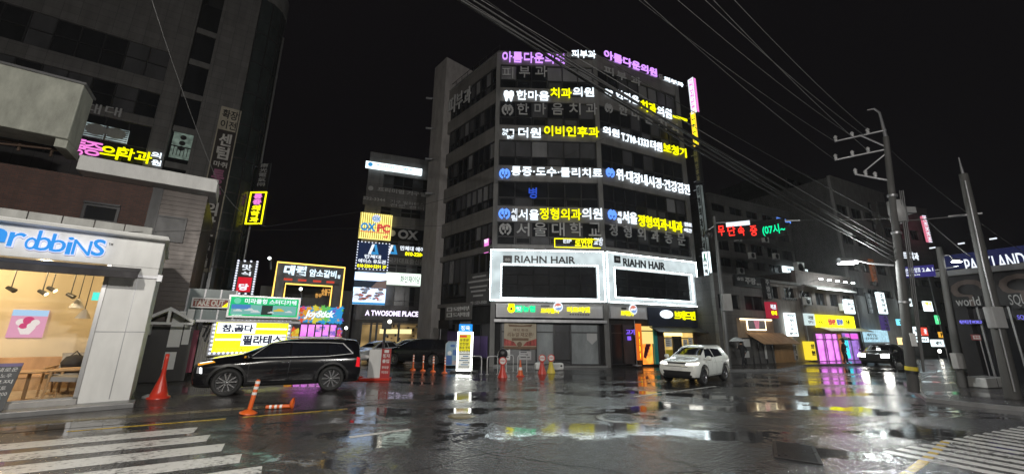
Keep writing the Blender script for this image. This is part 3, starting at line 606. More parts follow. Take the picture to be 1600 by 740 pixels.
# orange doorway and meat banner
t = thing('orange_doorway', 'narrow shop doorway glowing orange beside a teal pillar', 'shop front', MR, (u(1014), 0, 0))
mb = MB(); mb.quad([(u(1004), .1, .13), (u(1020), .1, .13), (u(1020), .1, zb + .1), (u(1004), .1, zb + .1)]); mb.build('lit_poster', K['eOr'], t)
mb = MB(); mb.box(u(1004), u(1020), -.03, .06, zb - 1.1, zb + .1); mb.build('lit_transom', emis('pale_yellow_room', (.85, .62, .2), 1.3), t)
mb = MB(); mb.box(u(1020.5), u(1026), -.08, .2, .13, zb + .2); mb.build('teal_pillar', K['teal'], t)
mb = MB()
for k in range(5): mb.wallpoly([(u(1005 + k * 2), .6 + k * .2), (u(1009 + k * 2), .5 + k * .2), (u(1012 + k * 1.5), 1.1 + .3 * k), (u(1008 + k * 2), 1.3 + .25 * k)], .06, .08)
mb.build('picture', K['burg'], t); mb = MB(); mb.box(u(1004) - .04, u(1020) + .02, -.04, .08, 2.35, 2.42); mb.build('frame', K['dmetal'], t)
q = MR.box(992, 505, 1005, 562, -.9); t = thing('feather_banner', 'tall orange banner with yellow letters beside the orange doorway', 'banner', MR, ((q[0] + q[1]) / 2, -.9, .14))
mb = MB(); mb.box(q[0], q[1], -.92, -.9, q[2], q[3]); mb.build('cloth', emis('glowing_orange_cloth', (.85, .17, .02), .9), t)  # banner cloth emits by itself, no lamp stands behind it
mb = MB(); h = (q[3] - q[2]) / 5.2
for k, c in enumerate('미트데이'): mb.text(c, (q[0] + .3, q[1] - .25, q[3] - h * (k + 2), q[3] - h * (k + 1.15)), -.921, .012, 0, .03)
mb.build('lettering', K['eYs'], t); mb = MB(); mb.tube([(q[0] - .03, -.9, .14), (q[0] - .03, -.9, q[3] + .2)], .02, 6); mb.lathe([(.0, .14), (.3, .14), (.3, .2), (0, .22)], 12, (q[0] - .03, -.9, 0)); mb.build('pole', K['steel'], t)
b = MR.box(977, 514, 991, 531, .05); t = thing('led_window_sign', 'small purple led letters hanging in the shop window', 'sign', MR, (b[0], .0, b[2])); mb = MB(); mb.text('고기', (b[0], b[1], (b[2] + b[3]) / 2, b[3]), .0, .03, 0, .02); mb.box(b[0] + .1, b[0] + .4, -.02, .0, b[2], (b[2] + b[3]) / 2 - .1); mb.build('lettering', emis('violet_led', (.25, .12, 1), 1.2), t)
# banner poster in the meat shop window
b = MM.box(788, 504, 838, 545, -.04); t = thing('window_banner', 'brown and cream reopening banner hung across the shop window', 'banner', MM, ((b[0] + b[1]) / 2, 0, b[2]))
W_, H_ = b[1] - b[0], b[3] - b[2]; X = lambda a: b[0] + W_ * a; Y = lambda a: b[2] + H_ * a
mb = MB(); mb.box(*b[:2], -.05, -.03, *b[2:]); mb.build('cloth', mat('cream_vinyl', (.4, .34, .25), .6), t)
mb = MB(); mb.wallpoly([(X(.16), Y(.86)), (X(.84), Y(.86)), (X(.88), Y(.95)), (X(.5), Y(.91)), (X(.12), Y(.95))], -.056, -.051); mb.box(X(0), X(1), -.056, -.051, Y(0), Y(.1)); mb.disc((X(.48), Y(.18)), H_ * .1, -.062, -.057)
mb.box(X(.24), X(.76), -.056, -.051, Y(.32), Y(.42)); mb.build('ribbon', K['brown'], t)
mb = MB(); mb.wallpoly([(X(0), Y(.12)), (X(.4), Y(.12)), (X(.3), Y(.28)), (X(0), Y(.4))], -.055, -.051); mb.wallpoly([(X(.58), Y(.12)), (X(1), Y(.12)), (X(1), Y(.4)), (X(.7), Y(.28))], -.055, -.051); mb.build('meat_picture', mat('meat_print', (.4, .06, .05), .6, scale=8, var=.7), t)
mb = MB(); mb.text('매장 환경', (X(.28), X(.74), Y(.68), Y(.78)), -.051, .008, 0, .02); mb.text('리뉴얼 재오픈!', (X(.1), X(.9), Y(.46), Y(.64)), -.051, .008, 0, .02, slant=.1); mb.build('lettering', K['brown'], t)
for i, (x0, y0, x1, y1, nm) in enumerate(((782, 545, 797, 562, 'white'), (811, 548, 830, 562, 'greysign'))):
    q = MM.box(x0, y0, x1, y1, -.02); mb = MB(); mb.box(q[0], q[1], -.03, 0, q[2], q[3], 0)
    for k in range(5): mb.box(q[0] + .1, q[1] - .1 - .1 * (k % 3), -.035, -.031, q[2] + .15 + k * .16, q[2] + .2 + k * .16, 1)
    props(mb.build('notice_board', [K[nm], K['dletter']], fac=MM, at=((q[0] + q[1]) / 2, 0, q[2])), ['white notice board low in the shop window left corner', 'grey printed notice low under the reopening banner'][i], 'notice')
mb = MB(); c = MM.uv(925, 528, .06); R0 = .34; mb.wallpoly([(c[0] - R0, c[1] + R0), (c[0] + R0, c[1] + R0), (c[0] + R0, c[1] - .1), (c[0], c[1] - R0 * 1.2), (c[0] - R0, c[1] - .1)], .085, .1); props(mb.build('security_sticker', K['grey_letter'], fac=MM, at=(c[0], .09, c[1])), 'shield shaped security sticker on the right shop glass pane', 'sticker')
# left face: grey window banner, salon lettering
b = ML.box(730, 429, 767, 476, .02); t = thing('window_banner', 'dark grey printed banner over the side face window', 'banner', ML, ((b[0] + b[1]) / 2, 0, b[2]))
W_, H_ = b[1] - b[0], b[3] - b[2]
mb = MB(); mb.box(b[0], b[1], 0, .03, b[2], b[3]); mb.build('cloth', mat('dark_grey_vinyl', (.07, .07, .072), .6), t)
mb = MB(); mb.text('051.523-5500', (b[0] + W_ * .2, b[1] - W_ * .15, b[2] + H_ * .05, b[2] + H_ * .14), -.001, .008); 
for z, a, c in ((.86, .25, .8), (.72, .08, .95), (.55, .15, .85), (.42, .2, .8), (.28, .3, .7)): mb.box(b[0] + W_ * a, b[0] + W_ * c, -.008, 0, b[2] + H_ * z, b[2] + H_ * (z + .05))
mb.build('lettering', K['grey_letter'], t)
b = ML.box(699, 480, 733, 494, -.05); t = thing('shop_lettering', 'two rows of grey white letters low on the side face', 'sign', ML, (b[0], -.05, b[2])); mb = MB(); zc = (b[2] + b[3]) / 2
mb.text('도연피부', (b[0] + .9, b[1], zc + .05, b[3]), -.05, .06, 0, .03); mb.text('도시락점', (b[0] + .9, b[1], b[2], zc - .05), -.05, .06, 0, .03); mb.rings((b[0], b[0] + .7, zc + .05, b[3]), .1, -.1, -.05); mb.rings((b[0], b[0] + .7, b[2], zc - .05), .1, -.1, -.05); mb.build('lettering', mat('pale_letters', (.55, .55, .55), .5), t)
mb = MB(); mb.box(b[0] - .3, b[1] + .3, -.05, -.01, b[2] - .2, b[3] + .2); mb.build('backing', K['dconc'], t)
# projecting signs at the far end of the right face
PJ = Fac(P3 + MR.d * -.15, 155.2)
def proj_sign(px, label, body, pm, lm, frame_m=None, th=.3, one=None, d=0.0, extra=None):
    b = PJ.box(*px, d); t = thing('projecting_sign', label, 'sign', PJ, (b[0], d, b[2]), 'vertical projecting signs at the end of the corner building')
    mb = MB(); mb.box(b[0], b[1], d, d + th, b[2], b[3]); mb.build('sign_box', [K['dmetal']], t)
    mb = MB(); mb.box(b[0] + .06, b[1] - .06, d - .02, d, b[2] + .06, b[3] - .06); mb.box(b[1], b[1] + .012, d + .03, d + th - .03, b[2] + .06, b[3] - .06); mb.build('light_panel', pm, t)
    if frame_m: mb = MB(); mb.rings(b, .09, d - .05, d - .002); mb.build('tube_frame', frame_m, t)
    n = len(body); h = (b[3] - b[2] - .2) / n; w_ = b[1] - b[0]; mb = MB()
    for k, c in enumerate(body):
        if c != ' ': mb.text(c, (b[0] + w_ * .22, b[1] - w_ * .22, b[3] - .1 - h * (k + .92), b[3] - .1 - h * (k + .08)), d - .02, .03, 0, .03)
    mb.build('lettering', lm, t)
    mb = MB(); mb.tube([(b[0] - .35, d + th / 2, b[3] - .3), (b[0], d + th / 2, b[3] - .3)], .04, 6); mb.tube([(b[0] - .35, d + th / 2, b[2] + .3), (b[0], d + th / 2, b[2] + .3)], .04, 6); mb.build('bracket', K['steel'], t)
    if extra: extra(t, b)
    return t
proj_sign((1075, 126, 1089, 175), 'pink lit vertical sign, topmost at the building corner', '아름다운의원', K['ePk'], K['eWs'], K['eWs'])
proj_sign((1079, 177, 1092, 226), 'vertical sign in a yellow light frame, below the pink one', '한마음치과', K['navy'], K['eYs'], emis('yellow_tube', (.9, .6, .05), 1.3))
proj_sign((1083, 236, 1096, 284), 'dark unlit vertical sign with dull letters', '이비인후과', K['dmetal'], mat('dull_gold_letters', (.25, .22, .1), .5))
proj_sign((1087, 290, 1105, 392), 'long grey vertical sign with dim top and outlined letters', '정형외과내과', K['ePanelD'], K['g0'])
proj_sign((1096, 393, 1110, 438), 'white lit vertical salon sign with a green mark on top', ' 리안헤어', K['ePanel'], K['dletter'], extra=lambda t, b: MB().box(b[0] + .2, b[1] - .2, -.05, -.021, b[3] - .75, b[3] - .2).build('green_mark', K['green'], t))
# ================================================================ LEFT: ICE CREAM SHOP
BR = Fac(G(200, 632), 49.0)
def bu(x, y, d=0): return BR.uv(x, y, d)
UL = -9.0
zc0, zf = bu(255, 371)[1], .2                  # cornice height, shop floor
zaw = bu(195, 431)[1]                            # under the awning
ugl = bu(137, 560)[0]                            # right jamb of the big window
shop = thing('ice_cream_shop', 'pale panelled ice cream shop with big lit window and black awning', 'shop', BR)
mb = MB(); mb.box(UL, .0, .0, 4.4, zaw + .3, zc0 - .13); mb.box(ugl, .0, .0, 4.4, .0, zaw + .3); mb.build('wall', K['offwhite'], shop, bevel=.02)
mb = MB(); mb.box(UL, .1, -.34, 4.45, zc0 - .13, zc0 - .07); mb.box(UL, .07, -.3, 4.45, zc0 - .07, zc0); mb.build('cornice', K['white'], shop, bevel=.03)
mb = MB()
for k in range(13): mb.box(UL + .05 + k * .66, UL + .69 + k * .66, .5, .62, zc0 + .02, zc0 + .36)
mb.build('parapet', mat('weathered_parapet_tiles', (.4, .4, .38), .7, var=.3), shop, bevel=.015)
mb = MB(); mb.box(ugl, .08, -.06, .02, zaw - .02, zaw + .06); mb.box(-.0, .12, -.12, .3, zaw - .1, zaw + .1); mb.box(ugl, .02, -.012, .0, 2.05, 2.075); mb.box(ugl + .62, ugl + .64, -.006, 0, .2, zaw - .1); mb.build('panel_joint', K['steel'], shop)
mb = MB(); mb.box(UL, .14, -.7, .0, 0, .14); mb.build('stone_step', K['kerb'], shop, bevel=.02)
mb = MB(); mb.box(UL, ugl, -.12, .1, .14, .27); mb.build('window_sill', mat('grey_sill', (.35, .34, .33), .5), shop)
b = BR.box(0, 416, 195, 434, -.7)
mb = MB(); mb.prism([(UL, -.75, zaw + .06), (ugl + .65, -.75, zaw + .06), (ugl + .65, .0, zaw + .26), (UL, .0, zaw + .26)], (0, 0, -.05)); mb.box(UL, ugl + .65, -.78, -.72, zaw - .12, zaw + .07); mb.build('awning', mat('black_awning_canvas', (.03, .027, .03), .7), shop, bevel=.01)
mb = MB(); mb.quad([(UL, .02, .27), (ugl, .02, .27), (ugl, .02, zaw + .3), (UL, .02, zaw + .3)]); g = mb.build('window', K['clear'], shop)
mb = MB(); mb.box(ugl - .09, ugl, -.03, .09, .27, zaw + .3); mb.box(UL, ugl, -.03, .09, .25, .32); mb.box(-6.2, -6.12, -.02, .08, .27, zaw + .3); mb.build('frame', K['alu'], g)
# room
RB = 4.2; zcl = zaw + .75
mb = MB(); mb.quad([(UL, RB, zf), (ugl, RB, zf), (ugl, RB, zcl), (UL, RB, zcl)]); mb.build('back_wall', K['beige'], shop)
mb = MB(); mb.quad([(ugl - .02, .1, zf), (ugl - .02, .1, zcl), (ugl - .02, RB, zcl), (ugl - .02, RB, zf)]); mb.build('side_wall', K['beige'], shop)
mb = MB(); mb.quad([(UL, .05, zf), (ugl, .05, zf), (ugl, RB, zf), (UL, RB, zf)]); mb.build('floor', mat('pale_floor_tiles', (.5, .42, .32), .25), shop)
mb = MB(); mb.quad([(UL, .05, zcl), (UL, RB, zcl), (ugl, RB, zcl), (ugl, .05, zcl)]); mb.quad([(UL, .1, zf), (UL, RB, zf), (UL, RB, zcl), (UL, .1, zcl)]); mb.build('ceiling', mat('cream_ceiling', (.55, .48, .36), .8), shop)
for u, d in ((-1.5, 1.2), (-3.4, 2.6), (-5.4, 1.2)): lamp_light(BR.W(ugl + u, d, zcl - .45), 330, (1, .76, .42), .12)
# sign: the letters visible in the frame
zl0, zl1 = bu(90, 400)[1], bu(90, 367)[1]
t = thing('shop_sign', 'blue glowing bubbly letters on the white shop fascia', 'sign', BR, (bu(85, 385)[0], -.02, zl0))
eBl = emis('blue_face_lettering', (.05, .34, .9), 1.0); eHalo = emis('pale_letter_rim', (.7, .74, 1), 1.15)
for c, (x0, y0, x1, y1) in zip('nrobbins', ((-24, 352, 8, 380), (15, 362, 39, 387), (40, 370, 58, 391), (60, 360, 80, 393), (82, 365, 103, 395), (106, 370, 112, 398), (115, 374, 142, 400), (146, 373, 163, 401))):
    bb = BR.box(x0, y0, x1, y1, -.06)
    if x0 < 0: continue
    c2 = {'n': 'N'}.get(c, c); bb = (bb[0] + .03, bb[1] - .03, bb[2], bb[3])
    mb = MB(); e = .018; mb.text(c2, (bb[0] - e, bb[1] + e, bb[2] - e, bb[3] + e), -.03, .05, 0, .03); h = mb.build('lettering', eHalo, t)
    mb = MB(); mb.text(c2, bb, -.085, .05, 0, .0); mb.build('letter_face', eBl, h)
bb = BR.box(-22, 354, 7, 378, -.06); mb = MB(); mb.text('n', bb, -.03, .05, 0, .05); mb.build('lettering', eBl, t)
bb = BR.box(170, 379, 176, 383, -.06); mb = MB(); mb.text('TM', bb, -.02, .01); mb.build('lettering', K['dletter'], t)
# things inside
def IF(x, y, z=None): return BR.L(G(x, y, zf if z is None else z))
def table(x, y, label, r=.42, h=.74, rect=None):
    d = y; u = BR.uv(x, 600, d)[0]; t = thing('cafe_table', label, 'table', BR, (u, d, zf), 'tables inside the ice cream shop')
    mb = MB()
    if rect: mb.box(u - rect[0], u + rect[0], d - rect[1], d + rect[1], zf + h - .04, zf + h)
    else: mb.lathe([(0, zf + h - .04), (r, zf + h - .04), (r, zf + h), (0, zf + h)], 24, (u, d, 0))
    mb.build('tabletop', K['wood'], t, bevel=.01); mb = MB(); mb.tube([(u, d, zf), (u, d, zf + h - .04)], .04, 8); mb.lathe([(0, zf), (.26, zf), (.24, zf + .03), (0, zf + .04)], 16, (u, d, 0)); mb.build('pedestal', K['wood'], t)
table(42, .95, 'oak table nearest the shop window, edge cut by the frame', .5, .78)
table(93, 2.3, 'oak table behind the grey armchair in the shop', .45, .74)
def armchair(x, y, rot, label):
    d = y; u = BR.uv(x, 600, d)[0]; p = BR.W(u, d); fr = Fac(p, BR.hd + rot); t = thing('armchair', label, 'chair', fr, (0, 0, zf), 'grey armchairs in the ice cream shop')
    mb = MB(); mb.prism([(-.28, -.3, zf + .4), (.28, -.3, zf + .4), (.28, .25, zf + .36), (-.28, .25, zf + .36)], (0, 0, .1)); mb.build('seat', K['gfab'], t, bevel=.03)
    mb = MB(); mb.prism([(-.27, .22, zf + .42), (.27, .22, zf + .42), (.27, .3, zf + .42), (-.27, .3, zf + .42)], (0, .17, .5)); mb.build('backrest', K['gfab'], t, bevel=.03)
    for sx in (-1, 1):
        mb = MB(); mb.tube([(sx * .31, -.3, zf), (sx * .31, -.27, zf + .62)], [.018, .024], 7); mb.build('leg', K['wood'], t)
        mb = MB(); mb.tube([(sx * .31, .42, zf), (sx * .31, .2, zf + .5), (sx * .31, .27, zf + .62)], [.018, .026, .02], 7); mb.build('leg', K['wood'], t)
        mb = MB(); mb.tube([(sx * .31, -.33, zf + .62), (sx * .31, .34, zf + .64)], .028, 7); mb.build('armrest', K['wood'], t)
    t.scale = (1.25, 1.25, 1.25)
armchair(110, .95, 100, 'grey upholstered armchair with wooden arms, nearest the window jamb')
armchair(100, 2.0, 10, 'grey armchair with its tall back to the shop wall')
armchair(122, 2.9, -30, 'grey armchair half hidden at the right side wall')
u0, _, _ = IF(40, 590); mb = MB(); b = thing('wall_bench', 'long pale bench along the back wall of the shop', 'bench', BR, (-4, RB - .3, zf))
mb.box(-6.5, ugl - .1, RB - .55, RB - .03, zf + .38, zf + .48); mb.build('seat', K['ochre'], b, bevel=.02); mb = MB(); mb.box(-6.5, ugl - .1, RB - .14, RB - .02, zf + .5, zf + 1.0); mb.build('backrest', K['ochre'], b, bevel=.02); mb = MB(); mb.box(-6.4, ugl - .2, RB - .5, RB - .05, zf, zf + .38); mb.build('base', K['wood'], b)
q = BR.box(21, 483, 65, 527, RB - .08); t = thing('poster_screen', 'pink lit poster screen with sundae picture on the shop wall', 'screen', BR, ((q[0] + q[1]) / 2, RB, q[2]))
W_, H_ = q[1] - q[0], q[3] - q[2]
mb = MB(); mb.box(q[0], q[1], RB - .06, RB - .01, q[2], q[3]); mb.build('screen', emis('pink_screen', (.95, .45, .62), .8), t)
mb = MB(); mb.box(q[0], q[1], RB - .065, RB - .061, q[2] + H_ * .78, q[3]); mb.build('sky_part', emis('pale_blue_screen', (.5, .75, 1), .9, False), t)
mb = MB()
for k, (a, c, r) in enumerate(((.3, .55, .14), (.5, .62, .16), (.7, .54, .13), (.4, .42, .12), (.62, .42, .13))): mb.disc((q[0] + W_ * a, q[2] + H_ * c), W_ * r, RB - .072 - k * .002, RB - .066, k % 2, 14)
mb.wallpoly([(q[0] + W_ * .25, q[2] + H_ * .36), (q[0] + W_ * .75, q[2] + H_ * .36), (q[0] + W_ * .62, q[2] + H_ * .12), (q[0] + W_ * .38, q[2] + H_ * .12)], RB - .07, RB - .066, 0)
mb.build('sundae_picture', [emis('cream_picture', (.95, .85, .8), .9, False), emis('berry_picture', (.8, .1, .25), .8, False)], t)
for i, (x, y) in enumerate(((119, 481), (129, 497))):
    u, z = bu(x, y, 2.2 + i * .3); d = 2.2 + i * .3; t = thing('pendant_lamp', ['white cone pendant lamp hanging left of its lower twin', 'white cone pendant lamp hanging lowest by the window jamb'][i], 'lamp', BR, (u, d, z), 'pendant lamps in the shop')
    mb = MB(); mb.lathe([(.19, z), (.05, z + .27), (.02, z + .3), (.0, z + .3)], 16, (u, d, 0)); mb.lathe([(.18, z + .004), (.045, z + .26)], 16, (u, d, 0)); mb.build('lamp_shade', K['greysign'], t)
    mb = MB(); mb.tube([(u, d, z + .29), (u, d, zcl)], .012, 5); mb.build('cord', K['black'], t); mb = MB(); mb.lathe([(0, z + .03), (.05, z + .06), (.05, z + .12), (0, z + .16)], 10, (u, d, 0)); mb.build('bulb', K['eWarm'], t)
for i, (x, y) in enumerate(((17, 452), (66, 457), (80, 452), (110, 462))):
    u, z = bu(x, y, 2.0); t = thing('track_spotlight', 'black ceiling spotlight on the track, number not told apart' if 0 else ['black ceiling spotlight farthest left over the tables', 'lit ceiling spotlight left of its close twin', 'brightest lit ceiling spotlight above the poster', 'black ceiling spotlight nearest the pendant lamps'][i], 'lamp', BR, (u, 2.0, z), 'ceiling spotlights in the shop')
    mb = MB(); mb.tube([(u, 2.0, zcl), (u, 2.0, z + .05)], .015, 5); mb.tube([(u - .08, 2.0, z + .06), (u + .1, 1.92, z - .04)], [.05, .07], 10); mb.build('housing', K['black'], t)
    if i in (1, 2): mb = MB(); mb.tube([(u + .1, 1.92, z - .04), (u + .106, 1.917, z - .044)], .06, 10); mb.build('bulb', K['eWarm'], t)
q = BR.box(146, 456, 153, 469, 1.8); mb = MB(); mb.box(q[0], q[1], 1.78, 1.82, q[2], q[3]); props(mb.build('exit_light', emis('exit_green', (.1, .85, .7), 1.2), fac=BR, at=((q[0] + q[1]) / 2, 1.8, q[2])), 'small green exit light hanging by the window jamb', 'sign')
d = 2.3; u = BR.uv(112, 580, d)[0]; t = thing('black_bag', 'black rounded bag lying on the far table', 'bag', BR, (u, d, zf + .74)); mb = MB(); mb.lathe([(0, zf + .74), (.26, zf + .76), (.3, zf + .9), (.2, zf + 1.08), (.0, zf + 1.14)], 14, (u, d, 0)); mb.build('body', K['navyc'], t); mb = MB(); mb.tube([(u - .12, d, zf + 1.08), (u, d, zf + 1.24), (u + .12, d, zf + 1.08)], .02, 6); mb.build('handle', K['navyc'], t)
q = BR.box(-22, 541, 14, 612, -.3); t = thing('chalkboard', 'black menu chalkboard with white handwriting leaning outside the window', 'board', BR, ((q[0] + q[1]) / 2, -.3, .15))
W_, H_ = q[1] - q[0], q[3] - q[2]; P = lambda a, c, o=0: (q[0] + W_ * a + .08 * c, -.42 + .26 * c - o, .15 + H_ * c)
mb = MB(); mb.add([P(0, 0), P(1, 0), P(1, 1), P(0, 1), P(0, 0, -.04), P(1, 0, -.04), P(1, 1, -.04), P(0, 1, -.04)], [(0, 1, 2, 3), (7, 6, 5, 4), (1, 5, 6, 2), (0, 3, 7, 4), (3, 2, 6, 7), (0, 4, 5, 1)]); mb.build('board', mat('slate', (.02, .022, .025), .5), t)
mb = MB()
for k, s in enumerate(('새로운', '스노우', '모찌', '도리토', '₩ 3,200')):
    a, e, c = .35, .92 - .1 * (k % 2), .82 - k * .13; V, F, _ = text_mesh(s, .01, 2); mb.add([tuple(P(a + (e - a) * x, c + .09 * y, .006)) for x, y, zz in V], F)
mb.build('handwriting', K['refl'], t); mb = MB(); mb.add([P(0, .93, .004), P(1, .93, .004), P(1, 1, .004), P(0, 1, .004)], [(0, 1, 2, 3)]); mb.build('top_band', K['purple'], t)
mb = MB(); x, y, zz = P(.5, .25, .005); mb.disc((x, zz), W_ * .3, y - .015, y, 0, 18); mb.build('drawing', mat('pale_blue_chalk', (.35, .5, .55), .7), t)

# ================================================================ BROWN BUILDING BEHIND (brick, brown metal siding, white ledges)
BB = Fac(G(300, 594), 55.0)
def bb_(x0, y0, x1, y1, d=0): return BB.box(x0, y0, x1, y1, d)
ur = BB.uv(291, 470)[0]; zr = BB.uv(332, 308)[1]; us = BB.uv(232, 400)[0]
t = thing('brown_building', 'brown brick and metal sided building with white concrete ledges behind the shop', 'building', BB)
mb = MB(); mb.box(-20, us, .0, 6, 0, zr); mb.build('wall', K['redbrick'], t)
mb = MB(); mb.box(us, ur, -.02, 6, 0, zr)
for k in range(int(zr / .2)): mb.box(us, ur, -.06, -.02, .12 + k * .2, .24 + k * .2)
mb.build('siding', K['siding'], t)
b = bb_(122, 275, 334, 300, -.9); mb = MB(); mb.box(BB.uv(116, 270, -.9)[0], BB.uv(336, 308, -.9)[0], -.9, 1.2, zr, zr + .62); mb.build('white_ledge', K['offwhite'], t, bevel=.03)
mb = MB(); mb.box(us - .35, us, -.1, .05, 0, zr); mb.build('corner_post', K['dmetal'], t)
q = bb_(132, 317, 182, 350, -.03); mb = MB(); mb.box(q[0], q[1], -.03, .1, q[2], q[3]); w0 = mb.build('window', K['g0'], t); mb = MB(); mb.rings(q, .09, -.09, -.031); mb.box(q[0], q[1], -.2, -.0, q[3], q[3] + .08); mb.build('frame', K['fram'], w0)
q = bb_(244, 335, 285, 380, -.08); mb = MB(); mb.rings(q, .07, -.16, -.06); mb.box(q[0] + .07, q[1] - .07, -.1, -.05, q[2] + .07, q[3] - .07); mb.build('siding_window', K['dmetal'], t)
# door with little gable
q = bb_(226, 497, 285, 605, -.06); t2 = t
mb = MB(); mb.box(q[0], q[1], -.1, -.061, .02, q[3] - .3); d0 = mb.build('door', mat('dark_door', (.03, .028, .028), .45), t)
mb = MB(); c = (q[0] + q[1]) / 2; w2 = (q[1] - q[0]) / 2
mb.box(c + .05, c + w2 * .55, -.12, -.1, 1.4, 2.9); mb.box(c + w2 * .6, q[1] - .1, -.12, -.1, 1.5, 3.0); mb.box(c + .05, c + w2 * .5, -.12, -.1, .5, 1.2); mb.build('notice', K['refl'], d0)
zg2 = BB.uv(262, 492)[1]; zg3 = BB.uv(262, 484)[1]
g0, g1 = BB.uv(226, 500, -.9)[0] - .1, BB.uv(298, 500, -.9)[0] + .1; gc = (g0 + g1) / 2; ze = BB.uv(226, 503, -.9)[1]; zp = BB.uv(262, 484, -.9)[1]
mb = MB()
for s0, s1 in ((g0, gc), (g1, gc)):
    za, zb_ = ze, zp; a = [(s0, -.95, za), (s1, -.95, zb_), (s1, -.95, zb_ + .13), (s0, -.95, za + .13)]
    if s0 > s1: a = a[::-1]
    mb.prism(a[::-1], (0, .95, 0))
mb.box(g0, g1, -.95, -.85, ze - .08, ze + .02); mb.box(gc - .05, gc + .05, -.94, -.86, ze, zp); mb.box(g0 + .2, g0 + .28, -.92, -.0, ze - .5, ze - .06); mb.build('gable_canopy', K['white'], t, bevel=.01)
# cream concrete canopy block top left and the steel stair under it
q = BB.box(-60, 108, 131, 196, -1.6)
zq0, zq1 = BB.uv(131, 222, -1.6)[1], BB.uv(131, 140, -1.6)[1]; uq = BB.uv(117, 180, -1.6)[0]
t = thing('concrete_canopy', 'stained cream concrete canopy block over the steel stair, top left', 'canopy', BB, (uq - 4, -1.6, zq0)); mb = MB(); mb.box(uq - 10, uq, -1.6, -.3, zq0, zq1 + .2); mb.build('block', K['cream'], t, bevel=.04); mb = MB(); mb.box(uq - .35, uq - .03, -1.4, .0, zr + .6, zq0); mb.build('pillar', K['cream'], t); mb = MB(); mb.box(uq - 10, uq + .06, -1.66, -.3, zq1 + .2, zq1 + .28); mb.build('flashing', K['steel'], t)
t = thing('steel_stair', 'rusty steel stair and lattice in the shadow under the cream canopy', 'stair', BB, (uq - 4, -1.0, zr + .6))
z0 = zr + .62
mb = MB()
for k in range(7): mb.box(uq - 3.4, uq - .7, .2, .26, z0 + .3 + k * .42, z0 + .42 + k * .42)
for k in range(4): mb.box(uq - 3.4 + k * .85, uq - 3.34 + k * .85, .1, .2, z0, zq0)
mb.tube([(uq - 3.3, .05, z0), (uq - .8, .05, zq0)], .05, 5); mb.build('lattice', K['rust'], t)
mb = MB(); mb.tube([(uq - 4.6, -1.2, zq0), (uq - 3.6, -1.2, z0 - 2)], .12, 4); mb.tube([(uq - 6.4, -1.2, z0 - 2), (uq - 4.6, -1.2, zq0 - .2)], .1, 4); mb.build('stringer', K['rust'], t)
mb = MB()
for k in range(8): mb.box(uq - 7.2 + k * .38, uq - 6.7 + k * .38, -1.1, -.2, z0 - 1.6 + k * .42, z0 - 1.54 + k * .42)
mb.build('tread', K['steel'], t)
mb = MB(); mb.tube([(uq - 7, -.6, z0 - 1), (uq - 4.8, -.6, zq0 - .8)], .03, 6); mb.tube([(uq - 6.2, -.6, z0 - 1), (uq - 4.3, -.6, zq0 - .8)], .03, 6); mb.build('handrail', K['alu'], t)

# ================================================================ TALL DARK CLINIC BLOCK, LEFT BACK
TB = Fac(G(330, 559), 56.0)                   # front plane
def tq(x0, y0, x1, y1, d=0): return TB.box(x0, y0, x1, y1, d)
uR = TB.uv(372, 190)[0]; zT = TB.uv(300, -60)[1] + 1
t = thing('clinic_block', 'tall dark clinic block with window bands and a rounded glass corner', 'building', TB)
uS0, uS1 = TB.uv(262, 225)[0], TB.uv(300, 225)[0]
bands = [(-40, 0), (70, 118), (148, 200), (250, 262)]
mb = MB(); mb.box(-34, uS0, .35, 12, 0, zT); mb.box(uS1, uR, .35, 12, 0, zT); mb.box(uS0, uS1, 2.2, 12, 0, zT); mb.build('inner_block', K['core'], t)
zz = [TB.uv(250, y)[1] for y in (18, 75, 112, 143, 165, 207, 232, 265)]
zz = sorted(zz); print('clinic z', [round(z, 1) for z in zz], zT)
# solid bands between the window rows
lv = [(TB.uv(200, y0)[1], TB.uv(200, y1)[1]) for y0, y1 in ((112, 62), (176, 134), (262, 190))]
cur = 0; mb = MB(); wins = []
for z0, z1 in sorted(lv):
    mb.box(-34, uS0, 0, .35, cur, z0); wins.append((z0, z1)); cur = z1
mb.box(-34, uS0, 0, .35, cur, zT); mb.box(uS0 - 1.1, uS0, -.05, .35, 0, zT); mb.box(uS1, uR, 0, .35, 0, zT); mb.box(uS0, uS1, 0, .35, zT - 3, zT); mb.build('wall', K['tile'], t)
rnd = random.Random(3)
for j, (z0, z1) in enumerate(wins):
    g = MB(); f = MB(); n = 22; w_ = (uS0 - 1.1 + 34) / n
    for k in range(n):
        a = -34 + k * w_; g.quad([(a, .2, z0), (a + w_, .2, z0), (a + w_, .2, z1), (a, .2, z1)], rnd.choice([0, 0, 0, 1])); f.box(a - .04, a + .04, .1, .24, z0, z1)
    f.box(-34, uS0 - 1.1, .1, .24, z0, z0 + .08); f.box(-34, uS0 - 1.1, .1, .24, (z0 + z1) / 2 - .03, (z0 + z1) / 2 + .03); w0 = g.build('window', [K['g0'], K['g1']], t); f.build('frame', K['fram'], w0)
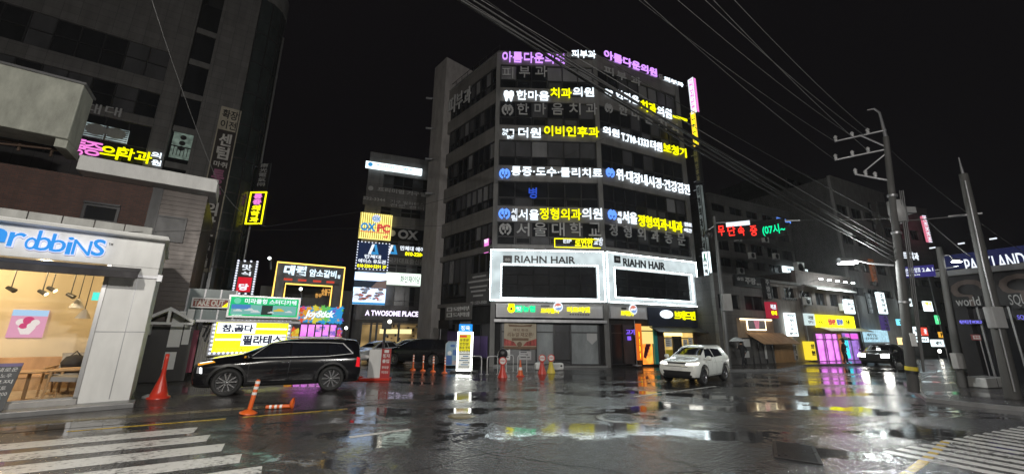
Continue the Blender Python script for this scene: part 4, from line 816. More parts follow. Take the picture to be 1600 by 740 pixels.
# stair shaft with one lit landing
mb = MB(); zl0, zl1 = TB.uv(285, 262)[1], TB.uv(285, 205)[1]
g = MB(); f = MB()
for k in range(9):
    z0 = 2 + k * 3.1; le = MB(); le.box(uS0, uS1, .5, .62, z0, z0 + .5); le.build('landing_edge', K['dconc'], t); g.quad([(uS0, .7, z0 + .5), (uS1, .7, z0 + .5), (uS1, .7, z0 + 3.1), (uS0, .7, z0 + 3.1)], 0)
w0 = g.build('stair_window', K['g0'], t)
q = tq(283, 205, 296, 264, .68); q = (uS0 + .1, uS1 - .05, TB.uv(290, 246)[1], TB.uv(290, 203)[1]); H_ = q[3] - q[2]
mb = MB(); mb.quad([(q[0], .66, q[2]), (q[1], .66, q[2]), (q[1], .66, q[3]), (q[0], .66, q[3])]); lw = mb.build('lit_window', emis('stair_light', (.5, .65, .55), .22, var=.4), t)
mb = MB(); mb.disc(((q[0] + q[1]) / 2, q[3] - .45), .2, .6, .64, 0, 12); mb.disc(((q[0] + q[1]) / 2, q[3] - .95), .2, .6, .64, 0, 12); mb.disc(((q[0] + q[1]) / 2, q[3] - 1.4), .2, .6, .64, 0, 12)
mb.box(q[0], q[1], .6, .64, q[2] + H_ * .42, q[2] + H_ * .46)
for k in range(7): mb.box(q[0] + (q[1] - q[0]) * k / 6 - .02, q[0] + (q[1] - q[0]) * k / 6 + .02, .6, .64, q[2] + H_ * .1, q[2] + H_ * .42)
mb.build('banister', K['dmetal'], lw)
# rounded glass corner tower
rc = 2.0; cu, cd = uR, rc
arc = [(cu + rc * math.sin(R_(a)), cd - rc * math.cos(R_(a))) for a in range(0, 106, 7)]
mb = MB(); mb.prism([(x, y, 0) for x, y in arc] + [(cu + rc * .6, 12, 0), (cu, 12, 0)], (0, 0, zT - 1.8), 0, False); mb.build('corner_glass', mat('grey_green_corner_glass', (.035, .044, .044), .2, var=.5, scale=.7), t)
def arcstrip(mb, r0, r1, z0, z1, mi=0):
    for a in range(0, 105, 7):
        A = [(cu + r * math.sin(R_(x)), cd - r * math.cos(R_(x)), z0) for r, x in ((r1, a), (r1, a + 7), (r0, a + 7), (r0, a))]; mb.prism(A, (0, 0, z1 - z0), mi)
mb = MB(); arcstrip(mb, rc - .2, rc + .12, zT - 1.8, zT)
mb.build('corner_cornice', K['dconc'], t)
mb = MB()
for k in range(10): arcstrip(mb, rc - .1, rc + .05, .6 + k * 3.1, .75 + k * 3.1)
for k in range(10): arcstrip(mb, rc - .1, rc + .03, 2.0 + k * 3.1, 2.06 + k * 3.1)
for a in (0, 28, 56, 84): x, y = cu + (rc + .03) * math.sin(R_(a)), cd - (rc + .03) * math.cos(R_(a)); mb.tube([(x, y, 0), (x, y, zT - 1.8)], .05, 5)
mb.build('corner_mullion', K['dmetal'], t)
mb = MB(); x, y = cu + rc * .98, cd - .4; mb.tube([(x + .15, y, 0), (x + .15, y, zT - 4)], .09, 8); mb.build('drain_pipe', K['alu'], t)
# clinic letters, window, banner
q = tq(163, 232, 232, 255, -.1)
row(TB, 'clinic_sign', 'pink and yellow lit letters across the dark clinic block', [('통', (118, 216, 131, 244), K['ePk'], .04), ('증', (134, 220, 158, 246), K['ePk'], .04), ('의', (160, 226, 184, 250), K['eY'], .04), ('학과', (186, 229, 235, 257), K['eY'], .04), ('의', (238, 237, 251, 248), K['eW'], .03), ('원', (238, 249, 251, 260), K['eW'], .03)], gA, -.12)
row(TB, 'wall_letters', 'two large dull letters on the clinic block above the lit letters', [('대', (137, 160, 156, 180), K['grey_letter'], .03), ('대', (167, 165, 188, 184), K['grey_letter'], .03)], gG, -.05, False)
q = tq(133, 190, 197, 226, .12); t3 = thing('lit_clinic_window', 'bright clinic window with blinds and two pale round discs', 'window', TB, ((q[0] + q[1]) / 2, .1, q[2])); mb = MB(); mb.box(q[0], q[1], .1, .18, q[2], q[3]); mb.build('pane', emis('clinic_room', (.5, .62, .62), .55, var=.6, scale=1.5), t3)
mb = MB()
for k in range(7): mb.box(q[0], q[1], .05, .08, q[2] + (q[3] - q[2]) * k / 7, q[2] + (q[3] - q[2]) * k / 7 + .06)
mb.box((q[0] + q[1]) / 2 - .05, (q[0] + q[1]) / 2 + .05, .04, .1, q[2], q[3]); mb.build('blind', K['dconc'], t3)
mb = MB()
for a in (.28, .72): mb.disc((q[0] + (q[1] - q[0]) * a, q[2] + (q[3] - q[2]) * .6), .55, .0, .045, 0, 18, .42)
mb.build('round_disc', mat('pale_round_disc', (.3, .31, .29), .6), t3)  # pale unlit discs set in front of the blind
q = tq(203, 262, 235, 278, -.1); t3 = thing('small_sign', 'small unlit sign board under the lit clinic letters', 'sign', TB, (q[0], -.1, q[2])); mb = MB(); mb.box(q[0], q[1], -.1, 0, q[2], q[3]); mb.build('sign_panel', K['dletter'], t3); mb = MB(); mb.text('통증의', (q[0] + .1, q[1] - .1, q[2] + .1, q[3] - .1), -.1, .02, 0, .02); mb.build('lettering', mat('dull_yellow_letters', (.35, .28, .12), .5), t3)
b = TB.box(305, 168, 362, 425, -.06); b = ((TB.uv(320, 249, -.06)[0] + TB.uv(307, 416, -.06)[0]) / 2 - .1, (TB.uv(371, 200, -.06)[0] + TB.uv(335, 410, -.06)[0]) / 2 - .05, TB.uv(330, 425, -.06)[1], TB.uv(345, 165, -.06)[1])
print('banner', b)
t = thing('wall_banner', 'tall brown and beige clinic banner down the block edge', 'banner', TB, ((b[0] + b[1]) / 2, -.06, b[2])); W_, H_ = b[1] - b[0], b[3] - b[2]
mb = MB(); mb.box(b[0], b[1], -.06, .0, b[2], b[3]); mb.build('cloth', mat('beige_banner', (.42, .38, .3), .7), t)
mb = MB(); mb.box(b[0] + W_ * .06, b[1] - W_ * .06, -.068, -.061, b[2] + H_ * .02, b[3] - H_ * .15); mb.build('dark_field', mat('brown_banner_field', (.03, .022, .02), .7), t)
mb = MB(); mb.text('확장', (b[0] + W_ * .12, b[1] - W_ * .12, b[3] - H_ * .075, b[3] - H_ * .015), -.061, .012, 0, .02); mb.text('이전', (b[0] + W_ * .12, b[1] - W_ * .12, b[3] - H_ * .14, b[3] - H_ * .085), -.061, .012, 0, .02); mb.build('lettering', K['dletter'], t)
mb = MB(); pos = [('센', .17, .25), ('텀', .255, .335), ('의', .60, .68), ('학', .685, .76), ('과', .765, .83), ('료', .90, .93), ('시', .935, .975)]
for c, a, e in pos: mb.text(c, (b[0] + W_ * .2, b[1] - W_ * .2, b[3] - H_ * e, b[3] - H_ * a), -.069, .012, 0, .03)
mb.text('마취', (b[0] + W_ * .18, b[1] - W_ * .18, b[3] - H_ * .385, b[3] - H_ * .35), -.069, .012, 0, .02); mb.text('30일', (b[0] + W_ * .2, b[1] - W_ * .2, b[3] - H_ * .88, b[3] - H_ * .85), -.069, .012, 0, .02); mb.box(b[0] + W_ * .2, b[1] - W_ * .2, -.08, -.069, b[3] - H_ * .843, b[3] - H_ * .838); mb.build('lettering', mat('pale_banner_letters', (.6, .58, .55), .6), t)
mb = MB(); 
for c, a, e in (('통', .40, .49), ('증', .5, .59)): mb.text(c, (b[0] + W_ * .2, b[1] - W_ * .2, b[3] - H_ * e, b[3] - H_ * a), -.069, .012, 0, .03)
mb.build('lettering', mat('dull_plum_letters', (.35, .12, .22), .6), t)
q = (b[0] - .1, b[1] - .3, TB.uv(320, 465, -.06)[1], b[2] - .1); t = thing('wall_notice', 'grey notice board below the tall brown banner', 'notice', TB, (q[0], -.05, q[2])); mb = MB(); mb.box(q[0], q[1], -.05, 0, q[2], q[3]); mb.build('sign_panel', K['greysign'], t); mb = MB(); mb.text('약침', (q[0] + .3, q[1] - .3, q[3] - .9, q[3] - .2), -.05, .02, 0, .02); mb.text('그레이스', (q[0] + .2, q[1] - .2, q[3] - 1.5, q[3] - 1.0), -.05, .02, 0, .0); mb.build('lettering', K['dletter'], t)
# projecting signs at the rounded corner
PC = Fac(TB.W(cu + rc * .8, cd - rc * .5), 95.0)
q = PC.box(392, 300, 409, 350); t = thing('projecting_sign', 'small yellow framed vertical sign with pink and yellow letters, left block', 'sign', PC, (q[0], 0, q[2])); mb = MB(); mb.box(q[0], q[1], 0, .25, q[2], q[3]); mb.build('sign_box', K['dmetal'], t); mb = MB(); mb.rings(q, .1, -.06, -.002); mb.build('tube_frame', K['eYs'], t); h = (q[3] - q[2] - .3) / 5; W_ = q[1] - q[0]
for c, i0, i1, mt in (('통증', 0, 2, 'ePk'), ('의학과', 2, 5, 'eYs')):
    mb = MB()
    for k in range(i0, i1): mb.text(c[k - i0], (q[0] + W_ * .25, q[1] - W_ * .25, q[3] - .15 - h * (k + .95), q[3] - .15 - h * (k + .05)), -.01, .04, 0, .04)
    mb.build('lettering', K[mt], t)
mb = MB(); mb.tube([(q[0] - .5, .12, q[3] - .3), (q[0], .12, q[3] - .3)], .04, 5); mb.build('bracket', K['steel'], t)
q = PC.box(404, 255, 416, 299); t = thing('projecting_sign', 'unlit vertical sign with small grey characters above the yellow one', 'sign', PC, (q[0], 0, q[2])); mb = MB(); mb.box(q[0], q[1], 0, .1, q[2], q[3]); mb.build('sign_box', K['dmetal'], t); mb = MB(); h = (q[3] - q[2]) / 6; W_ = q[1] - q[0]
for k, c in enumerate('南光電氣㈜'): mb.text(c, (q[0] + W_ * .2, q[1] - W_ * .2, q[3] - h * (k + .95), q[3] - h * (k + .1)), -.0, .03, 0, .01)
mb.build('lettering', K['grey_letter'], t); mb = MB(); mb.tube([(q[0] - .5, .05, q[3] - .3), (q[0], .05, q[3] - .3)], .04, 5); mb.build('bracket', K['steel'], t)

# ================================================================ SIGNS AND SHEDS BEHIND THE BLACK SUV
DS = Fac(G(303, 592), 56.0)
def dq(x0, y0, x1, y1, d=0): return DS.box(x0, y0, x1, y1, d)
def dots(mb, b, n, m, r, d, mi=0):
    for i in range(n):
        u = b[0] + (b[1] - b[0]) * i / (n - 1)
        for z in (b[2], b[3]): mb.lathe([(0, -.03), (r, -.02), (r, .01), (0, .03)], 6, (u, d, z), mi, 'y')
    for j in range(1, m - 1):
        z = b[2] + (b[3] - b[2]) * j / (m - 1)
        for u in (b[0], b[1]): mb.lathe([(0, -.03), (r, -.02), (r, .01), (0, .03)], 6, (u, d, z), mi, 'y')
eDot = emis('sign_bulbs', (.8, .85, 1), 1.3, False)
t = thing('shed', 'low shed with corrugated front and metal roof under the green billboard', 'shed', DS, (2, 0, 0))
u0, u1 = ur - .2 + 0, DS.uv(455, 520)[0]; zs = DS.uv(330, 503)[1]
u0 = DS.uv(307, 550)[0]
mb = MB(); mb.box(u0, u1, .1, 4, 0, zs); mb.build('wall', K['conc'], t)
mb = MB()
for k in range(26): mb.tube([(u0 + .05 + k * .075, .08, .1), (u0 + .05 + k * .075, .08, zs)], .03, 5)
mb.build('corrugated_front', K['conc'], t)
mb = MB(); mb.prism([(u0 - .2, -.5, zs), (u1 + .3, -.5, zs), (u1 + .3, 4.2, zs + .5), (u0 - .2, 4.2, zs + .5)], (0, 0, .1)); mb.build('roof', K['steel'], t)
mb = MB(); a = DS.uv(335, 530)
for k, (x, y) in enumerate(((318, 520), (330, 515), (338, 525), (345, 540))):
    c = DS.uv(x, y); mb.tube([(c[0] - .25, .0, c[1] - .3), (c[0] - .1, .0, c[1] + .3), (c[0] + .2, .0, c[1] + .2), (c[0] + .1, .0, c[1] - .35)], .04, 5)
mb.build('graffiti', K['dletter'], t)
q = dq(291, 515, 306, 545, -.05); mb = MB(); mb.box(q[0], q[1], -.06, .0, .3, q[3]); props(mb.build('burgundy_panel', K['burg'], fac=DS, at=((q[0] + q[1]) / 2, 0, .3)), 'burgundy painted panel beside the gabled door', 'panel')
q = dq(339, 502, 445, 548, -.25); t = thing('pilates_billboard', 'white and yellow lit billboard edged with round bulbs behind the black car', 'billboard', DS, ((q[0] + q[1]) / 2, -.25, q[2])); W_, H_ = q[1] - q[0], q[3] - q[2]
mb = MB(); mb.box(q[0], q[1], -.25, -.05, q[2], q[3]); mb.build('sign_panel', K['eYP'], t)
mb = MB(); mb.box(q[0] + W_ * .02, q[0] + W_ * .53, -.258, -.251, q[2] + H_ * .62, q[3] - H_ * .03); mb.box(q[0] + W_ * .36, q[1] - W_ * .02, -.262, -.253, q[2] + H_ * .2, q[2] + H_ * .58); mb.box(q[0] + W_ * .02, q[0] + W_ * .36, -.258, -.251, q[2] + H_ * .38, q[2] + H_ * .44); mb.box(q[0] + W_ * .5, q[1] - W_ * .02, -.258, -.251, q[2] + H_ * .75, q[2] + H_ * .8); mb.build('white_band', emis('lit_white_band', (.85, .92, .95), 2.0), t)
mb = MB(); mb.text('참,곱다', (q[0] + W_ * .08, q[0] + W_ * .5, q[2] + H_ * .64, q[2] + H_ * .92), -.265, .02, 0, .045); mb.text('필라테스', (q[0] + W_ * .38, q[0] + W_ * .93, q[2] + H_ * .22, q[2] + H_ * .56), -.265, .02, 0, .045); mb.text('요가스튜디오', (q[0] + W_ * .75, q[1] - W_ * .03, q[2] + H_ * .84, q[2] + H_ * .91), -.265, .01); mb.text('체형교정·다이어트·재활운동·자세교정', (q[0] + W_ * .05, q[0] + W_ * .6, q[2] + H_ * .06, q[2] + H_ * .13), -.265, .01); mb.build('lettering', mat('navy_letters', (.02, .03, .12), .5), t)
mb = MB(); dots(mb, (q[0] - .05, q[1] + .05, q[2] - .05, q[3] + .05), 19, 9, .06, -.27); mb.build('bulb_border', eDot, t)
mb = MB(); mb.rings((q[0] - .16, q[1] + .16, q[2] - .16, q[3] + .16), .2, -.23, -.06); mb.build('sign_frame', K['steel'], t)
q = dq(340, 553, 400, 566, -.1); t = thing('small_sign', 'dark red sign strip under the yellow billboard', 'sign', DS, ((q[0] + q[1]) / 2, -.1, q[2])); mb = MB(); mb.box(q[0], q[1], -.12, 0.05, q[2], q[3]); mb.build('sign_panel', mat('dark_red_board', (.25, .05, .04), .5), t); mb = MB(); mb.text('필라테스 2F', (q[0] + .3, q[1] - .8, q[2] + .05, q[3] - .05), -.12, .02, 0, .02); mb.build('lettering', K['refl'], t)
q = dq(361, 462, 464, 496, -.5); t = thing('green_billboard', 'green lit study cafe billboard with car pictures above the yellow one', 'billboard', DS, ((q[0] + q[1]) / 2, -.5, q[2])); W_, H_ = q[1] - q[0], q[3] - q[2]
mb = MB(); mb.box(q[0], q[1], -.5, -.3, q[2], q[3]); mb.build('sign_panel', emis('lit_green_panel', (.02, .5, .17), 1.2, var=.15), t)
mb = MB(); mb.rings((q[0] - .06, q[1] + .06, q[2] - .06, q[3] + .06), .08, -.54, -.3); mb.build('sign_frame', K['alu'], t)
mb = MB(); mb.text('미라클힝 스터디카페', (q[0] + W_ * .2, q[1] - W_ * .04, q[2] + H_ * .66, q[2] + H_ * .92), -.5, .02, 0, .025); mb.text('www.', (q[0] + W_ * .05, q[0] + W_ * .2, q[2] + H_ * .03, q[2] + H_ * .08), -.5, .02); mb.build('lettering', K['eWs'], t)
mb = MB(); mb.disc((q[0] + W_ * .1, q[2] + H_ * .78), H_ * .15, -.51, -.501); mb.build('round_mark', emis('pale_green_mark', (.2, .75, .5), .9, False), t)
cols = [('pic_blue', (.1, .3, .7)), ('pic_white', (.8, .85, .85)), ('pic_yellow', (.9, .65, .08)), ('pic_dark', (.05, .07, .06)), ('pic_teal', (.25, .6, .55))]
pm = [emis(n, c, .8, False) for n, c in cols]
mb = MB(); x0, x1, y0, y1 = q[0] + W_ * .03, q[1] - W_ * .03, q[2] + H_ * .1, q[2] + H_ * .6
for k, (a, b2, mi) in enumerate(((0, .45, 4), (.45, .62, 3), (.62, 1, 4))): mb.box(x0 + (x1 - x0) * a, x0 + (x1 - x0) * b2, -.506, -.501, y0, y1, mi)
mb.box(x0, x0 + (x1 - x0) * .28, -.509, -.5065, y0 + (y1 - y0) * .55, y1, 0)
for k, (a, c, s, mi) in enumerate(((.1, .3, .13, 1), (.27, .38, .15, 1), (.36, .22, .14, 1), (.52, .35, .12, 3), (.6, .2, .1, 1), (.72, .4, .17, 2), (.88, .3, .12, 1))):
    cx, cz, s2 = x0 + (x1 - x0) * a, y0 + (y1 - y0) * c, (x1 - x0) * s; sh = [(-.5, 0), (-.48, .18), (-.25, .24), (-.1, .42), (.22, .42), (.36, .22), (.5, .16), (.5, 0)]
    mb.wallpoly([(cx + s2 * e, cz + s2 * .7 * g_) for e, g_ in sh], -.512 - k * .002, -.5095, mi)
mb.build('car_pictures', pm, t)
q = dq(301, 464, 357, 482, -.55); t = thing('take_out_sign', 'TAKE OUT sign board with a yellow corner above the shed', 'sign', DS, ((q[0] + q[1]) / 2, -.55, q[2])); W_, H_ = q[1] - q[0], q[3] - q[2]
mb = MB(); mb.box(q[0], q[1], -.58, -.5, q[2], q[3]); mb.build('sign_panel', mat('maroon_board', (.3, .06, .04), .5), t); mb = MB(); mb.rings(q, .06, -.61, -.581); mb.build('sign_frame', K['refl'], t)
mb = MB(); mb.text('TAKE OUT', (q[0] + W_ * .06, q[0] + W_ * .86, q[2] + H_ * .2, q[2] + H_ * .82), -.58, .02, 0, .04); mb.build('lettering', mat('cream_letters', (.75, .72, .65), .5), t); mb = MB(); mb.wallpoly([(q[1] - W_ * .22, q[2] + .02), (q[1], q[2] + .02), (q[1], q[2] + H_ * .75)], -.606, -.59); mb.build('yellow_corner', K['eYs'], t)
q = dq(297, 450, 362, 503, -.3); t = thing('glass_lean_to', 'grey glazed lean-to behind the TAKE OUT sign', 'lean-to', DS, ((q[0] + q[1]) / 2, -.3, q[2])); mb = MB(); mb.box(q[0], q[1], -.35, .2, q[2], q[3]); mb.build('glazing', mat('grey_green_glazing', (.2, .25, .25), .3, var=.3), t); mb = MB()
for k in range(4): mb.box(q[0] + (q[1] - q[0]) * k / 3 - .03, q[0] + (q[1] - q[0]) * k / 3 + .03, -.4, -.35, q[2], q[3])
mb.build('frame', K['steel'], t)
# LED tower sign
LT = Fac(DS.W(*DS.uv(383, 440, 2.2)[:1], 2.2), 70.0); q = LT.box(373, 407, 394, 459); t = thing('bulb_tower_sign', 'narrow vertical sign edged with white bulbs, red panel low on it', 'sign', LT, ((q[0] + q[1]) / 2, 0, q[2])); W_, H_ = q[1] - q[0], q[3] - q[2]
mb = MB(); mb.box(q[0], q[1], 0, .3, q[2], q[3]); mb.build('sign_box', K['dmetal'], t); mb = MB(); mb.box(q[0] + .12, q[1] - .12, -.02, 0, q[2] + .1, q[2] + H_ * .5); mb.build('red_panel', emis('red_lit_panel', (.8, .02, .04), .9), t)
mb = MB(); mb.text('당', (q[0] + W_ * .25, q[1] - W_ * .25, q[2] + H_ * .1, q[2] + H_ * .3), -.02, .03, 0, .04); mb.text('식', (q[0] + W_ * .25, q[1] - W_ * .25, q[2] + H_ * .55, q[2] + H_ * .68), -.0, .03, 0, .02); mb.text('맛', (q[0] + W_ * .25, q[1] - W_ * .25, q[2] + H_ * .72, q[2] + H_ * .9), -.0, .03, 0, .02); mb.build('lettering', K['eWs'], t); mb = MB(); dots(mb, (q[0], q[1], q[2], q[3]), 4, 14, .055, -.03); mb.build('bulb_border', eDot, t)
mb = MB(); mb.tube([((q[0] + q[1]) / 2, .15, 0), ((q[0] + q[1]) / 2, .15, q[2])], .08, 8); mb.build('post', K['steel'], t)
# rainbow shop front
JS = Fac(DS.W(*DS.uv(500, 520, 5.0)[:1], 5.0), 62.0); q = JS.box(463, 478, 533, 504); t = thing('rainbow_shop', 'rainbow splattered games shop front with magenta window behind the black car', 'shop', JS, ((q[0] + q[1]) / 2, 0, 0)); W_, H_ = q[1] - q[0], q[3] - q[2]
rc_ = [(.95, .12, .05), (1, .5, .05), (.95, .85, .08), (.2, .75, .15), (.05, .45, .95), (.25, .15, .7), (.9, .1, .35)]; rm = [emis('rainbow_splash', c, .75, False) for c in rc_]
mb = MB(); mb.box(q[0], q[1], .0, .3, q[2], q[3], 4); rnd = random.Random(11)
for k in range(150):
    a = rnd.random(); c = rnd.random(); mi = min(6, int([0, 1, 2, 3, 4, 4][min(5, int(a * 5.5))] if rnd.random() < .8 else rnd.randrange(7))); s = H_ * rnd.uniform(.08, .22); ph = rnd.random() * 6; cu_, cz_ = q[0] + W_ * a, q[2] + H_ * c
    mb.add([(cu_ + s * (1 if j % 2 else .45) * math.cos(ph + j * math.pi / 5), -.004 - k * .0006, cz_ + s * (1 if j % 2 else .45) * math.sin(ph + j * math.pi / 5)) for j in range(10)], [tuple(range(10))], mi)
mb.build('splash_sign', rm, t); mb = MB(); mb.text('JoyStick', (q[0] + W_ * .18, q[0] + W_ * .8, q[2] + H_ * .2, q[2] + H_ * .78), -.11, .03, 0, .05, slant=.25); mb.build('lettering', K['eWs'], t)
z1 = q[2] - .05; mb = MB(); mb.box(q[0], q[1], .15, 4, 0, z1); mb.build('wall', K['dconc'], t)
rw = JS.box(470, 505, 521, 560); mb = MB(); mb.quad([(rw[0], .12, .5), (rw[1], .12, .5), (rw[1], .12, z1 - .1), (rw[0], .12, z1 - .1)]); w0 = mb.build('lit_window', K['eMag'], t)
mb = MB()
for k in range(6): mb.box(rw[0] + (rw[1] - rw[0]) * k / 5 - .04, rw[0] + (rw[1] - rw[0]) * k / 5 + .04, .05, .12, .5, z1 - .1, 0)
rnd = random.Random(2)
for k in range(26): a = rw[0] + (rw[1] - rw[0]) * rnd.random(); c = .8 + (z1 - 1.2) * rnd.random(); mb.box(a, a + .35, .09, .115, c, c + .22, 1 + k % 2)
mb.build('shelf', [K['dmetal'], emis('violet_box', (.35, .2, .8), .8, False), emis('pink_box', (.9, .4, .8), 1, False)], w0)
for s0, s1 in ((q[0], rw[0] - .1), (rw[1] + .1, q[1])):
    mb = MB()
    for k in range(40): a = s0 + (s1 - s0) * rnd.random(); c = .5 + (z1 - .9) * rnd.random(); s = .22; ph = rnd.random() * 6; mb.add([(a + s * (1 if j % 2 else .45) * math.cos(ph + j * math.pi / 5), .1 - k * .001, c + s * (1 if j % 2 else .45) * math.sin(ph + j * math.pi / 5)) for j in range(10)], [tuple(range(10))], (k * 3) % 7 if s0 > q[0] else k % 3)
    mb.build('splash_pillar', rm, t)
# amber neon gate sign of the barbecue restaurant
GS = Fac(JS.W(*JS.uv(485, 450, 4.0)[:1], 4.0), 60.0); A = GS.uv(434, 408)[0], GS.uv(539, 418)[0]; zt_, zm_, zb_ = GS.uv(434, 409)[1], GS.uv(436, 442)[1], GS.uv(434, 470)[1]
t = thing('neon_gate_sign', 'black restaurant sign gate outlined with amber neon and white letters', 'sign', GS, ((A[0] + A[1]) / 2, 0, 0)); e = .13
mb = MB(); mb.box(A[0], A[1], .05, .4, zm_ + .1, zt_); mb.build('sign_panel', K['dletter'], t)
mb = MB(); r = .06
mb.tube([(A[0], 0, zb_), (A[0], 0, zt_), (A[1], 0, zt_), (A[1], 0, zb_ - .6)], r, 6); mb.tube([(A[0] + .7, 0, zb_), (A[0] + .7, 0, zm_), (A[1] - .75, 0, zm_), (A[1] - .75, 0, zb_ - .6)], r, 6); mb.build('neon_tube', K['eNeon'], t)
mb = MB(); mb.box(A[0] + .1, A[0] + .6, .05, .4, 0, zm_ + .1); mb.box(A[1] - .65, A[1] - .1, .05, .4, 0, zm_ + .25); mb.build('gate_post', K['dletter'], t)
mb = MB(); W_ = A[1] - A[0]; mb.text('대궐', (A[0] + W_ * .1, A[0] + W_ * .42, zm_ + .42 * (zt_ - zm_), zt_ - .1 * (zt_ - zm_)), .04, .06, 0, .05, slant=.05); mb.text('암소갈비', (A[0] + W_ * .47, A[0] + W_ * .88, zm_ + .42 * (zt_ - zm_), zt_ - .2 * (zt_ - zm_)), .04, .06, 0, .03); mb.text('점', (A[0] + W_ * .9, A[0] + W_ * .94, zm_ + .42 * (zt_ - zm_), zm_ + .6 * (zt_ - zm_)), .04, .06, 0, .03); mb.build('lettering', emis('pale_blue_lettering', (.7, .88, 1), 1.5), t)
mb = MB()
for a in (.12, .32, .54, .74): mb.box(A[0] + W_ * a, A[0] + W_ * (a + .12), .0, .05, zm_ + .16 * (zt_ - zm_), zm_ + .26 * (zt_ - zm_))
mb.build('red_label', emis('small_red_label', (.9, .1, .06), .7, False), t)
# barbecue restaurant seen under the gate, dark with a few lit words
t = thing('dark_restaurant', 'dark restaurant hall with faint lit words under the neon gate', 'building', GS, (0, 5, 0)); mb = MB(); mb.box(A[0] - 1, A[1] + 1.5, 5, 12, 0, zm_ + .2); mb.build('wall', K['dconc'], t); mb = MB(); q = GS.box(493, 458, 502, 465, 5); mb.text('한우', q, 5, .05, 0, .02); q = GS.box(503, 450, 520, 462, 5); mb.text('숯불구이', q, 5, .05, 0, .02); mb.build('lettering', emis('amber_words', (1, .5, .12), .9, False), t)
for x, y, lb, e_ in ((470, 451, 'bright white flood lamp above the rainbow shop', 6), (421, 403, 'small distant white lamp left of the neon gate', 3), (541, 512, 'small white wall lamp right of the rainbow shop', 6)):
    u, z = JS.uv(x, y, 1.0); tt = thing('wall_lamp', lb, 'lamp', JS, (u, 1.0, z)); mb = MB(); mb.lathe([(0, -.08), (.09, -.06), (.1, .06), (0, .08)], 12, (u, 1.0, z), 0, 'y'); mb.build('lens', emis('flood_lens', (.95, 1, .98), e_), tt); mb = MB(); mb.tube([(u, 1.1, z), (u, 1.6, z + .1), (u + .1, 1.9, z - .6)], .06, 6); mb.build('arm', K['steel'], tt)

# ================================================================ CAFE BLOCK (sign stack, coffee shop below)
OX = Fac(G(612, 551.5), 70.0)
def oq(x0, y0, x1, y1, d=0): return OX.box(x0, y0, x1, y1, d)
oL, oR = OX.uv(553, 480)[0], OX.uv(700, 400)[0] + 1; oT = OX.uv(575, 236)[1]
print('cafe block', OX.o, 'height', oT, oL, oR)
t = thing('cafe_block', 'seven storey dark block with a stack of lit sign panels on its left edge', 'building', OX)
zs0, zs1 = OX.uv(600, 499)[1], OX.uv(600, 481)[1]
mb = MB(); mb.box(oL, oR, .3, 12, 0, oT - .2); mb.build('inner_block', K['core'], t)
mb = MB(); mb.box(oL, oL + 1.6, 0, .3, zs1, oT)
rowsO = [(OX.uv(620, b)[1], OX.uv(620, a)[1]) for a, b in ((285, 305), (325, 345), (367, 388), (432, 470), (405, 425))]
rowsO = [(OX.uv(620, 478)[1], OX.uv(620, 447)[1]), (OX.uv(620, 425)[1], OX.uv(620, 400)[1]), (OX.uv(620, 385)[1], OX.uv(620, 360)[1]), (OX.uv(620, 338)[1], OX.uv(620, 320)[1]), (OX.uv(620, 297)[1], OX.uv(620, 275)[1])]
cur = zs1
for z0, z1 in rowsO: mb.box(oL + 1.6, oR, 0, .3, cur, z0); cur = z1
mb.box(oL + 1.6, oR, 0, .3, cur, oT); mb.box(oL, oR, -.05, .3, zs0 - .35, zs0 - .06); mb.build('wall', K['tile'], t)
for i, (z0, z1) in enumerate(rowsO):
    g = MB(); f = MB(); n = 8; w_ = (oR - oL - 1.6) / n
    for k in range(n): a = oL + 1.6 + k * w_; g.quad([(a, .2, z0), (a + w_, .2, z0), (a + w_, .2, z1), (a, .2, z1)], (k * 7 + i) % 3 % 2); f.box(a - .04, a + .04, .1, .25, z0, z1)
    f.box(oL + 1.6, oR, .1, .25, z0 + .5, z0 + .57); w0 = g.build('window', [K['g0'], K['g1']], t); f.build('frame', K['fram'], w0)
# coffee shop front
zf_ = zs0 - .35; uA, uB = OX.uv(562, 530)[0], oR
mb = MB(); mb.box(oL, uA, 0, .3, 0, zf_); d_ = OX.uv(580, 520)[0]; mb.build('pillar', K['dconc'], t)
mb = MB(); mb.quad([(uA, 1.6, .1), (uB, 1.6, .1), (uB, 1.6, zf_), (uA, 1.6, zf_)]); 
mb = MB(); mb.quad([(uA, .25, .1), (uB, .25, .1), (uB, .25, zf_), (uA, .25, zf_)]); w0 = mb.build('lit_window', emis('warm_cafe_room', (.72, .48, .2), .42, var=.75, scale=.7), t)
mb = MB()
for x in (562, 578, 587, 622, 655): u = OX.uv(x, 530)[0]; mb.box(u - .1, u + .1, .1, .24, .1, zf_, 0)
rnd = random.Random(9); us_ = OX.uv(588, 520)[0]
mb.box(us_ + .3, us_ + 3.4, .15, .24, zf_ - 1.0, zf_ - .55, 1)
for k in range(50): a = us_ + .3 + rnd.random() * 7; c = 1.0 + rnd.random() * 1.6; mb.box(a, a + .18, .19, .24, c, c + rnd.uniform(.1, .35), 2 + k % 4)
mb.box(uA, uB, .12, .24, 2.75, 2.85, 0); mb.build('frame', [K['dmetal'], emis('yellow_shelf_light', (1, .85, .4), 1.3), K['redbrick'], K['wood'], K['dmetal'], K['g2']], w0)
t = thing('cafe_sign', 'black coffee shop fascia with white lit capital letters', 'sign', OX, ((oL + oR) / 2, -.1, zs0)); mb = MB(); mb.box(oL, oR, -.2, -.0, zs0 - .06, zs1 + .3); mb.build('sign_panel', mat('black_plum_panel', (.025, .02, .026), .4), t); mb = MB(); mb.text('A TWOSOME PLACE', oq(571, 484, 653, 494.5, -.2), -.2, .08, 0, .03); mb.build('lettering', emis('violet_white_lettering', (.85, .75, 1), 1.8), t)
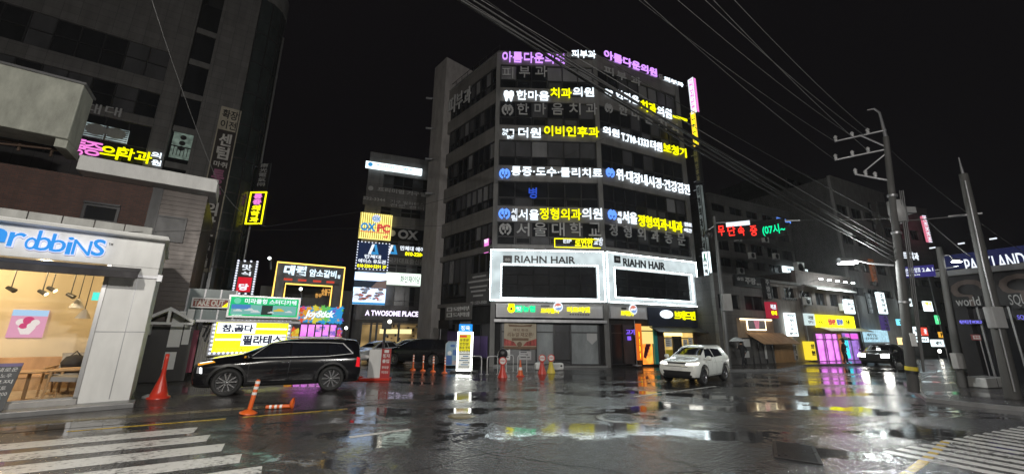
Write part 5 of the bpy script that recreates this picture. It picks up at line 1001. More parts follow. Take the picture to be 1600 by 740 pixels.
def opanel(px, label, pm, items, nm='sign_panel', name='lit_sign', dots_=False, d=-.35):
    q = oq(*px, d); t = thing(name, label, 'sign', OX, ((q[0] + q[1]) / 2, d, q[2])); mb = MB(); mb.box(q[0], q[1], d, -.02, q[2], q[3]); mb.build(nm, pm, t)
    for body, (a, c, e, g_), mt, bold in items:
        mb = MB(); bb = (q[0] + (q[1] - q[0]) * a, q[0] + (q[1] - q[0]) * e, q[2] + (q[3] - q[2]) * c, q[2] + (q[3] - q[2]) * g_)
        if callable(body): body(mb, bb, d); mb.build('picture', mt, t)
        else: mb.text(body, bb, d - .01, .05, 0, bold); mb.build('lettering', mt, t)
    if dots_: mb = MB(); dots(mb, q, 10, 11, .07, d - .03); mb.build('bulb_border', eDot, t)
    return t, q
def stripes(mb, b, d):
    n = 15
    for k in range(n): mb.box(b[0] + (b[1] - b[0]) * (k + .1) / n, b[0] + (b[1] - b[0]) * (k + .5) / n, d - .006, d - .001, b[2], b[3])
def boxp(mb, b, d): mb.box(b[0], b[1], d - .012, d - .007, b[2], b[3])
def discp(mb, b, d): mb.disc(((b[0] + b[1]) / 2, (b[2] + b[3]) / 2), (b[3] - b[2]) / 2, d - .02, d - .008)
def Amark(mb, b, d):
    u0, u1, z0, z1 = b; w_, h = u1 - u0, z1 - z0
    mb.wallpoly([(u0, z0), (u0 + w_ * .28, z0), (u0 + w_ * .55, z1), (u0 + w_ * .3, z1)], d - .03, d - .001, 0); mb.wallpoly([(u0 + w_ * .5, z0 + h * .9), (u0 + w_ * .6, z1), (u0 + w_ * .72, z1), (u0 + w_, z0), (u0 + w_ * .72, z0)], d - .034, d - .002, 1); mb.box(u0 + w_ * .3, u0 + w_ * .75, d - .04, d - .003, z0, z0 + h * .25, 1)
eBlu = emis('blue_face', (.05, .35, .75), .9); eRedL = emis('red_face', (.85, .1, .08), .9)
opanel((564, 331, 610, 375), 'yellow striped lit PC room sign with blue and red letters', emis('yellow_striped_panel', (.9, .75, .22), 1.7), [(stripes, (0, 0, 1, 1), emis('ochre_stripe', (.55, .42, .03), .6, False), 0), (discp, (.3, .64, .7, .96), emis('pale_mark', (.75, .8, .95), .9, False), 0), ('OX', (.04, .28, .5, .6), eBlu, .05), ('PC', (.54, .28, .96, .6), eRedL, .05), (boxp, (.04, .24, .96, .27), eRedL, 0), ('OX', (.38, .72, .62, .86), eBlu, .02), ('4F', (.76, .05, .92, .16), eRedL, .03)])
opanel((560, 377, 605, 422), 'navy lit sign with big letter A edged by bulbs', emis('navy_lit_panel', (.03, .05, .13), .5), [(Amark, (.34, .56, .68, .94), [K['eWs'], eBlu], 0), ('만체대', (.24, .4, .76, .54), K['eWs'], .03), ('에이스 유도관', (.06, .22, .94, .37), K['eWs'], .03), ('010·2204·5291 3F', (.04, .05, .96, .17), K['eYs'], .03)], dots_=True)
def plates(mb, b, d):
    rnd = random.Random(4); W_, H_ = b[1] - b[0], b[3] - b[2]
    for k in range(38): c = (b[0] + W_ * rnd.uniform(.08, .92), b[2] + H_ * rnd.uniform(.12, .5)); mb.disc(c, W_ * rnd.uniform(.05, .1), d - .014 - k * .001, d - .006, k % 4, 12, W_ * rnd.uniform(.025, .05))
    mb.box(b[0], b[1] - W_ * .05, d - .012, d - .006, b[2] + H_ * .52, b[2] + H_ * .74, 4); mb.wallpoly([(b[0] + W_ * .5, b[2] + H_ * .5), (b[1], b[2] + H_ * .5), (b[1], b[2] + H_ * .78), (b[0] + W_ * .7, b[2] + H_ * .72)], d - .02, d - .013, 1)
opanel((555, 424, 601, 476), 'pale blue lit photo panel of laid table dishes', emis('pale_blue_panel', (.55, .72, 1), 1.9), [(plates, (0, 0, 1, 1), [emis('dish_white', (.9, .93, 1), 1, False), emis('dish_brown', (.3, .22, .2), .6, False), emis('dish_red', (.7, .25, .2), .7, False), emis('dish_grey', (.35, .42, .55), .7, False), emis('dish_dark', (.05, .07, .1), .5, False)], 0), (boxp, (0, 0, 1, .06), eBlu, 0)])
opanel((572, 251, 659, 273), 'pale lit sign strip at the top of the cafe block', emis('white_blue_strip', (.75, .88, .92), 2.2, var=.25, scale=.6), [(discp, (.04, .15, .12, .85), eBlu, 0), ('하이퍼스 병원', (.18, .22, .85, .75), emis('pale_blue_words', (.3, .55, .8), .8, False), .0)])
opanel((604, 425, 657, 446), 'white lit sign panel with brush lettering, right of the photo panel', emis('white_green_panel', (.72, .85, .75), 1.8), [('화인재이담', (.4, .2, .97, .78), mat('green_black_letters', (.02, .06, .05), .5), .01)])
t, q = opanel((604, 381, 662, 402), 'small lit letter A logo and words beside the bulb edged sign', K['dmetal'], [(Amark, (.04, .1, .3, .95), [K['eWs'], eBlu], 0), ('만체대 에이', (.36, .52, 1.0, .95), K['eWs'], .03), ('010-2204', (.5, .05, 1.0, .4), K['eYs'], .03)], nm='backing', d=-.12)
opanel((573, 289, 665, 309), 'unlit grey letters on the upper cafe block storey', K['tile'], [(discp, (.0, .1, .14, .95), K['grey_letter'], 0), ('프리미엄 기구필', (.18, .15, 1, .9), K['grey_letter'], .02)], nm='backing', d=-.06, name='wall_letters')
opanel((568, 306, 664, 330), 'unlit telephone number and small boards under the grey letters', K['tile'], [('522-3344', (.0, .6, .34, .95), K['grey_letter'], .02), ('기구 필라테스', (.42, .55, .98, .95), K['grey_letter'], .0), ('전문 센터', (.42, .1, .98, .5), K['grey_letter'], .0)], nm='backing', d=-.06, name='wall_letters')
opanel((608, 355, 664, 379), 'large unlit OX letters on the cafe block window', K['g0'], [('OX', (.25, .15, .8, .9), K['grey_letter'], .04), (discp, (.0, .3, .2, .8), K['grey_letter'], 0)], nm='backing', d=-.06, name='wall_letters')
opanel((604, 400, 664, 416), 'dull narrow letters under the small letter A logo', K['tile'], [('국가대표출신관', (.05, .2, .98, .85), K['grey_letter'], .0)], nm='backing', d=-.06, name='wall_letters')

# ================================================================ RIGHT: ROW OF SHOPS BEYOND THE CORNER BUILDING
RR = Fac(G(1143, 572), 64.0)
def rq(x0, y0, x1, y1, d=0): return RR.box(x0, y0, x1, y1, d)
def ru(x, y=520, d=0): return RR.uv(x, y, d)[0]
def rz(x, y, d=0): return RR.uv(x, y, d)[1]
def block(name, label, Fc, u0, u1, h, dep, wall, rows_=(), n=6, d0=0, cat='building', glassm=None):
    t = thing(name, label, cat, Fc, ((u0 + u1) / 2, d0, 0)); mb = MB(); mb.box(u0, u1, d0 + .3, d0 + dep, 0, h); mb.build('inner_block', K['core'], t)
    mb = MB(); cur = 0
    for z0, z1 in rows_: mb.box(u0, u1, d0, d0 + .3, cur, z0); cur = z1
    mb.box(u0, u1, d0, d0 + .3, cur, h); mb.box(u0 - .05, u1 + .05, d0 - .06, d0 + .3, h, h + .15)
    for k in range(n + 1):
        a = u0 + (u1 - u0) * k / n
        for z0, z1 in rows_: mb.box(max(u0, a - .3), min(u1, a + .3), d0 + .004, d0 + .3, z0, z1)
    mb.box(u0 - .0, u0 + .3, d0 + .3, d0 + dep - .1, 0, h - .01); mb.build('wall', wall, t)
    rnd = random.Random(hash(label) % 999 if 0 else len(label))
    for z0, z1 in rows_:
        for k in range(n):
            a = u0 + (u1 - u0) * k / n + .3; b = u0 + (u1 - u0) * (k + 1) / n - .3
            g = MB(); g.quad([(a, d0 + .2, z0), (b, d0 + .2, z0), (b, d0 + .2, z1), (a, d0 + .2, z1)], rnd.choice([0, 0, 1])); f = MB(); f.box((a + b) / 2 - .03, (a + b) / 2 + .03, d0 + .12, d0 + .22, z0, z1); f.box(a, b, d0 + .1, d0 + .22, z0, z0 + .06)
            w0 = g.build('window', glassm or [K['g0'], K['g1']], t); f.build('frame', K['fram'], w0)
    return t
def lsign(Fc, px, label, pm, items, name='shop_sign', d=-.2, th=.18, group=None, dots_=False):
    q = Fc.box(*px, d); t = thing(name, label, 'sign', Fc, ((q[0] + q[1]) / 2, d, q[2]), group); mb = MB(); mb.box(q[0], q[1], d, d + th, q[2], q[3]); mb.build('sign_panel', pm, t)
    for it in items:
        body, (a, c, e, g_), mt = it[:3]; mb = MB(); mb.text(body, (q[0] + (q[1] - q[0]) * a, q[0] + (q[1] - q[0]) * e, q[2] + (q[3] - q[2]) * c, q[2] + (q[3] - q[2]) * g_), d - .003, .03, 0, it[3] if len(it) > 3 else .02); mb.build('lettering', mt, t)
    if dots_: mb = MB(); dots(mb, q, 5, 16, .06, d - .02); mb.build('bulb_border', eDot, t)
    return t
def vsign(Fc, px, label, pm, body, lm, name='projecting_sign', d=-.5, th=.25, group=None, dots_=False):
    q = Fc.box(*px, d); n = len(body); return lsign(Fc, px, label, pm, [(c, (.22, 1 - (k + .93) / n * .96 - .02, .78, 1 - (k + .1) / n * .96 - .02), lm) for k, c in enumerate(body) if c != ' '], name, d, th, group, dots_)
# bar with dark stone front (awning, glowing niche)
h1 = rz(1143, 432); z1 = rz(1165, 497)
ub0, ub1 = ru(1141), ru(1205)
t = block('bar_building', 'two storey dark stone bar building with a beige awning', RR, ub0 - 1.2, ub1, h1, 9, K['tile'], ((rz(1170, 484), rz(1170, 462)),), 2)
z2 = rz(1170, 527)
mb = MB(); mb.box(ru(1153), ru(1205), -.25, 0, z2, z1); mb.build('shop_fascia', K['tan'], t)
mb = MB(); q = rq(1167, 499, 1196, 514, -.27); mb.box(q[0], q[1], -.31, -.25, q[2], q[3]); mb.build('sign_plate', K['greysign'], t)
mb = MB(); mb.rings((q[0] - .08, q[1] + .08, q[2] - .08, q[3] + .08), .06, -.3, -.26); mb.box(ru(1153), ru(1202), -.34, -.28, z1 - .12, z1 - .03); mb.build('halo_light', emis('warm_white_halo', (1, .85, .55), 4), t)
mb = MB(); c = ((q[0] + q[1]) / 2, (q[2] + q[3]) / 2)
for s in (-.3, 0, .3): mb.wallpoly([(c[0] + s * .8 - .07, c[1] + .3), (c[0] + s * .8 + .07, c[1] + .3), (c[0] + s * .4 + .04, c[1] - .32), (c[0] + s * .4 - .04, c[1] - .32)], -.34, -.311)
mb.build('emblem', emis('rose_emblem', (.85, .3, .4), .7), t)
mb = MB(); a0, a1 = ru(1160), ru(1217); za = rz(1165, 519); mb.prism([(a0, -.25, za), (a1, -.25, za), (a1, -1.5, za - .75), (a0, -1.5, za - .75)][::-1], (0, 0, -.05)); mb.build('awning', K['ochre'], t)
zd = za - .5; mb = MB(); mb.box(ru(1160), ru(1203), .02, .06, .14, zd); mb.build('shop_window', K['g0'], t)
mb = MB()
for x in (1160, 1172, 1182, 1193, 1203): mb.box(ru(x) - .05, ru(x) + .05, -.05, .02, .14, zd)
mb.build('frame', K['fram'], t); mb = MB(); q = rq(1161, 529, 1172, 541, -.06); mb.box(q[0], q[1], -.09, -.06, q[2], q[3]); q = rq(1193, 536, 1199, 560, -.06); mb.box(q[0], q[1], -.09, -.06, q[2], q[3]); q = rq(1161, 548, 1171, 558, -.06); mb.box(q[0], q[1], -.09, -.06, q[2], q[3]); mb.build('notice', K['white'], t)
lsign(RR, (1147, 428, 1192, 450), 'black bar sign board with dull white letters on the dark stone front', K['dletter'], [('주랑', (.36, .25, .75, .85), mat('dull_white_letters', (.45, .45, .45), .5), .03), ('술집', (.08, .5, .3, .8), K['grey_letter']), ('안주 일품', (.78, .2, .97, .4), K['grey_letter'])])
vsign(RR, (1193, 434, 1207, 468), 'narrow black vertical bar sign with dull letters', K['dletter'], '주랑집', mat('dull_white_small_letters', (.45, .45, .45), .5), d=-.9)
lsign(RR, (1200, 471, 1217, 497), 'red lit box sign with pale letters over the beige awning', emis('dim_red_panel', (.5, .03, .06), .7), [('복권', (.2, .55, .8, .85), K['eWs']), ('판매', (.2, .2, .8, .45), K['eYs'])], 'projecting_sign', -.9, .3)
# tan building with arches
h2 = rz(1215, 443); t = block('arched_building', 'two storey tan building with rounded arch recesses', RR, ub1 + .02, ru(1257), h2, 9, mat('tan_grey_render', (.27, .23, .2), .7, var=.3), ((rz(1230, 468), rz(1230, 449)),), 2)
mb = MB(); mb.box(ru(1206), ru(1236), -.04, 0, .14, rz(1215, 525)); mb.build('orange_wall', mat('orange_tan_render', (.45, .25, .1), .7), t)
mb = MB(); mb.box(ru(1203), ru(1257), -.3, 0, rz(1230, 445), h2 + .2); mb.build('canopy_edge', K['conc'], t)
lsign(RR, (1212, 531, 1233, 536), 'small brown name board on the orange wall', K['brown'], [('한식 주점', (.06, .2, .94, .8), K['grey_letter'], .0)], d=-.1, th=.05)
vsign(RR, (1239, 530, 1248, 562), 'pale grey vertical board with dark letters at the pavement', mat('pale_grey_board', (.4, .38, .37), .5), '한우국밥', K['dletter'], 'shop_board', -.15, .1)
lsign(RR, (1227, 488, 1248, 525), 'tall white lit menu sign with grey lines of text', K['ePanel'], [('영업시간', (.12, .84, .88, .93), K['g2'], 0), ('돼지', (.3, .62, .7, .74), K['g2'], 0), ('국수', (.3, .42, .7, .54), K['g2'], 0), ('만두', (.3, .24, .7, .36), K['g2'], 0), ('예약 문의', (.12, .06, .88, .16), K['g2'], 0)], d=-.35)
lsign(RR, (1222, 464, 1245, 470), 'row of grey letters in the arch recess', K['conc'], [('예향부식', (.02, .1, .98, .9), K['dletter'], .02)], 'wall_letters', -.05, .04)
# laundry / claw machine shop with the yellow sign
h3 = rz(1300, 432); t = block('yellow_sign_building', 'two storey brown building with a long yellow lit sign and magenta shop window', RR, ru(1257) + .02, ru(1345), h3, 8, mat('brown_render', (.17, .14, .13), .7, var=.3), ((rz(1300, 478), rz(1300, 459)),), 4)
zy = rz(1270, 521); mb = MB(); mb.quad([(ru(1271), .0 - .03, .16), (ru(1305), -.03, .16), (ru(1305), -.03, zy), (ru(1271), -.03, zy)]); g = mb.build('lit_window', K['eMag'], t)
mb = MB(); mb.quad([(ru(1312), -.03, .16), (ru(1338), -.03, .16), (ru(1338), -.03, zy + .1), (ru(1312), -.03, zy + .1)]); mb.build('lit_window', emis('violet_room', (.42, .22, .75), .9, var=.4, scale=1.5), t)
mb = MB(); mb.box(ru(1313), ru(1321), -.08, -.035, .3, 2.1); mb.build('cyan_machine', K['eCy'], t)
mb = MB()
for x in (1271, 1283, 1286, 1297, 1305, 1312, 1325, 1338): mb.box(ru(x) - .05, ru(x) + .05, -.12, -.03, .14, zy + .1)
mb.box(ru(1271), ru(1338), -.1, -.04, zy - .5, zy - .42); mb.build('frame', K['alu'], g)
mb = MB(); mb.box(ru(1306), ru(1311), -.1, -.03, .16, zy); mb.build('orange_pillar', emis('orange_pillar_light', (.8, .25, .12), .6), t)
mb = MB(); mb.quad([(ru(1318), -.09, zy - .4), (ru(1338), -.09, zy - .4), (ru(1338), -.09, zy + .05), (ru(1318), -.09, zy + .05)]); mb.build('pink_transom', emis('pink_transom_light', (.9, .15, .8), 1.1), t)
b0 = rz(1300, 511); mb = MB(); mb.prism([(ru(1278), -.2, b0), (ru(1345), -.2, b0), (ru(1345), -1.0, b0 - .3), (ru(1278), -1.0, b0 - .3)][::-1], (0, 0, -.05)); mb.build('canopy', K['offwhite'], t)
lsign(RR, (1275, 491, 1337, 512), 'long yellow lit shop sign with red and blue letters', K['eYP'], [('우리', (.03, .25, .12, .5), K['dletter'], .02), ('물반', (.27, .2, .47, .72), emis('red_bubbly', (.85, .12, .1), .9, False), .05), ('찰반', (.49, .2, .67, .72), emis('blue_bubbly', (.15, .25, .8), .9, False), .05), ('수건', (.74, .25, .85, .7), K['dletter'], .03)], d=-.25)
lsign(RR, (1258, 489, 1275, 508), 'pale lit sign square left of the long yellow sign', emis('pale_green_panel', (.7, .85, .85), 1.0), [('국밥', (.2, .5, .8, .8), K['g2'], .02), ('만두', (.2, .15, .8, .4), K['g2'], .0)], d=-.22)
lsign(RR, (1264, 533, 1277, 562), 'yellow lit standing box at the magenta shop window', emis('amber_box', (.95, .72, .04), 1.1), [('오픈', (.2, .6, .8, .85), K['redbrick'], .03), ('할인', (.2, .25, .8, .5), K['redbrick'], .03)], 'standing_sign', -.6, .5)
mb = MB(); b = rq(1263, 443, 1327, 458, -.3); mb.prism([(b[0], -.9, b[2] + .1), (b[1], -.9, b[2] + .1), (b[1], 0, b[3]), (b[0], 0, b[3])], (0, 0, -.12)); t2 = thing('lit_canopy', 'white canopy lit by flood lamps above the upper windows', 'canopy', RR, ((b[0] + b[1]) / 2, -.3, b[2])); mb.build('canopy_panel', K['white'], t2); mb = MB()
for k in range(5): u = b[0] + (b[1] - b[0]) * (k + .2) / 5; mb.tube([(u, -1.1, b[3] + .35), (u + .35, -1.1, b[3] + .35)], .07, 6)
mb.build('flood_lamp', emis('white_flood', (.9, 1, .98), 20), t2)
mb = MB()
for k in range(5): u = b[0] + (b[1] - b[0]) * (k + .2) / 5 + .17; mb.tube([(u, -1.1, b[3] + .35), (u, -.2, b[3] + .2)], .025, 5)
mb.build('lamp_arm', K['steel'], t2)
for k in range(2): lamp_light(RR.W(b[0] + (b[1] - b[0]) * (.3 + .4 * k), -1.6, b[3] - .2), 170, (.9, 1, .98), .15)
lsign(RR, (1321, 467, 1337, 490), 'white lit square sign at the end of the upper windows', K['ePanel'], [('찰반수건', (.1, .55, .9, .75), K['g2'], 0), ('도매', (.3, .25, .7, .45), K['g2'], 0)], 'projecting_sign', -.9, .25)
t = thing('air_conditioner', 'pale outdoor air conditioner on the low roof above the yellow sign', 'air conditioner', RR, (ru(1290), 1.0, h3 + .15)); u = ru(1280); mb = MB(); mb.box(u, u + 1.1, .8, 1.2, h3 + .17, h3 + 1.2); mb.build('housing', K['offwhite'], t, bevel=.03); mb = MB(); mb.lathe([(.4, .79), (.36, .77), (.1, .78), (0, .78)], 16, (u + .45, 0, h3 + .7), 0, 'y'); mb.build('fan_grille', K['dmetal'], t)
# taller grey blocks behind the row
t = block('grey_back_block', 'five storey grey block behind the bar, rising beside the red led board', RR, ru(1118, 400, 6), ru(1243, 400, 6), rz(1200, 325, 6), 10, K['tile'], [(rz(1200, b, 6), rz(1200, a, 6)) for a, b in ((412, 424), (386, 401), (360, 372), (336, 347))], 5, 6)
lsign(RR, (1224, 415, 1247, 427), 'white lit sign strip on the grey block over the arches', K['ePanel'], [('꼬마김밥', (.2, .2, .95, .8), emis('grey_blue_words', (.3, .42, .55), .6, False), .02)], d=5.6)
lsign(RR, (1248, 419, 1263, 428), 'small white lit sign beside the longer white strip', K['ePanel'], [('분식', (.15, .2, .85, .8), K['g2'], .02)], d=5.6)
lsign(RR, (1212, 338, 1236, 350), 'blue glowing letters high on the grey block', K['tile'], [('글로스시', (.02, .1, .98, .9), K['eB'], .03)], 'lit_sign', 5.7, .1)
t = block('apartment_block', 'tall dark apartment block farther back on the right', RR, ru(1240, 350, 22), ru(1345, 350, 22), rz(1290, 283, 22), 14, K['tile'], [(rz(1290, b, 22), rz(1290, a, 22)) for a, b in ((462, 474), (430, 445), (404, 418), (378, 391), (350, 364), (322, 336), (296, 309))], 7, 22)
def aircon(Fc, px, d, label, group=None):
    u, z = Fc.uv(*px, d); t = thing('air_conditioner', label, 'air conditioner', Fc, (u, d, z), group); mb = MB(); mb.box(u, u + .85, d - .4, d - .08, z, z + .65); mb.build('housing', K['offwhite'], t, bevel=.02); mb = MB(); mb.lathe([(.27, d - .41), (.24, d - .43), (.06, d - .42), (0, d - .42)], 14, (u + .36, 0, z + .33), 0, 'y'); mb.build('fan_grille', K['dmetal'], t); mb = MB(); mb.box(u, u + .85, d - .42, d, z - .05, z); mb.build('bracket', K['steel'], t)
for k, (x, y) in enumerate(((1146, 377), (1168, 404), (1189, 379), (1206, 405), (1150, 428))): aircon(RR, (x, y), 6.0, 'pale air conditioner bracketed to the grey block behind the led board', 'air conditioners on the grey block')
aircon(RR, (1252, 476), .0, 'pale air conditioner at the joint of the tan and brown buildings'); aircon(RR, (1310, 485), .0, 'air conditioner under the lit canopy beside the upper windows')
for k, x in enumerate((1256, 1340)):
    u, z = RR.uv(x, 500); mb = MB(); mb.tube([(u, -.12, .2), (u, -.12, z + 2.2), (u + .3, -.1, z + 2.5)], .05, 7); props(mb.build('drain_pipe', K['steel'], fac=RR, at=(u, -.12, .2)), ['grey drain pipe between the tan and brown buildings', 'grey drain pipe at the right end of the brown building'][k], 'pipe')
# corner block with the vertical signs (SF banner)
h5 = rz(1370, 300, 3); t = block('signed_grey_block', 'grey block carrying black, orange and white vertical signs', RR, ru(1340, 500, 3), ru(1425, 500, 3), h5, 12, K['conc'], [(rz(1370, b, 3), rz(1370, a, 3)) for a, b in ((452, 464), (414, 428), (375, 390), (335, 350))], 4, 3)
lsign(RR, (1338, 514, 1390, 534), 'pale blue lit long sign low on the grey block', emis('pale_blue_lit_panel', (.5, .8, .95), .95, var=.2), [('파리 우동', (.3, .45, .6, .7), K['g2'], 0), ('국수전문점', (.2, .2, .6, .38), K['g2'], 0)], d=2.2)
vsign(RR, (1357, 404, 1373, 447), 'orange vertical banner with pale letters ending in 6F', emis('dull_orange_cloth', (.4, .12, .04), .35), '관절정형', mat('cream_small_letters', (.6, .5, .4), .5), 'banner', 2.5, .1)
lsign(RR, (1360, 439, 1373, 447), 'small dark board reading 6F under the orange banner', K['dletter'], [('6F', (.2, .15, .8, .85), K['grey_letter'], .03)], 'sign_board', 2.4, .08)
vsign(RR, (1352, 457, 1366, 490), 'black vertical banner with thin grey letters on the grey block', K['dletter'], '가람공방', K['grey_letter'], 'banner', 2.0, .1)
vsign(RR, (1371, 456, 1388, 490), 'white lit vertical sign right of the black banner', K['ePanel'], '소망안과', K['g2'], d=1.2)
vsign(RR, (1377, 492, 1391, 516), 'dull violet vertical sign under the white one', emis('dull_violet_panel', (.12, .08, .3), .5), '치과의원', K['grey_letter'], d=1.2)
vsign(RR, (1357, 316, 1372, 372), 'dark vertical sign with grey letters high behind the utility pole', K['dletter'], '여행기획실', K['grey_letter'], d=2.5, th=.1)
# dental block across the side street
DN = Fac(G(1432, 556), 75.0)
def dn(x0, y0, x1, y1, d=0): return DN.box(x0, y0, x1, y1, d)
t = block('dental_block', 'dark block in the distance with white lit dental letters and a red bulb sign', DN, DN.uv(1400, 450)[0], DN.uv(1478, 450)[0], DN.uv(1430, 325)[1], 12, K['tile'], [(DN.uv(1430, b)[1], DN.uv(1430, a)[1]) for a, b in ((508, 520), (470, 483), (436, 447), (360, 375))], 4)
lsign(DN, (1401, 391, 1437, 408), 'white lit dental letters on a dark band', K['dletter'], [('마트', (.0, .1, .45, .95), K['eWs'], .03), ('치과', (.55, .1, 1, .95), K['eWs'], .03)], 'lit_sign', -.4)
vsign(DN, (1441, 337, 1456, 378), 'red and white vertical sign edged with bulbs, high on the right', emis('rose_panel', (.85, .2, .3), .9), '피부과의원', K['eWs'], d=-1.2, dots_=True)
lsign(DN, (1443, 470, 1459, 486), 'yellow and white lit sign down the side street', K['ePanel'], [('약국', (.1, .5, .9, .95), K['eYs'], .04)], d=-2)
lsign(DN, (1416, 466, 1426, 478), 'small white lit sign behind the utility pole', K['ePanel'], [('내과', (.15, .2, .85, .8), K['g2'], .02)], d=-1)
lsign(DN, (1426, 510, 1440, 524), 'white lit board low in the side street', K['ePanel'], [('편의점', (.1, .3, .9, .7), K['g2'], 0)], d=-3)
lsign(DN, (1440, 511, 1451, 524), 'red lit box sign low in the side street', emis('red_box', (.9, .1, .06), 1), [('꽃', (.25, .2, .75, .8), K['eWs'], .03)], d=-3)
lsign(DN, (1468, 518, 1474, 527), 'tiny amber lit sign farthest down the side street', emis('amber_small', (1, .5, .05), 1), [('P', (.2, .15, .8, .85), K['dletter'], .03)], d=-3)
lsign(DN, (1428, 526, 1452, 534), 'long low white lit shop strip in the side street', K['ePanel'], [('정육식당', (.1, .2, .9, .8), K['redbrick'], .02)], d=-2.8)
t = block('side_street_house', 'dark low house row closing the side street', DN, DN.uv(1398, 520, 10)[0], DN.uv(1500, 520, 10)[0], DN.uv(1440, 488, 10)[1], 8, K['dconc'], (), 3, 10)
lsign(DN, (1404, 527, 1424, 538), 'warm glowing strip added beside the pole to brighten the side street', emis('warm_fill_strip', (1, .7, .3), 1.8), [('분식', (.2, .2, .8, .8), K['redbrick'], .02)], d=-2.6)  # this strip and the three panels below are added to brighten the street
lsign(DN, (1456, 530, 1476, 541), 'pale glowing panel added at the far right end of the side street', K['ePanel'], [('세탁', (.2, .2, .8, .8), K['g2'], .02)], d=-2.6)
lsign(DN, (1402, 498, 1414, 508), 'small cyan glowing panel added high beside the utility pole', emis('cyan_small', (.2, .75, .95), 1.5), [('24', (.2, .2, .8, .8), K['g0'], .03)], d=-2)
lsign(DN, (1462, 492, 1470, 506), 'narrow green glowing panel added in the side street', emis('green_small', (.1, .8, .3), 1.4), [('+', (.2, .3, .8, .7), K['eWs'], .03)], d=-2)
for k, (x, y, lb) in enumerate(((1452, 427, 'lit lamp added far down the side street'), (1420, 548, 'small added lamp glaring low behind the utility pole'), (1468, 548, 'small added lamp glaring low at the end of the side street'))):  # extra lamps added to make the side street brighter
    u, z = DN.uv(x, y, -3); tt = thing('added_lamp', lb, 'lamp', DN, (u, -3, z)); mb = MB(); mb.lathe([(0, -.1), (.16, -.06), (.16, .06), (0, .1)], 12, (u, -3, z), 0, 'y'); mb.build('lens', emis('added_lamp_glow', (1, .95, .85), 16), tt); mb = MB(); mb.tube([(u, -2.85, 0), (u, -2.85, z), (u, -3, z + .05)], .05, 6); mb.build('post', K['steel'], tt)
# fashion store on the right edge, face turned to the side street
PK = Fac(G(1492, 590), 342.0 + 180)
PK = Fac(G(1492, 590), 162.0)
def pk(x0, y0, x1, y1, d=0): return PK.box(x0, y0, x1, y1, d)
hA, hB = PK.uv(1560, 425)[1], PK.uv(1560, 400)[1]
u0, u1 = PK.uv(1492, 500)[0], PK.uv(1660, 480)[0] + 1
t = thing('fashion_store', 'dark two storey fashion store with a white lit word sign on the roof edge', 'shop', PK, ((u0 + u1) / 2, 0, 0))
mb = MB(); mb.box(u0, u1, 0, 12, PK.uv(1540, 478)[1], hA); mb.box(u0, u0 + .6, 0, 12, 0, PK.uv(1540, 478)[1]); mb.box(u0, u1, .5, 12, 0, PK.uv(1540, 478)[1]); mb.build('wall', mat('black_cladding', (.022, .02, .022), .45), t)
mb = MB(); mb.box(u0 - .2, u1, -.5, 1, hA, hA + .3); mb.build('roof_edge', K['steel'], t)
mb = MB()
for k in range(7): a = u0 + .8 + k * (u1 - u0 - .8) / 7; mb.box(a, a + .08, .36, .5, .1, PK.uv(1540, 478)[1])
mb.build('window_frame', K['alu'], t)
mb = MB(); mb.quad([(u0 + .6, .45, .1), (u1, .45, .1), (u1, .45, 3.2), (u0 + .6, .45, 3.2)]); mb.build('shop_window', K['g0'], t)
q = (u0 + .1, u1, hA + .3, hB + .3)
t = thing('store_sign', 'dark blue roof sign with white lit capitals reading PARKLAND', 'sign', PK, ((q[0] + q[1]) / 2, -.3, q[2])); mb = MB(); mb.box(q[0], q[1], -.3, 0, q[2] + .1, q[3] + .05); mb.build('sign_panel', emis('deep_blue_panel', (.05, .06, .2), .3), t); mb = MB(); mb.text('PARKLAND', PK.box(1506, 405, 1606, 417, -.3), -.3, .05, 0, .0); mb.build('lettering', K['eWs'], t)
mb = MB()
for k in range(8): mb.tube([(q[0] + k * 1.2, -.9, q[3] + .5), (q[0] + k * 1.2 + .25, -.9, q[3] + .5)], .04, 5)
mb.build('lamp_row', K['eWs'], t)
lsign(PK, (1490, 464, 1536, 478), 'grey lowercase store name on the dark front, left one', K['black'], [('world', (.05, .1, .95, .95), mat('pale_store_letters', (.55, .55, .55), .5), .0)], 'store_name', -.12, .1)
lsign(PK, (1574, 458, 1618, 480), 'grey capital store name on the dark front, cut by the frame', K['black'], [('SQUARE', (.0, .1, 1.5, .9), mat('pale_store_capitals', (.55, .55, .55), .5), .0)], 'store_name', -.12, .1)
for k, (x, y) in enumerate(((1514, 452), (1594, 444))):
    c = PK.uv(x, y, -.1); mb = MB(); mb.add([(c[0] + .75 * math.cos(a_), -.1 - (.02 if j % 2 else 0), c[1] + .55 * math.sin(a_)) for j, a_ in enumerate([R_(30 * j) for j in range(10)])] + [(c[0] + .45 * math.cos(a_), -.13, c[1] + .3 * math.sin(a_)) for a_ in [R_(30 * j) for j in range(10)]], [(j, j + 1, j + 11, j + 10) for j in range(9)])
    mb.box(c[0] - .06, c[0] + .1, -.15, -.02, c[1] - .9, c[1] - .3); props(mb.build('store_emblem', mat('brown_store_emblem', (.12, .09, .08), .5), fac=PK, at=(c[0], -.1, c[1])), ['large dull loop emblem above the lowercase store name', 'large dull loop emblem above the cut store name'][k], 'emblem')
lsign(PK, (1498, 499, 1536, 506), 'thin violet blue led word strip under the store name', K['black'], [('패션아울렛 WORLD', (.02, .1, .98, .9), emis('violet_led_strip', (.22, .2, .95), 1.1, False), .0)], 'led_strip', -.08, .08)
lsign(PK, (1585, 491, 1625, 500), 'thin violet blue led word strip at the right edge', K['black'], [('SQUARE', (.1, .1, .98, .9), emis('violet_led_strip_edge', (.22, .2, .95), .8, False), .0)], 'led_strip', -.08, .08)
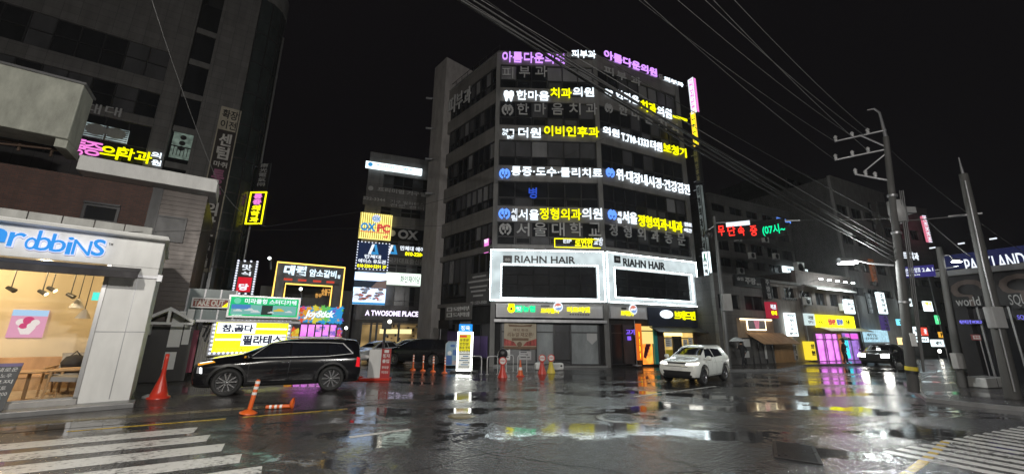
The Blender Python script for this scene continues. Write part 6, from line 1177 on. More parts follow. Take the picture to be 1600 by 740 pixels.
b = G(1542, 604, .13); fb = frame(b, 20); t = thing('utility_cabinet', 'white low utility cabinet between the two right poles', 'cabinet', fb, (0, 0, .13)); mb = MB(); mb.box(-.85, .85, -.35, .35, .15, .55); mb.build('body', mat('grey_white_metal', (.45, .45, .44), .45), t, bevel=.03); mb = MB(); mb.box(-.8, .8, -.3, .3, .13, .17); mb.build('plinth', K['kerb'], t); mb = MB(); mb.box(-.01, .01, -.36, -.35, .18, .53); mb.build('door_seam', K['dmetal'], t)
sp = Fac(G(1533, 592, .13), 100.0); q = sp.box(1517, 522, 1533, 531); t = thing('small_post_sign', 'small red bordered sign on a thin post before the store', 'sign', sp, (0, 0, .13)); mb = MB(); mb.box(q[0], q[1], -.03, .03, q[2], q[3]); mb.build('sign_plate', mat('pale_red_plate', (.4, .1, .1), .5), t); mb = MB(); mb.box(q[0] + .04, q[1] - .04, -.04, -.031, q[2] + .05, q[3] - .05); mb.build('sign_face', K['refl'], t); mb = MB(); mb.text('주차', (q[0] + .08, q[1] - .08, q[2] + .08, q[3] - .08), -.041, .006, 0, .02); mb.build('lettering', mat('red_small_letters', (.6, .05, .05), .5), t); mb = MB(); mb.tube([(q[1] - .04, 0, .13), (q[1] - .04, 0, q[3])], .025, 6); mb.build('post', K['steel'], t)

# ================================================================ POLES, LAMPS, LED BOARD
def vplane(p):
    return Fac((p[0], p[1]), math.degrees(math.atan2(p[0], p[1])) + 90)
def top_of(p, px):
    F_ = vplane(p); u, z = F_.uv(*px); return F_.W(u, 0, z)
poles = {}
def pole(base, top, r0, r1, label, zb=.13, cat='utility pole', name='utility_pole', mt=None, taper_top=None):
    b = G(*base, zb); tp = top_of(b, top); fr = frame(b); t = thing(name, label, cat, fr, (0, 0, zb)); off = Vector((b.x, b.y, 0))
    mb = MB(); mb.tube([b - off, tp - off], [r0, r1], 14); mb.build('shaft', mt or K['pole'], t); return t, b, tp, off
t, b1, t1, o1 = pole((1428, 612), (1384, 214), .18, .10, 'utility pole with two crossarms and a curved lamp arm, left of the three')
A1 = lambda z: b1 + (t1 - b1) * ((z - b1.z) / (t1.z - b1.z))
V1 = vplane(b1)
def v1(x, y): u, z = V1.uv(x, y); return V1.W(u, 0, z) - o1
mb = MB(); mb.tube([t1 - o1, v1(1378, 190), v1(1374, 176), v1(1366, 170), v1(1355, 172)], [.07, .05, .045, .04, .03], 8); mb.build('curved_arm', K['steel'], t)
for (xa, ya), (xb, yb) in (((1304, 221), (1385, 203)), ((1304, 250), (1386, 233)), ((1336, 272), (1386, 281))):
    mb = MB(); mb.tube([v1(xa, ya), v1(xb, yb)], .05, 4); mb.build('crossarm', K['steel'], t)
    for f_ in (.03, .35, .65):
        p = v1(xa + (xb - xa) * f_, ya + (yb - ya) * f_); mb = MB(); mb.lathe([(.03, 0), (.07, .08), (.05, .14), (.08, .2), (.03, .28), (0, .3)], 8, p); mb.build('insulator', mat('porcelain', (.4, .4, .4), .3), t)
mb = MB(); mb.tube([v1(1343, 211), v1(1386, 230)], .04, 5); mb.tube([v1(1350, 268), v1(1384, 240)], .04, 5); mb.build('brace', K['steel'], t)
mb = MB(); p = v1(1391, 330); mb.lathe([(0, -.5), (.28, -.48), (.3, 0), (.28, .45), (.0, .5)], 12, p + Vector((.3, 0, 0))); mb.box(p.x + .4, p.x + .9, p.y - .2, p.y + .2, p.z - .1, p.z + .15); mb.build('transformer', mat('grey_transformer', (.3, .3, .3), .5), t)
mb = MB(); 
for k in range(3): mb.tube([v1(1391 + k, 300) + Vector((.2 + .05 * k, -.2, 0)), v1(1410 + k, 470) + Vector((.2 + .05 * k, -.22, 0)), v1(1424 + k, 580) + Vector((.2, -.26, 0))], .025, 5)
mb.build('cable_riser', K['wireg'], t)
for ya, yb, mt_ in ((572, 578, 'yellowp'), (579, 583, 'black'), (470, 473, 'steel'), (360, 363, 'steel'), (300, 303, 'steel'), (520, 540, 'offwhite')):
    pa, pb = A1((V1.uv(1420, ya)[1])) - o1, A1((V1.uv(1420, yb)[1])) - o1; mb = MB(); mb.tube([pa, pb], [.195 if ya > 500 else .175] * 2, 14) if mt_ != 'offwhite' else mb.box(pa.x - .12, pa.x + .1, pa.y - .195, pa.y - .183, pb.z, pa.z); mb.build('pole_band' if mt_ != 'offwhite' else 'paper_notice', K[mt_], t)
mb = MB(); mb.tube([v1(1397, 414), v1(1360, 411), v1(1336, 406)], .045, 6); mb.build('lamp_arm', K['steel'], t)
p = v1(1323, 406); mb = MB(); mb.tube([p + Vector((.5, 0, .0)), p + Vector((-.35, 0, -.03))], [.09, .13], 8); hd = mb.build('lamp_head', K['steel'], t)
mb = MB(); mb.box(p.x - .33, p.x + .35, p.y - .12, p.y + .12, p.z - .17, p.z - .13); mb.build('lens', K['eCool'], hd)
lamp_light(p + o1 + Vector((0, 0, -.45)), 700, (.95, 1, .98), .15)
t, b2, t2_, o2 = pole((1505, 604), (1467, 386), .16, .11, 'shorter grey pole standing between the two tall utility poles')
V2 = vplane(b2); v2 = lambda x, y: (lambda r: V2.W(r[0], 0, r[1]) - o2)(V2.uv(x, y))
p = v2(1490, 560); mb = MB(); mb.box(p.x - .25, p.x + .1, p.y - .35, p.y - .1, p.z - .4, p.z + .25); mb.build('meter_box', K['conc'], t, bevel=.02)
mb = MB(); mb.tube([v2(1470, 400), v2(1482, 398), v2(1488, 403)], .03, 6); mb.build('lamp_arm', K['steel'], t)
p = v2(1494, 407); mb = MB(); mb.tube([p + Vector((-.18, 0, .05)), p + Vector((.16, 0, .03))], [.05, .07], 8); hd = mb.build('lamp_head', K['steel'], t); mb = MB(); mb.box(p.x - .16, p.x + .16, p.y - .07, p.y + .07, p.z - .07, p.z - .04); mb.build('lens', K['eCool'], hd)
t, b3, t3_, o3 = pole((1584, 622), (1505, 272), .21, .13, 'thick bare concrete pole nearest the right edge with a grey box')
V3 = vplane(b3); v3 = lambda x, y: (lambda r: V3.W(r[0], 0, r[1]) - o3)(V3.uv(x, y))
mb = MB(); mb.tube([t3_ - o3, v3(1498, 246)], [.05, .02], 6); mb.build('lightning_rod', K['steel'], t)
p = v3(1537, 496); mb = MB(); mb.box(p.x - .22, p.x + .22, p.y - .5, p.y - .22, p.z - .38, p.z + .38); mb.build('control_box', mat('grey_box', (.34, .34, .34), .5), t, bevel=.02)
mb = MB(); mb.tube([v3(1503, 285) + Vector((-.1, -.2, 0)), v3(1530, 420) + Vector((-.1, -.25, 0)), v3(1575, 610) + Vector((-.1, -.28, 0))], .03, 6); mb.build('conduit', K['steel'], t)
mb = MB(); mb.tube([v3(1535, 333), v3(1482, 338)], .05, 6); mb.build('short_arm', K['steel'], t)
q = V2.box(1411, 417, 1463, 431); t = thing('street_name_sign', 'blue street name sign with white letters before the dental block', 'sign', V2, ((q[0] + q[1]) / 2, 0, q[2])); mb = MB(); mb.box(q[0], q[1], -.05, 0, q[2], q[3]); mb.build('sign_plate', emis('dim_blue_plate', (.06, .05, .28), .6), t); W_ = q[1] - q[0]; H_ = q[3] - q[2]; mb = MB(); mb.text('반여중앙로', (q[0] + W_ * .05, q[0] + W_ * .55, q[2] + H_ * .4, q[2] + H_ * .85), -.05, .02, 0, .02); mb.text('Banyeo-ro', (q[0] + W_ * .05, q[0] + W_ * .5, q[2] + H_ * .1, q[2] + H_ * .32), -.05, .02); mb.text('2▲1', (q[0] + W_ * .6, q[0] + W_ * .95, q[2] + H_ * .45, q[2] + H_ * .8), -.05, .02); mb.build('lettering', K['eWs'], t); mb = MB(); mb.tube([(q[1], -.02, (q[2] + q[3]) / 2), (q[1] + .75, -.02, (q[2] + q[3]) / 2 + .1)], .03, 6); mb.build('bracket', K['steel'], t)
t, b4, t4, o4 = pole((1139, 574), (1116, 338), .16, .1, 'slim camera pole carrying the red and green led board', name='camera_pole', cat='pole', mt=mat('dull_grey_pole', (.14, .14, .14), .5, .3))
V4 = vplane(b4); v4 = lambda x, y: (lambda r: V4.W(r[0], 0, r[1]) - o4)(V4.uv(x, y))
mb = MB(); mb.tube([v4(1116, 348), v4(1250, 344)], .06, 6); mb.build('mast_arm', K['steel'], t)
p = v4(1107, 366); mb = MB(); mb.lathe([(0, -.3), (.2, -.22), (.3, 0), (.26, .15), (.12, .3), (0, .32)], 14, p); mb.build('dome_camera', K['black'], t); mb = MB(); mb.tube([p + Vector((0, 0, .3)), v4(1117, 352)], .04, 6); mb.build('camera_bracket', K['steel'], t)
p = v4(1131, 471); mb = MB(); mb.box(p.x - .2, p.x + .35, p.y - .35, p.y - .1, p.z - .6, p.z + .5); mb.build('control_box', K['conc'], t)
q = V4.box(1119, 350, 1230, 370, -.1); t = thing('led_board', 'black led traffic board with red and green glowing letters', 'sign', V4, ((q[0] + q[1]) / 2, -.1, q[2])); mb = MB(); mb.box(q[0], q[1], -.2, .1, q[2] + .12, q[3] - .08); mb.build('sign_box', mat('led_board_black', (.006, .006, .006), .7, spec=.2), t)
mb = MB()
for c, x0, x1 in (('무', 1121, 1133), ('단', 1136, 1150), ('속', 1152, 1164), ('중', 1171, 1184)): mb.text(c, V4.box(x0, 353, x1, 367.5, -.2), -.2, .03, 0, .01)
mb.build('lettering', K['eR'], t); mb = MB(); mb.text('(07시~', V4.box(1190, 352, 1228, 366, -.2), -.2, .03, 0, .02); mb.build('lettering', emis('lit_green_led', (.0, .85, .35), 1.4), t)
mb = MB(); mb.box(*V4.box(1134, 348, 1172, 351, -.2)[:2], -.23, -.2, *V4.box(1134, 348, 1172, 351, -.2)[2:]); mb.build('light_bar', K['eWs'], t)

# ================================================================ OVERHEAD WIRES
def at_depth(x, y, dist):
    r = ray(x, y); r = r / math.hypot(r.x, r.y); return Vector((0, 0, CAM_H)) + r * dist
def wire(a, b, sag, r, label, mt='wire', group='overhead cables', n=18):
    P = [a.lerp(b, i / n) - Vector((0, 0, sag * 4 * (i / n) * (1 - i / n))) for i in range(n + 1)]
    mb = MB(); mb.tube([p - a for p in P], r, 5, 0); o = mb.build('overhead_cable', K[mt]); o.location = a; return props(o, label, 'cable', group)
rnd = random.Random(21)
end = A1(8.2)
LW = 'thin overhead cable of the dark bundle running from the crossarm pole across the corner building'
for k, (x, y, ex, ey, r, mt) in enumerate(((708, -6, 1396, 392, .036, 'wire'), (714, -4, 1397, 400, .04, 'wire'), (724, -4, 1398, 404, .034, 'wire'), (735, -4, 1398, 408, .038, 'wire'), (716, -8, 1396, 386, .013, 'wireg'), (760, -6, 1395, 398, .012, 'wire'), (738, -8, 1394, 380, .014, 'wireg'))):
    e = top_of(b1, (ex, ey)); s = at_depth(x - 60, y - 36, 10.5 + .25 * k)
    wire(s, e, .05 + .22 * (k % 3), r, LW if mt == 'wire' else ('pale overhead cable shining along the top of the dark bundle' if k == 4 else 'second pale overhead cable inside the dark bundle'), mt, 'dark cable bundle')
e = top_of(b1, (1392, 345)); wire(at_depth(700, -60, 11), e, .3, .012, 'single overhead cable sagging above the dark bundle', 'wire')
LP_ = 'faint power line rising from a crossarm to the top of the picture'
for (x, y), (ex, ey) in (((985, -2), (1305, 221)), ((1050, -2), (1333, 214)), ((1097, -2), (1350, 211)), ((1148, -2), (1362, 208)), ((1000, -2), (1305, 250)), ((1115, -2), (1360, 238))):
    e = top_of(b1, (ex, ey)); wire(at_depth(x - 40, y - 40, 9.5), e, .25, .009, LP_, 'wireg', 'power lines to the crossarms')
wire(top_of(b1, (1388, 232)), at_depth(1640, 420, 26), .3, .012, 'power line running right from the crossarm pole into the dark', 'wire')
wire(top_of(b1, (1391, 345)), top_of(b3, (1512, 335)), .05, .022, 'cable stretched level between the left and right concrete poles', 'wireg')
wire(top_of(b4, (1250, 344)), top_of(b1, (1390, 341)), .02, .022, 'level cable from the led board arm to the crossarm pole', 'wireg')
wire(top_of(b3, (1516, 400)), top_of(b2, (1450, 345)), .05, .02, 'guy wire slanting between the bare pole and the shorter pole', 'wireg')
c0 = DS.W(*DS.uv(418, 354, -1)[:1], -1) + Vector((0, 0, DS.uv(418, 354, -1)[1]))
wire(at_depth(234, -10, 14), at_depth(343, 291, 16), .15, .008, 'thin white cable hanging down across the clinic block', 'wireg')
wire(at_depth(343, 291, 16), at_depth(417, 354, 17), .25, .009, 'thin white cable end looping past the yellow vertical sign', 'wireg')
wire(at_depth(417, 354, 17), at_depth(660, 320, 24), -.1, .012, 'thin dark cable leading right from the white cable loop to the stair tower', 'wire')
wire(at_depth(660, 320, 24), at_depth(944, 216, 22), .35, .012, 'thin dark cable rising across the middle face therapy sign', 'wire')
wire(at_depth(200, 362, 17), at_depth(700, 352, 22), .05, .009, 'very thin level cable past the cafe block', 'wire')

# ================================================================ VEHICLES
def car_paint(name, col, rough=.25):
    return mat(name, col, rough, .0, .08, 1.5, coat=1.0)
CG = mat('car_window_glass', (.012, .013, .018), .04, var=.2)
RIM = mat('machined_rim', (.55, .55, .56), .25, .9, var=.1); LENS = mat('lamp_lens', (.5, .5, .52), .1, .2); TAIL = emis('tail_lamp', (.9, .02, .03), .9)
def make_car(name, label, pos, heading, paint_, L=4.9, W=1.95, H=1.75, wb=2.9, wr=.39, group=None, prof=None, lamps='drl', seed=0, suv=True, spokes=5, clad=None, detail=True, plate=True):
    """x forward, y left, z up"""
    fr = Fac((pos[0], pos[1]), heading); t = thing(name, label, 'car', fr, (0, 0, 0), group)
    a = L / 2; hw = W / 2; k = H / 1.75
    st = prof(a, hw, H)
    st = [(x, lo, be, tp, wl, wbt, wt) for x, lo, be, tp, wl, wbt, wt in st]
    V = []; F = []; nring = 18
    for x, lo, be, tp, wl, wbt, wt in st:
        half = [(0, lo), (wl * .88, lo), (wl, lo + .09), (wbt, lo + (be - lo) * .42), (wbt * 1.0, be - .16), (wbt * .975, be - .02), (wbt * .95 if tp - be > .3 else min(wbt * .93, wt + .1), be + .03), (wt, tp - .09 if tp - be > .3 else tp - .03), (wt * .86, tp - .015), (wt * .4, tp)]
        ring = [(y, z) for y, z in half] + [(-y, z) for y, z in half[:0:-1]]
        nring = len(ring); V += [(x, y, z) for y, z in ring]
    n = len(st)
    for i in range(n - 1):
        for j in range(nring): F.append((i * nring + j, i * nring + (j + 1) % nring, (i + 1) * nring + (j + 1) % nring, (i + 1) * nring + j))
    F.append(tuple(range(nring))[::-1]); F.append(tuple((n - 1) * nring + j for j in range(nring)))
    me = bpy.data.meshes.new('body'); me.from_pydata(V, [], F); me.update()
    bm = bmesh.new(); bm.from_mesh(me); bmesh.ops.recalc_face_normals(bm, faces=bm.faces); bm.to_mesh(me); bm.free()
    o = bpy.data.objects.new('body', me); COL.objects.link(o); s_ = o.modifiers.new('s', 'SUBSURF'); s_.levels = 3; s_.render_levels = 3
    dg = bpy.context.evaluated_depsgraph_get(); sm = bpy.data.meshes.new_from_object(o.evaluated_get(dg)); o.modifiers.clear(); o.data = sm; bpy.data.meshes.remove(me)
    bvh = BVHTree.FromPolygons([v.co.copy() for v in sm.vertices], [tuple(p.vertices) for p in sm.polygons])
    # wheel wells
    cut = MB(); xs = (wb / 2, -wb / 2); rw_ = wr + .055
    for x in xs:
        for s in (-1, 1): cut.lathe([(0, .62 * hw), (rw_, .62 * hw), (rw_, hw * 1.3), (0, hw * 1.3)] if s > 0 else [(0, -hw * 1.3), (rw_, -hw * 1.3), (rw_, -.62 * hw), (0, -.62 * hw)], 28, (x, 0, wr + .02), 0, 'y')
    co = cut.build('cutter', K['black']); bm = bmesh.new(); bm.from_mesh(co.data); bmesh.ops.remove_doubles(bm, verts=bm.verts, dist=1e-4); bmesh.ops.recalc_face_normals(bm, faces=bm.faces); bm.to_mesh(co.data); bm.free()
    b = o.modifiers.new('b', 'BOOLEAN'); b.object = co; b.operation = 'DIFFERENCE'; b.solver = 'EXACT'
    dg = bpy.context.evaluated_depsgraph_get(); fm = bpy.data.meshes.new_from_object(o.evaluated_get(dg)); o.modifiers.clear(); o.data = fm; bpy.data.objects.remove(co)
    fm.materials.clear(); fm.materials.append(paint_); fm.materials.append(clad or K['black'])
    for p in fm.polygons:
        c = p.center; p.use_smooth = True
        if c.z < (.36 if suv else .28) * k or (abs(c.y) < .7 * hw and c.z < wr * 1.2): p.material_index = 1
        else: p.material_index = 0
    try: fm.set_sharp_from_angle(angle=R_(40))
    except Exception: pass
    o.parent = t; OFF[o] = Vector()
    def cast(p, d):
        h = bvh.ray_cast(Vector(p), Vector(d)); return h[0], h[1]
    def surf(fn, nu, nv, axis, off=.006):
        """grid of points laid on the body; fn(s,t)->2D in side (x,z) or front/rear (y,z) view"""
        P = []; ok = True
        for i in range(nu + 1):
            for j in range(nv + 1):
                q = fn(i / nu, j / nv)
                if axis in ('L', 'R'): s = 1 if axis == 'L' else -1; h, nn = cast((q[0], s * 3, q[1]), (0, -s, 0))
                elif axis == 'F': h, nn = cast((5, q[0], q[1]), (-1, 0, 0))
                elif axis == 'B': h, nn = cast((-5, q[0], q[1]), (1, 0, 0))
                else: h, nn = cast((q[0], q[1], 4), (0, 0, -1))
                if h is None: ok = False; h = Vector((q[0], 0, q[1])); nn = Vector((0, 0, 1))
                P.append(h + nn * off)
        FF = [(i * (nv + 1) + j, (i + 1) * (nv + 1) + j, (i + 1) * (nv + 1) + j + 1, i * (nv + 1) + j + 1) for i in range(nu) for j in range(nv)]
        return P, FF
    def quadfn(c): return lambda s, u: tuple((c[0][m] * (1 - s) + c[1][m] * s) * (1 - u) + (c[3][m] * (1 - s) + c[2][m] * s) * u for m in (0, 1))
    def patch(c, axis, nu=8, nv=6, off=.006, mb=None, mi=0):
        mb = mb or MB(); P, FF = surf(quadfn(c), nu, nv, axis, off); mb.add(P, FF, mi, True); return mb
    def line(pts, w_, axis, off=.004, mb=None):
        mb = mb or MB()
        for (x0, z0), (x1, z1) in zip(pts[:-1], pts[1:]):
            dx, dz = x1 - x0, z1 - z0; l = math.hypot(dx, dz); nx, nz = -dz / l * w_ / 2, dx / l * w_ / 2
            patch([(x0 - nx, z0 - nz), (x1 - nx, z1 - nz), (x1 + nx, z1 + nz), (x0 + nx, z0 + nz)], axis, 8, 1, off, mb)
        return mb
    return dict(t=t, fr=fr, patch=patch, line=line, surf=surf, cast=cast, a=a, hw=hw, H=H, wb=wb, wr=wr, o=o)
def wheels(C, spokes=5, rim=RIM, tw=.235):
    t, wr, hw = C['t'], C['wr'], C['hw']; first = None
    for x in (C['wb'] / 2, -C['wb'] / 2):
        for s in (1, -1):
            y = s * (hw - .03 - tw / 2); mb = MB(); h = tw / 2
            prof = [(wr * .70, -h * .9), (wr * .9, -h), (wr * .98, -h * .8), (wr, -h * .5), (wr, h * .5), (wr * .98, h * .8), (wr * .9, h), (wr * .70, h * .9), (wr * .68, 0), (wr * .70, -h * .9)]
            mb.lathe(prof, 32, (x, y, wr), 0, 'y'); w0 = mb.build('wheel', K['rubber'], t)
            r = wr * .71; mb = MB(); o_ = y + s * h * .62
            mb.lathe([(r, y + s * h * .9), (r * .93, y + s * h * .75), (r * .9, y + s * h * .1)], 28, (x, 0, wr), 0, 'y')
            for k in range(spokes):
                q = 2 * math.pi * k / spokes + .3
                for dq_ in (-.2, .2):
                    c0 = (x + .05 * r * math.cos(q), wr + .05 * r * math.sin(q)); c1 = (x + r * .94 * math.cos(q + dq_ * 1.4), wr + r * .94 * math.sin(q + dq_ * 1.4)); n_ = Vector((-(c1[1] - c0[1]), c1[0] - c0[0])).normalized() * r * .055
                    V = [(c0[0] - n_.x, o_, c0[1] - n_.y), (c1[0] - n_.x * 1.2, o_, c1[1] - n_.y * 1.2), (c1[0] + n_.x * 1.2, o_, c1[1] + n_.y * 1.2), (c0[0] + n_.x, o_, c0[1] + n_.y)]
                    V += [(p[0], p[1] - s * .035, p[2]) for p in V]; mb.add(V, [(0, 1, 2, 3), (7, 6, 5, 4), (0, 4, 5, 1), (1, 5, 6, 2), (2, 6, 7, 3), (3, 7, 4, 0)])
            mb.lathe([(0, o_ + s * .02), (r * .16, o_ + s * .015), (r * .2, o_ - s * .02)], 14, (x, 0, wr), 0, 'y'); mb.build('rim', rim, w0)
            mb = MB(); mb.lathe([(0, y - s * .02), (r * .9, y - s * .02)], 24, (x, 0, wr), 0, 'y'); mb.build('brake_disc', K['dmetal'], w0)
def suv_prof(hood=1.08, roof_l=.45, cowl=1.18, rear=-2.2, tail=1.12, rt=(1.68, 1.60)):
    def f(a, hw, H):
        k = H / 1.75
        return [(a, .42 * k, .80 * k, .90 * k, hw * .62, hw * .80, hw * .66), (a - .06, .27 * k, .88 * k, 1.0 * k, hw * .86, hw * .93, hw * .76), (a - .4, .23 * k, .96 * k, hood * k, hw * .92, hw * .985, hw * .80), (cowl + .12, .23 * k, 1.04 * k, (hood + .1) * k, hw * .94, hw, hw * .80), (cowl - .02, .23 * k, 1.05 * k, (hood + .17) * k, hw * .94, hw, hw * .78),
                (roof_l + .28, .23 * k, 1.06 * k, 1.50 * k, hw * .94, hw, hw * .72), (roof_l - .12, .23 * k, 1.07 * k, 1.70 * k, hw * .94, hw, hw * .69), (-.5, .23 * k, 1.09 * k, 1.77 * k, hw * .94, hw, hw * .70), (-1.4 * a / 2.5, .23 * k, 1.10 * k, 1.755 * k, hw * .94, hw, hw * .69), (rear + .12, .25 * k, 1.11 * k, rt[0] * k, hw * .93, hw * .985, hw * .66), (rear - .06, .26 * k, 1.11 * k, rt[1] * k, hw * .92, hw * .97, hw * .64),
                (-a + .1, .28 * k, tail * k, (tail + .17) * k, hw * .9, hw * .95, hw * .74), (-a + .02, .34 * k, 1.0 * k, 1.08 * k, hw * .84, hw * .9, hw * .7), (-a, .5 * k, .9 * k, .98 * k, hw * .76, hw * .84, hw * .64)]
    return f
def finish(C, wins, ws, rw_, kind, paint_):
    t, patch, line, a, hw, H = C['t'], C['patch'], C['line'], C['a'], C['hw'], C['H']; k = H / 1.75
    for q in wins:
        for s in 'LR': patch([(x, z * k) for x, z in q], s, 10, 6, .008).build('side_window', CG, t)
    patch([(y, z * k) for y, z in ws], 'F', 12, 8, .008).build('windshield', CG, t)
    patch([(y, z * k) for y, z in rw_], 'B', 10, 6, .008).build('rear_window', CG, t)
    # door seams and handles
    for s in 'LR':
        mb = MB()
        for x0, x1 in ((1.0, .98), (-.15, -.18), (-1.15, -1.28)): line([(x0 * a / 2.5, .42 * k), (x1 * a / 2.5, 1.06 * k)], .014, s, .002, mb)
        line([(1.0 * a / 2.5, .40 * k), (-1.1 * a / 2.5, .40 * k)], .014, s, .002, mb); mb.build('door_seam', K['dletter'], t)
        for x in (.05, -.95):
            sy = 1 if s == 'L' else -1; h, n_ = C['cast']((x * a / 2.5 - .1, sy * 3, .98 * k), (0, -sy, 0)); mb = MB(); mb.tube([h + n_ * .012 + Vector((-.12, 0, 0)), h + n_ * .03, h + n_ * .012 + Vector((.12, 0, .0))], .017, 6); mb.build('door_handle', K['chrome'] if kind != 'white' else paint_, t)
    for sy in (1, -1):
        xm = 1.02 * a / 2.5; h, n_ = C['cast']((xm, sy * 3, 1.08 * k), (0, -sy, 0)); mb = MB(); c = h + Vector((0, sy * .14, .1)); V = []
        mb.lathe([(0, -.13), (.07, -.11), (.105, -.03), (.1, .06), (.05, .1), (0, .105)], 12, (c.x, c.y, c.z), 0, 'y'); mb.tube([h - n_ * .02, c], .03, 6); mr = mb.build('mirror', paint_, t)
        if kind == 'black':
            mb = MB(); mb.tube([c + Vector((.06, sy * .03, -.02)), c + Vector((.1, sy * -.04, .0)), c + Vector((.09, sy * .09, .02))], .035, 8); mb.build('turn_signal', emis('amber_mirror_light', (.85, .38, .03), .55), mr)
# ---- black SUV
BK = car_paint('black_car_paint', (.006, .006, .008), .2)
f, r = G(350, 619), G(515, 610.5); mid = (f + r) / 2; hd_ = math.degrees(math.atan2((f - r).x, (f - r).y)); sc = 1.0
ax = (f - r).normalized(); side = Vector((ax.y, -ax.x, 0))   # pointing away from the camera for this heading
if side.dot(mid) < 0: side = -side
ctr = mid + side * .93
C = make_car('black_suv', 'large black suv with lit amber and white headlamps nosing out of the car park', ctr, hd_, BK, 5.25, 2.0, 1.86, (f - r).length, .44, prof=suv_prof(1.15, .42, 1.22, -2.44, 1.24, (1.74, 1.67)))
KK = 1.05
finish(C, [[(1.02, 1.16), (-.12, 1.17), (-.12, 1.60), (.46, 1.57)], [(-.2, 1.17), (-1.32, 1.19), (-1.32, 1.59), (-.2, 1.60)], [(-1.4, 1.2), (-2.3, 1.27), (-2.18, 1.54), (-1.4, 1.585)]], [(-.74, 1.27), (.74, 1.27), (.6, 1.62), (-.6, 1.62)], [(-.66, 1.28), (.66, 1.28), (.56, 1.55), (-.56, 1.55)], 'black', BK)
wheels(C)
a = C['a']; k = C['H'] / 1.75
for s in 'LR':
    sy = 1 if s == 'L' else -1
    C['patch']([(a - .62, 1.02 * k), (a - .16, .93 * k), (a - .13, .99 * k), (a - .55, 1.065 * k)], s, 8, 2, .012).build('headlight', [emis('amber_signal', (.95, .4, .04), 1.1)], C['t'])
    C['patch']([(a - .55, 1.045 * k), (a - .2, .985 * k), (a - .18, 1.0 * k), (a - .5, 1.063 * k)], s, 8, 1, .02).build('position_light', [emis('white_position_light', (1, .95, .85), 2.2)], C['t'])
    C['patch']([(a - .33, .70 * k), (a - .17, .72 * k), (a - .16, .90 * k), (a - .3, .88 * k)], s, 4, 4, .012).build('lamp_housing', LENS, C['t'])
    C['patch']([(a - .32, .71 * k), (a - .26, .715 * k), (a - .24, .88 * k), (a - .29, .87 * k)], s, 2, 4, .02).build('running_light', emis('white_running_light', (.95, .97, 1), 5), C['t'])
    C['patch']([(-a + .08, .78 * k), (-a + .22, .80 * k), (-a + .2, 1.12 * k), (-a + .1, 1.1 * k)], s, 3, 5, .014).build('tail_light', TAIL, C['t'])
    mb = MB(); C['line']([(1.05, 1.135 * k), (-1.4, 1.165 * k), (-2.28, 1.24 * k)], .022, s, .012, mb); C['line']([(1.08, 1.14 * k), (.5, 1.585 * k), (0, 1.63 * k), (-1.4, 1.615 * k), (-1.9, 1.585 * k)], .022, s, .012, mb); C['line']([(-1.9, 1.585 * k), (-2.28, 1.24 * k)], .04, s, .014, mb); mb.build('chrome_trim', mat('satin_chrome', (.7, .7, .7), .4, .5), C['t'])
    mb = MB(); C['line']([(1.0, .44 * k), (-1.0, .44 * k)], .03, s, .012, mb); mb.build('sill_trim', K['chrome'], C['t'])
    mb = MB()
    for xw in (C['wb'] / 2, -C['wb'] / 2):
        P, FF = C['surf'](lambda s_, u_: (xw + (C['wr'] + .06 + .075 * u_) * math.cos(math.pi * (-.08 + 1.16 * s_)), C['wr'] + .02 + (C['wr'] + .06 + .075 * u_) * math.sin(math.pi * (-.08 + 1.16 * s_))), 20, 1, s, .012); mb.add(P, FF, 0, True)
    mb.build('wheel_arch', K['black'], C['t'])
    rl = MB(); y = sy * C['hw'] * .62; rl.tube([(.4, y, 1.70 * k), (.25, y, 1.79 * k), (-1.8, y, 1.79 * k), (-2.0, y, 1.72 * k)], .022, 6); rl.build('roof_rail', K['alu'], C['t'])
C['patch']([(-.6, .56 * k), (.6, .56 * k), (.66, .93 * k), (-.66, .93 * k)], 'F', 10, 6, .012).build('grille', K['chrome'], C['t'])
# ---- white SUV crossing the junction
WP = car_paint('white_car_paint', (.8, .81, .76), .3)
n1, n2 = G(1097, 600.5), G(1046, 595.5); hdw = 226.0
fwd = Vector((math.sin(R_(hdw)), math.cos(R_(hdw)), 0)); c_front = (n1 + n2) / 2; ctr = c_front - fwd * 1.36
C = make_car('white_suv', 'white compact suv with bright headlights crossing the wet junction', ctr, hdw, WP, 4.35, 1.86, 1.68, 2.68, .37, prof=suv_prof(1.10, .22, 1.0, -1.96, 1.32, (1.77, 1.72)))
finish(C, [[(.80, 1.19), (-.12, 1.2), (-.12, 1.6), (.3, 1.57)], [(-.19, 1.2), (-1.35, 1.24), (-1.2, 1.55), (-.19, 1.6)]], [(-.74, 1.3), (.74, 1.3), (.62, 1.62), (-.62, 1.62)], [(-.62, 1.3), (.62, 1.3), (.52, 1.53), (-.52, 1.53)], 'white', WP)
wheels(C, 5, mat('grey_rim', (.2, .2, .21), .3, .8)); a = C['a']; k = C['H'] / 1.75
for s_ in (1, -1):
    C['patch']([(s_ * .86, .90 * k), (s_ * .42, .88 * k), (s_ * .44, .97 * k), (s_ * .84, 1.0 * k)][::s_], 'F', 8, 3, .012).build('headlight', emis('white_headlight', (1, .97, .88), 5), C['t'])
C['patch']([(-.44, .93 * k), (.44, .93 * k), (.44, .985 * k), (-.44, .985 * k)], 'F', 8, 2, .012).build('grille', K['black'], C['t'])
C['patch']([(-.5, .80 * k), (.5, .80 * k), (.5, .825 * k), (-.5, .825 * k)], 'F', 8, 1, .012).build('grille_slot', K['black'], C['t'])
C['patch']([(-.56, .42 * k), (.56, .42 * k), (.64, .62 * k), (-.64, .62 * k)], 'F', 10, 4, .012).build('bumper_intake', K['black'], C['t'])
C['patch']([(-.26, .66 * k), (.26, .66 * k), (.26, .755 * k), (-.26, .755 * k)], 'F', 6, 2, .02).build('licence_plate', K['white'], C['t'])
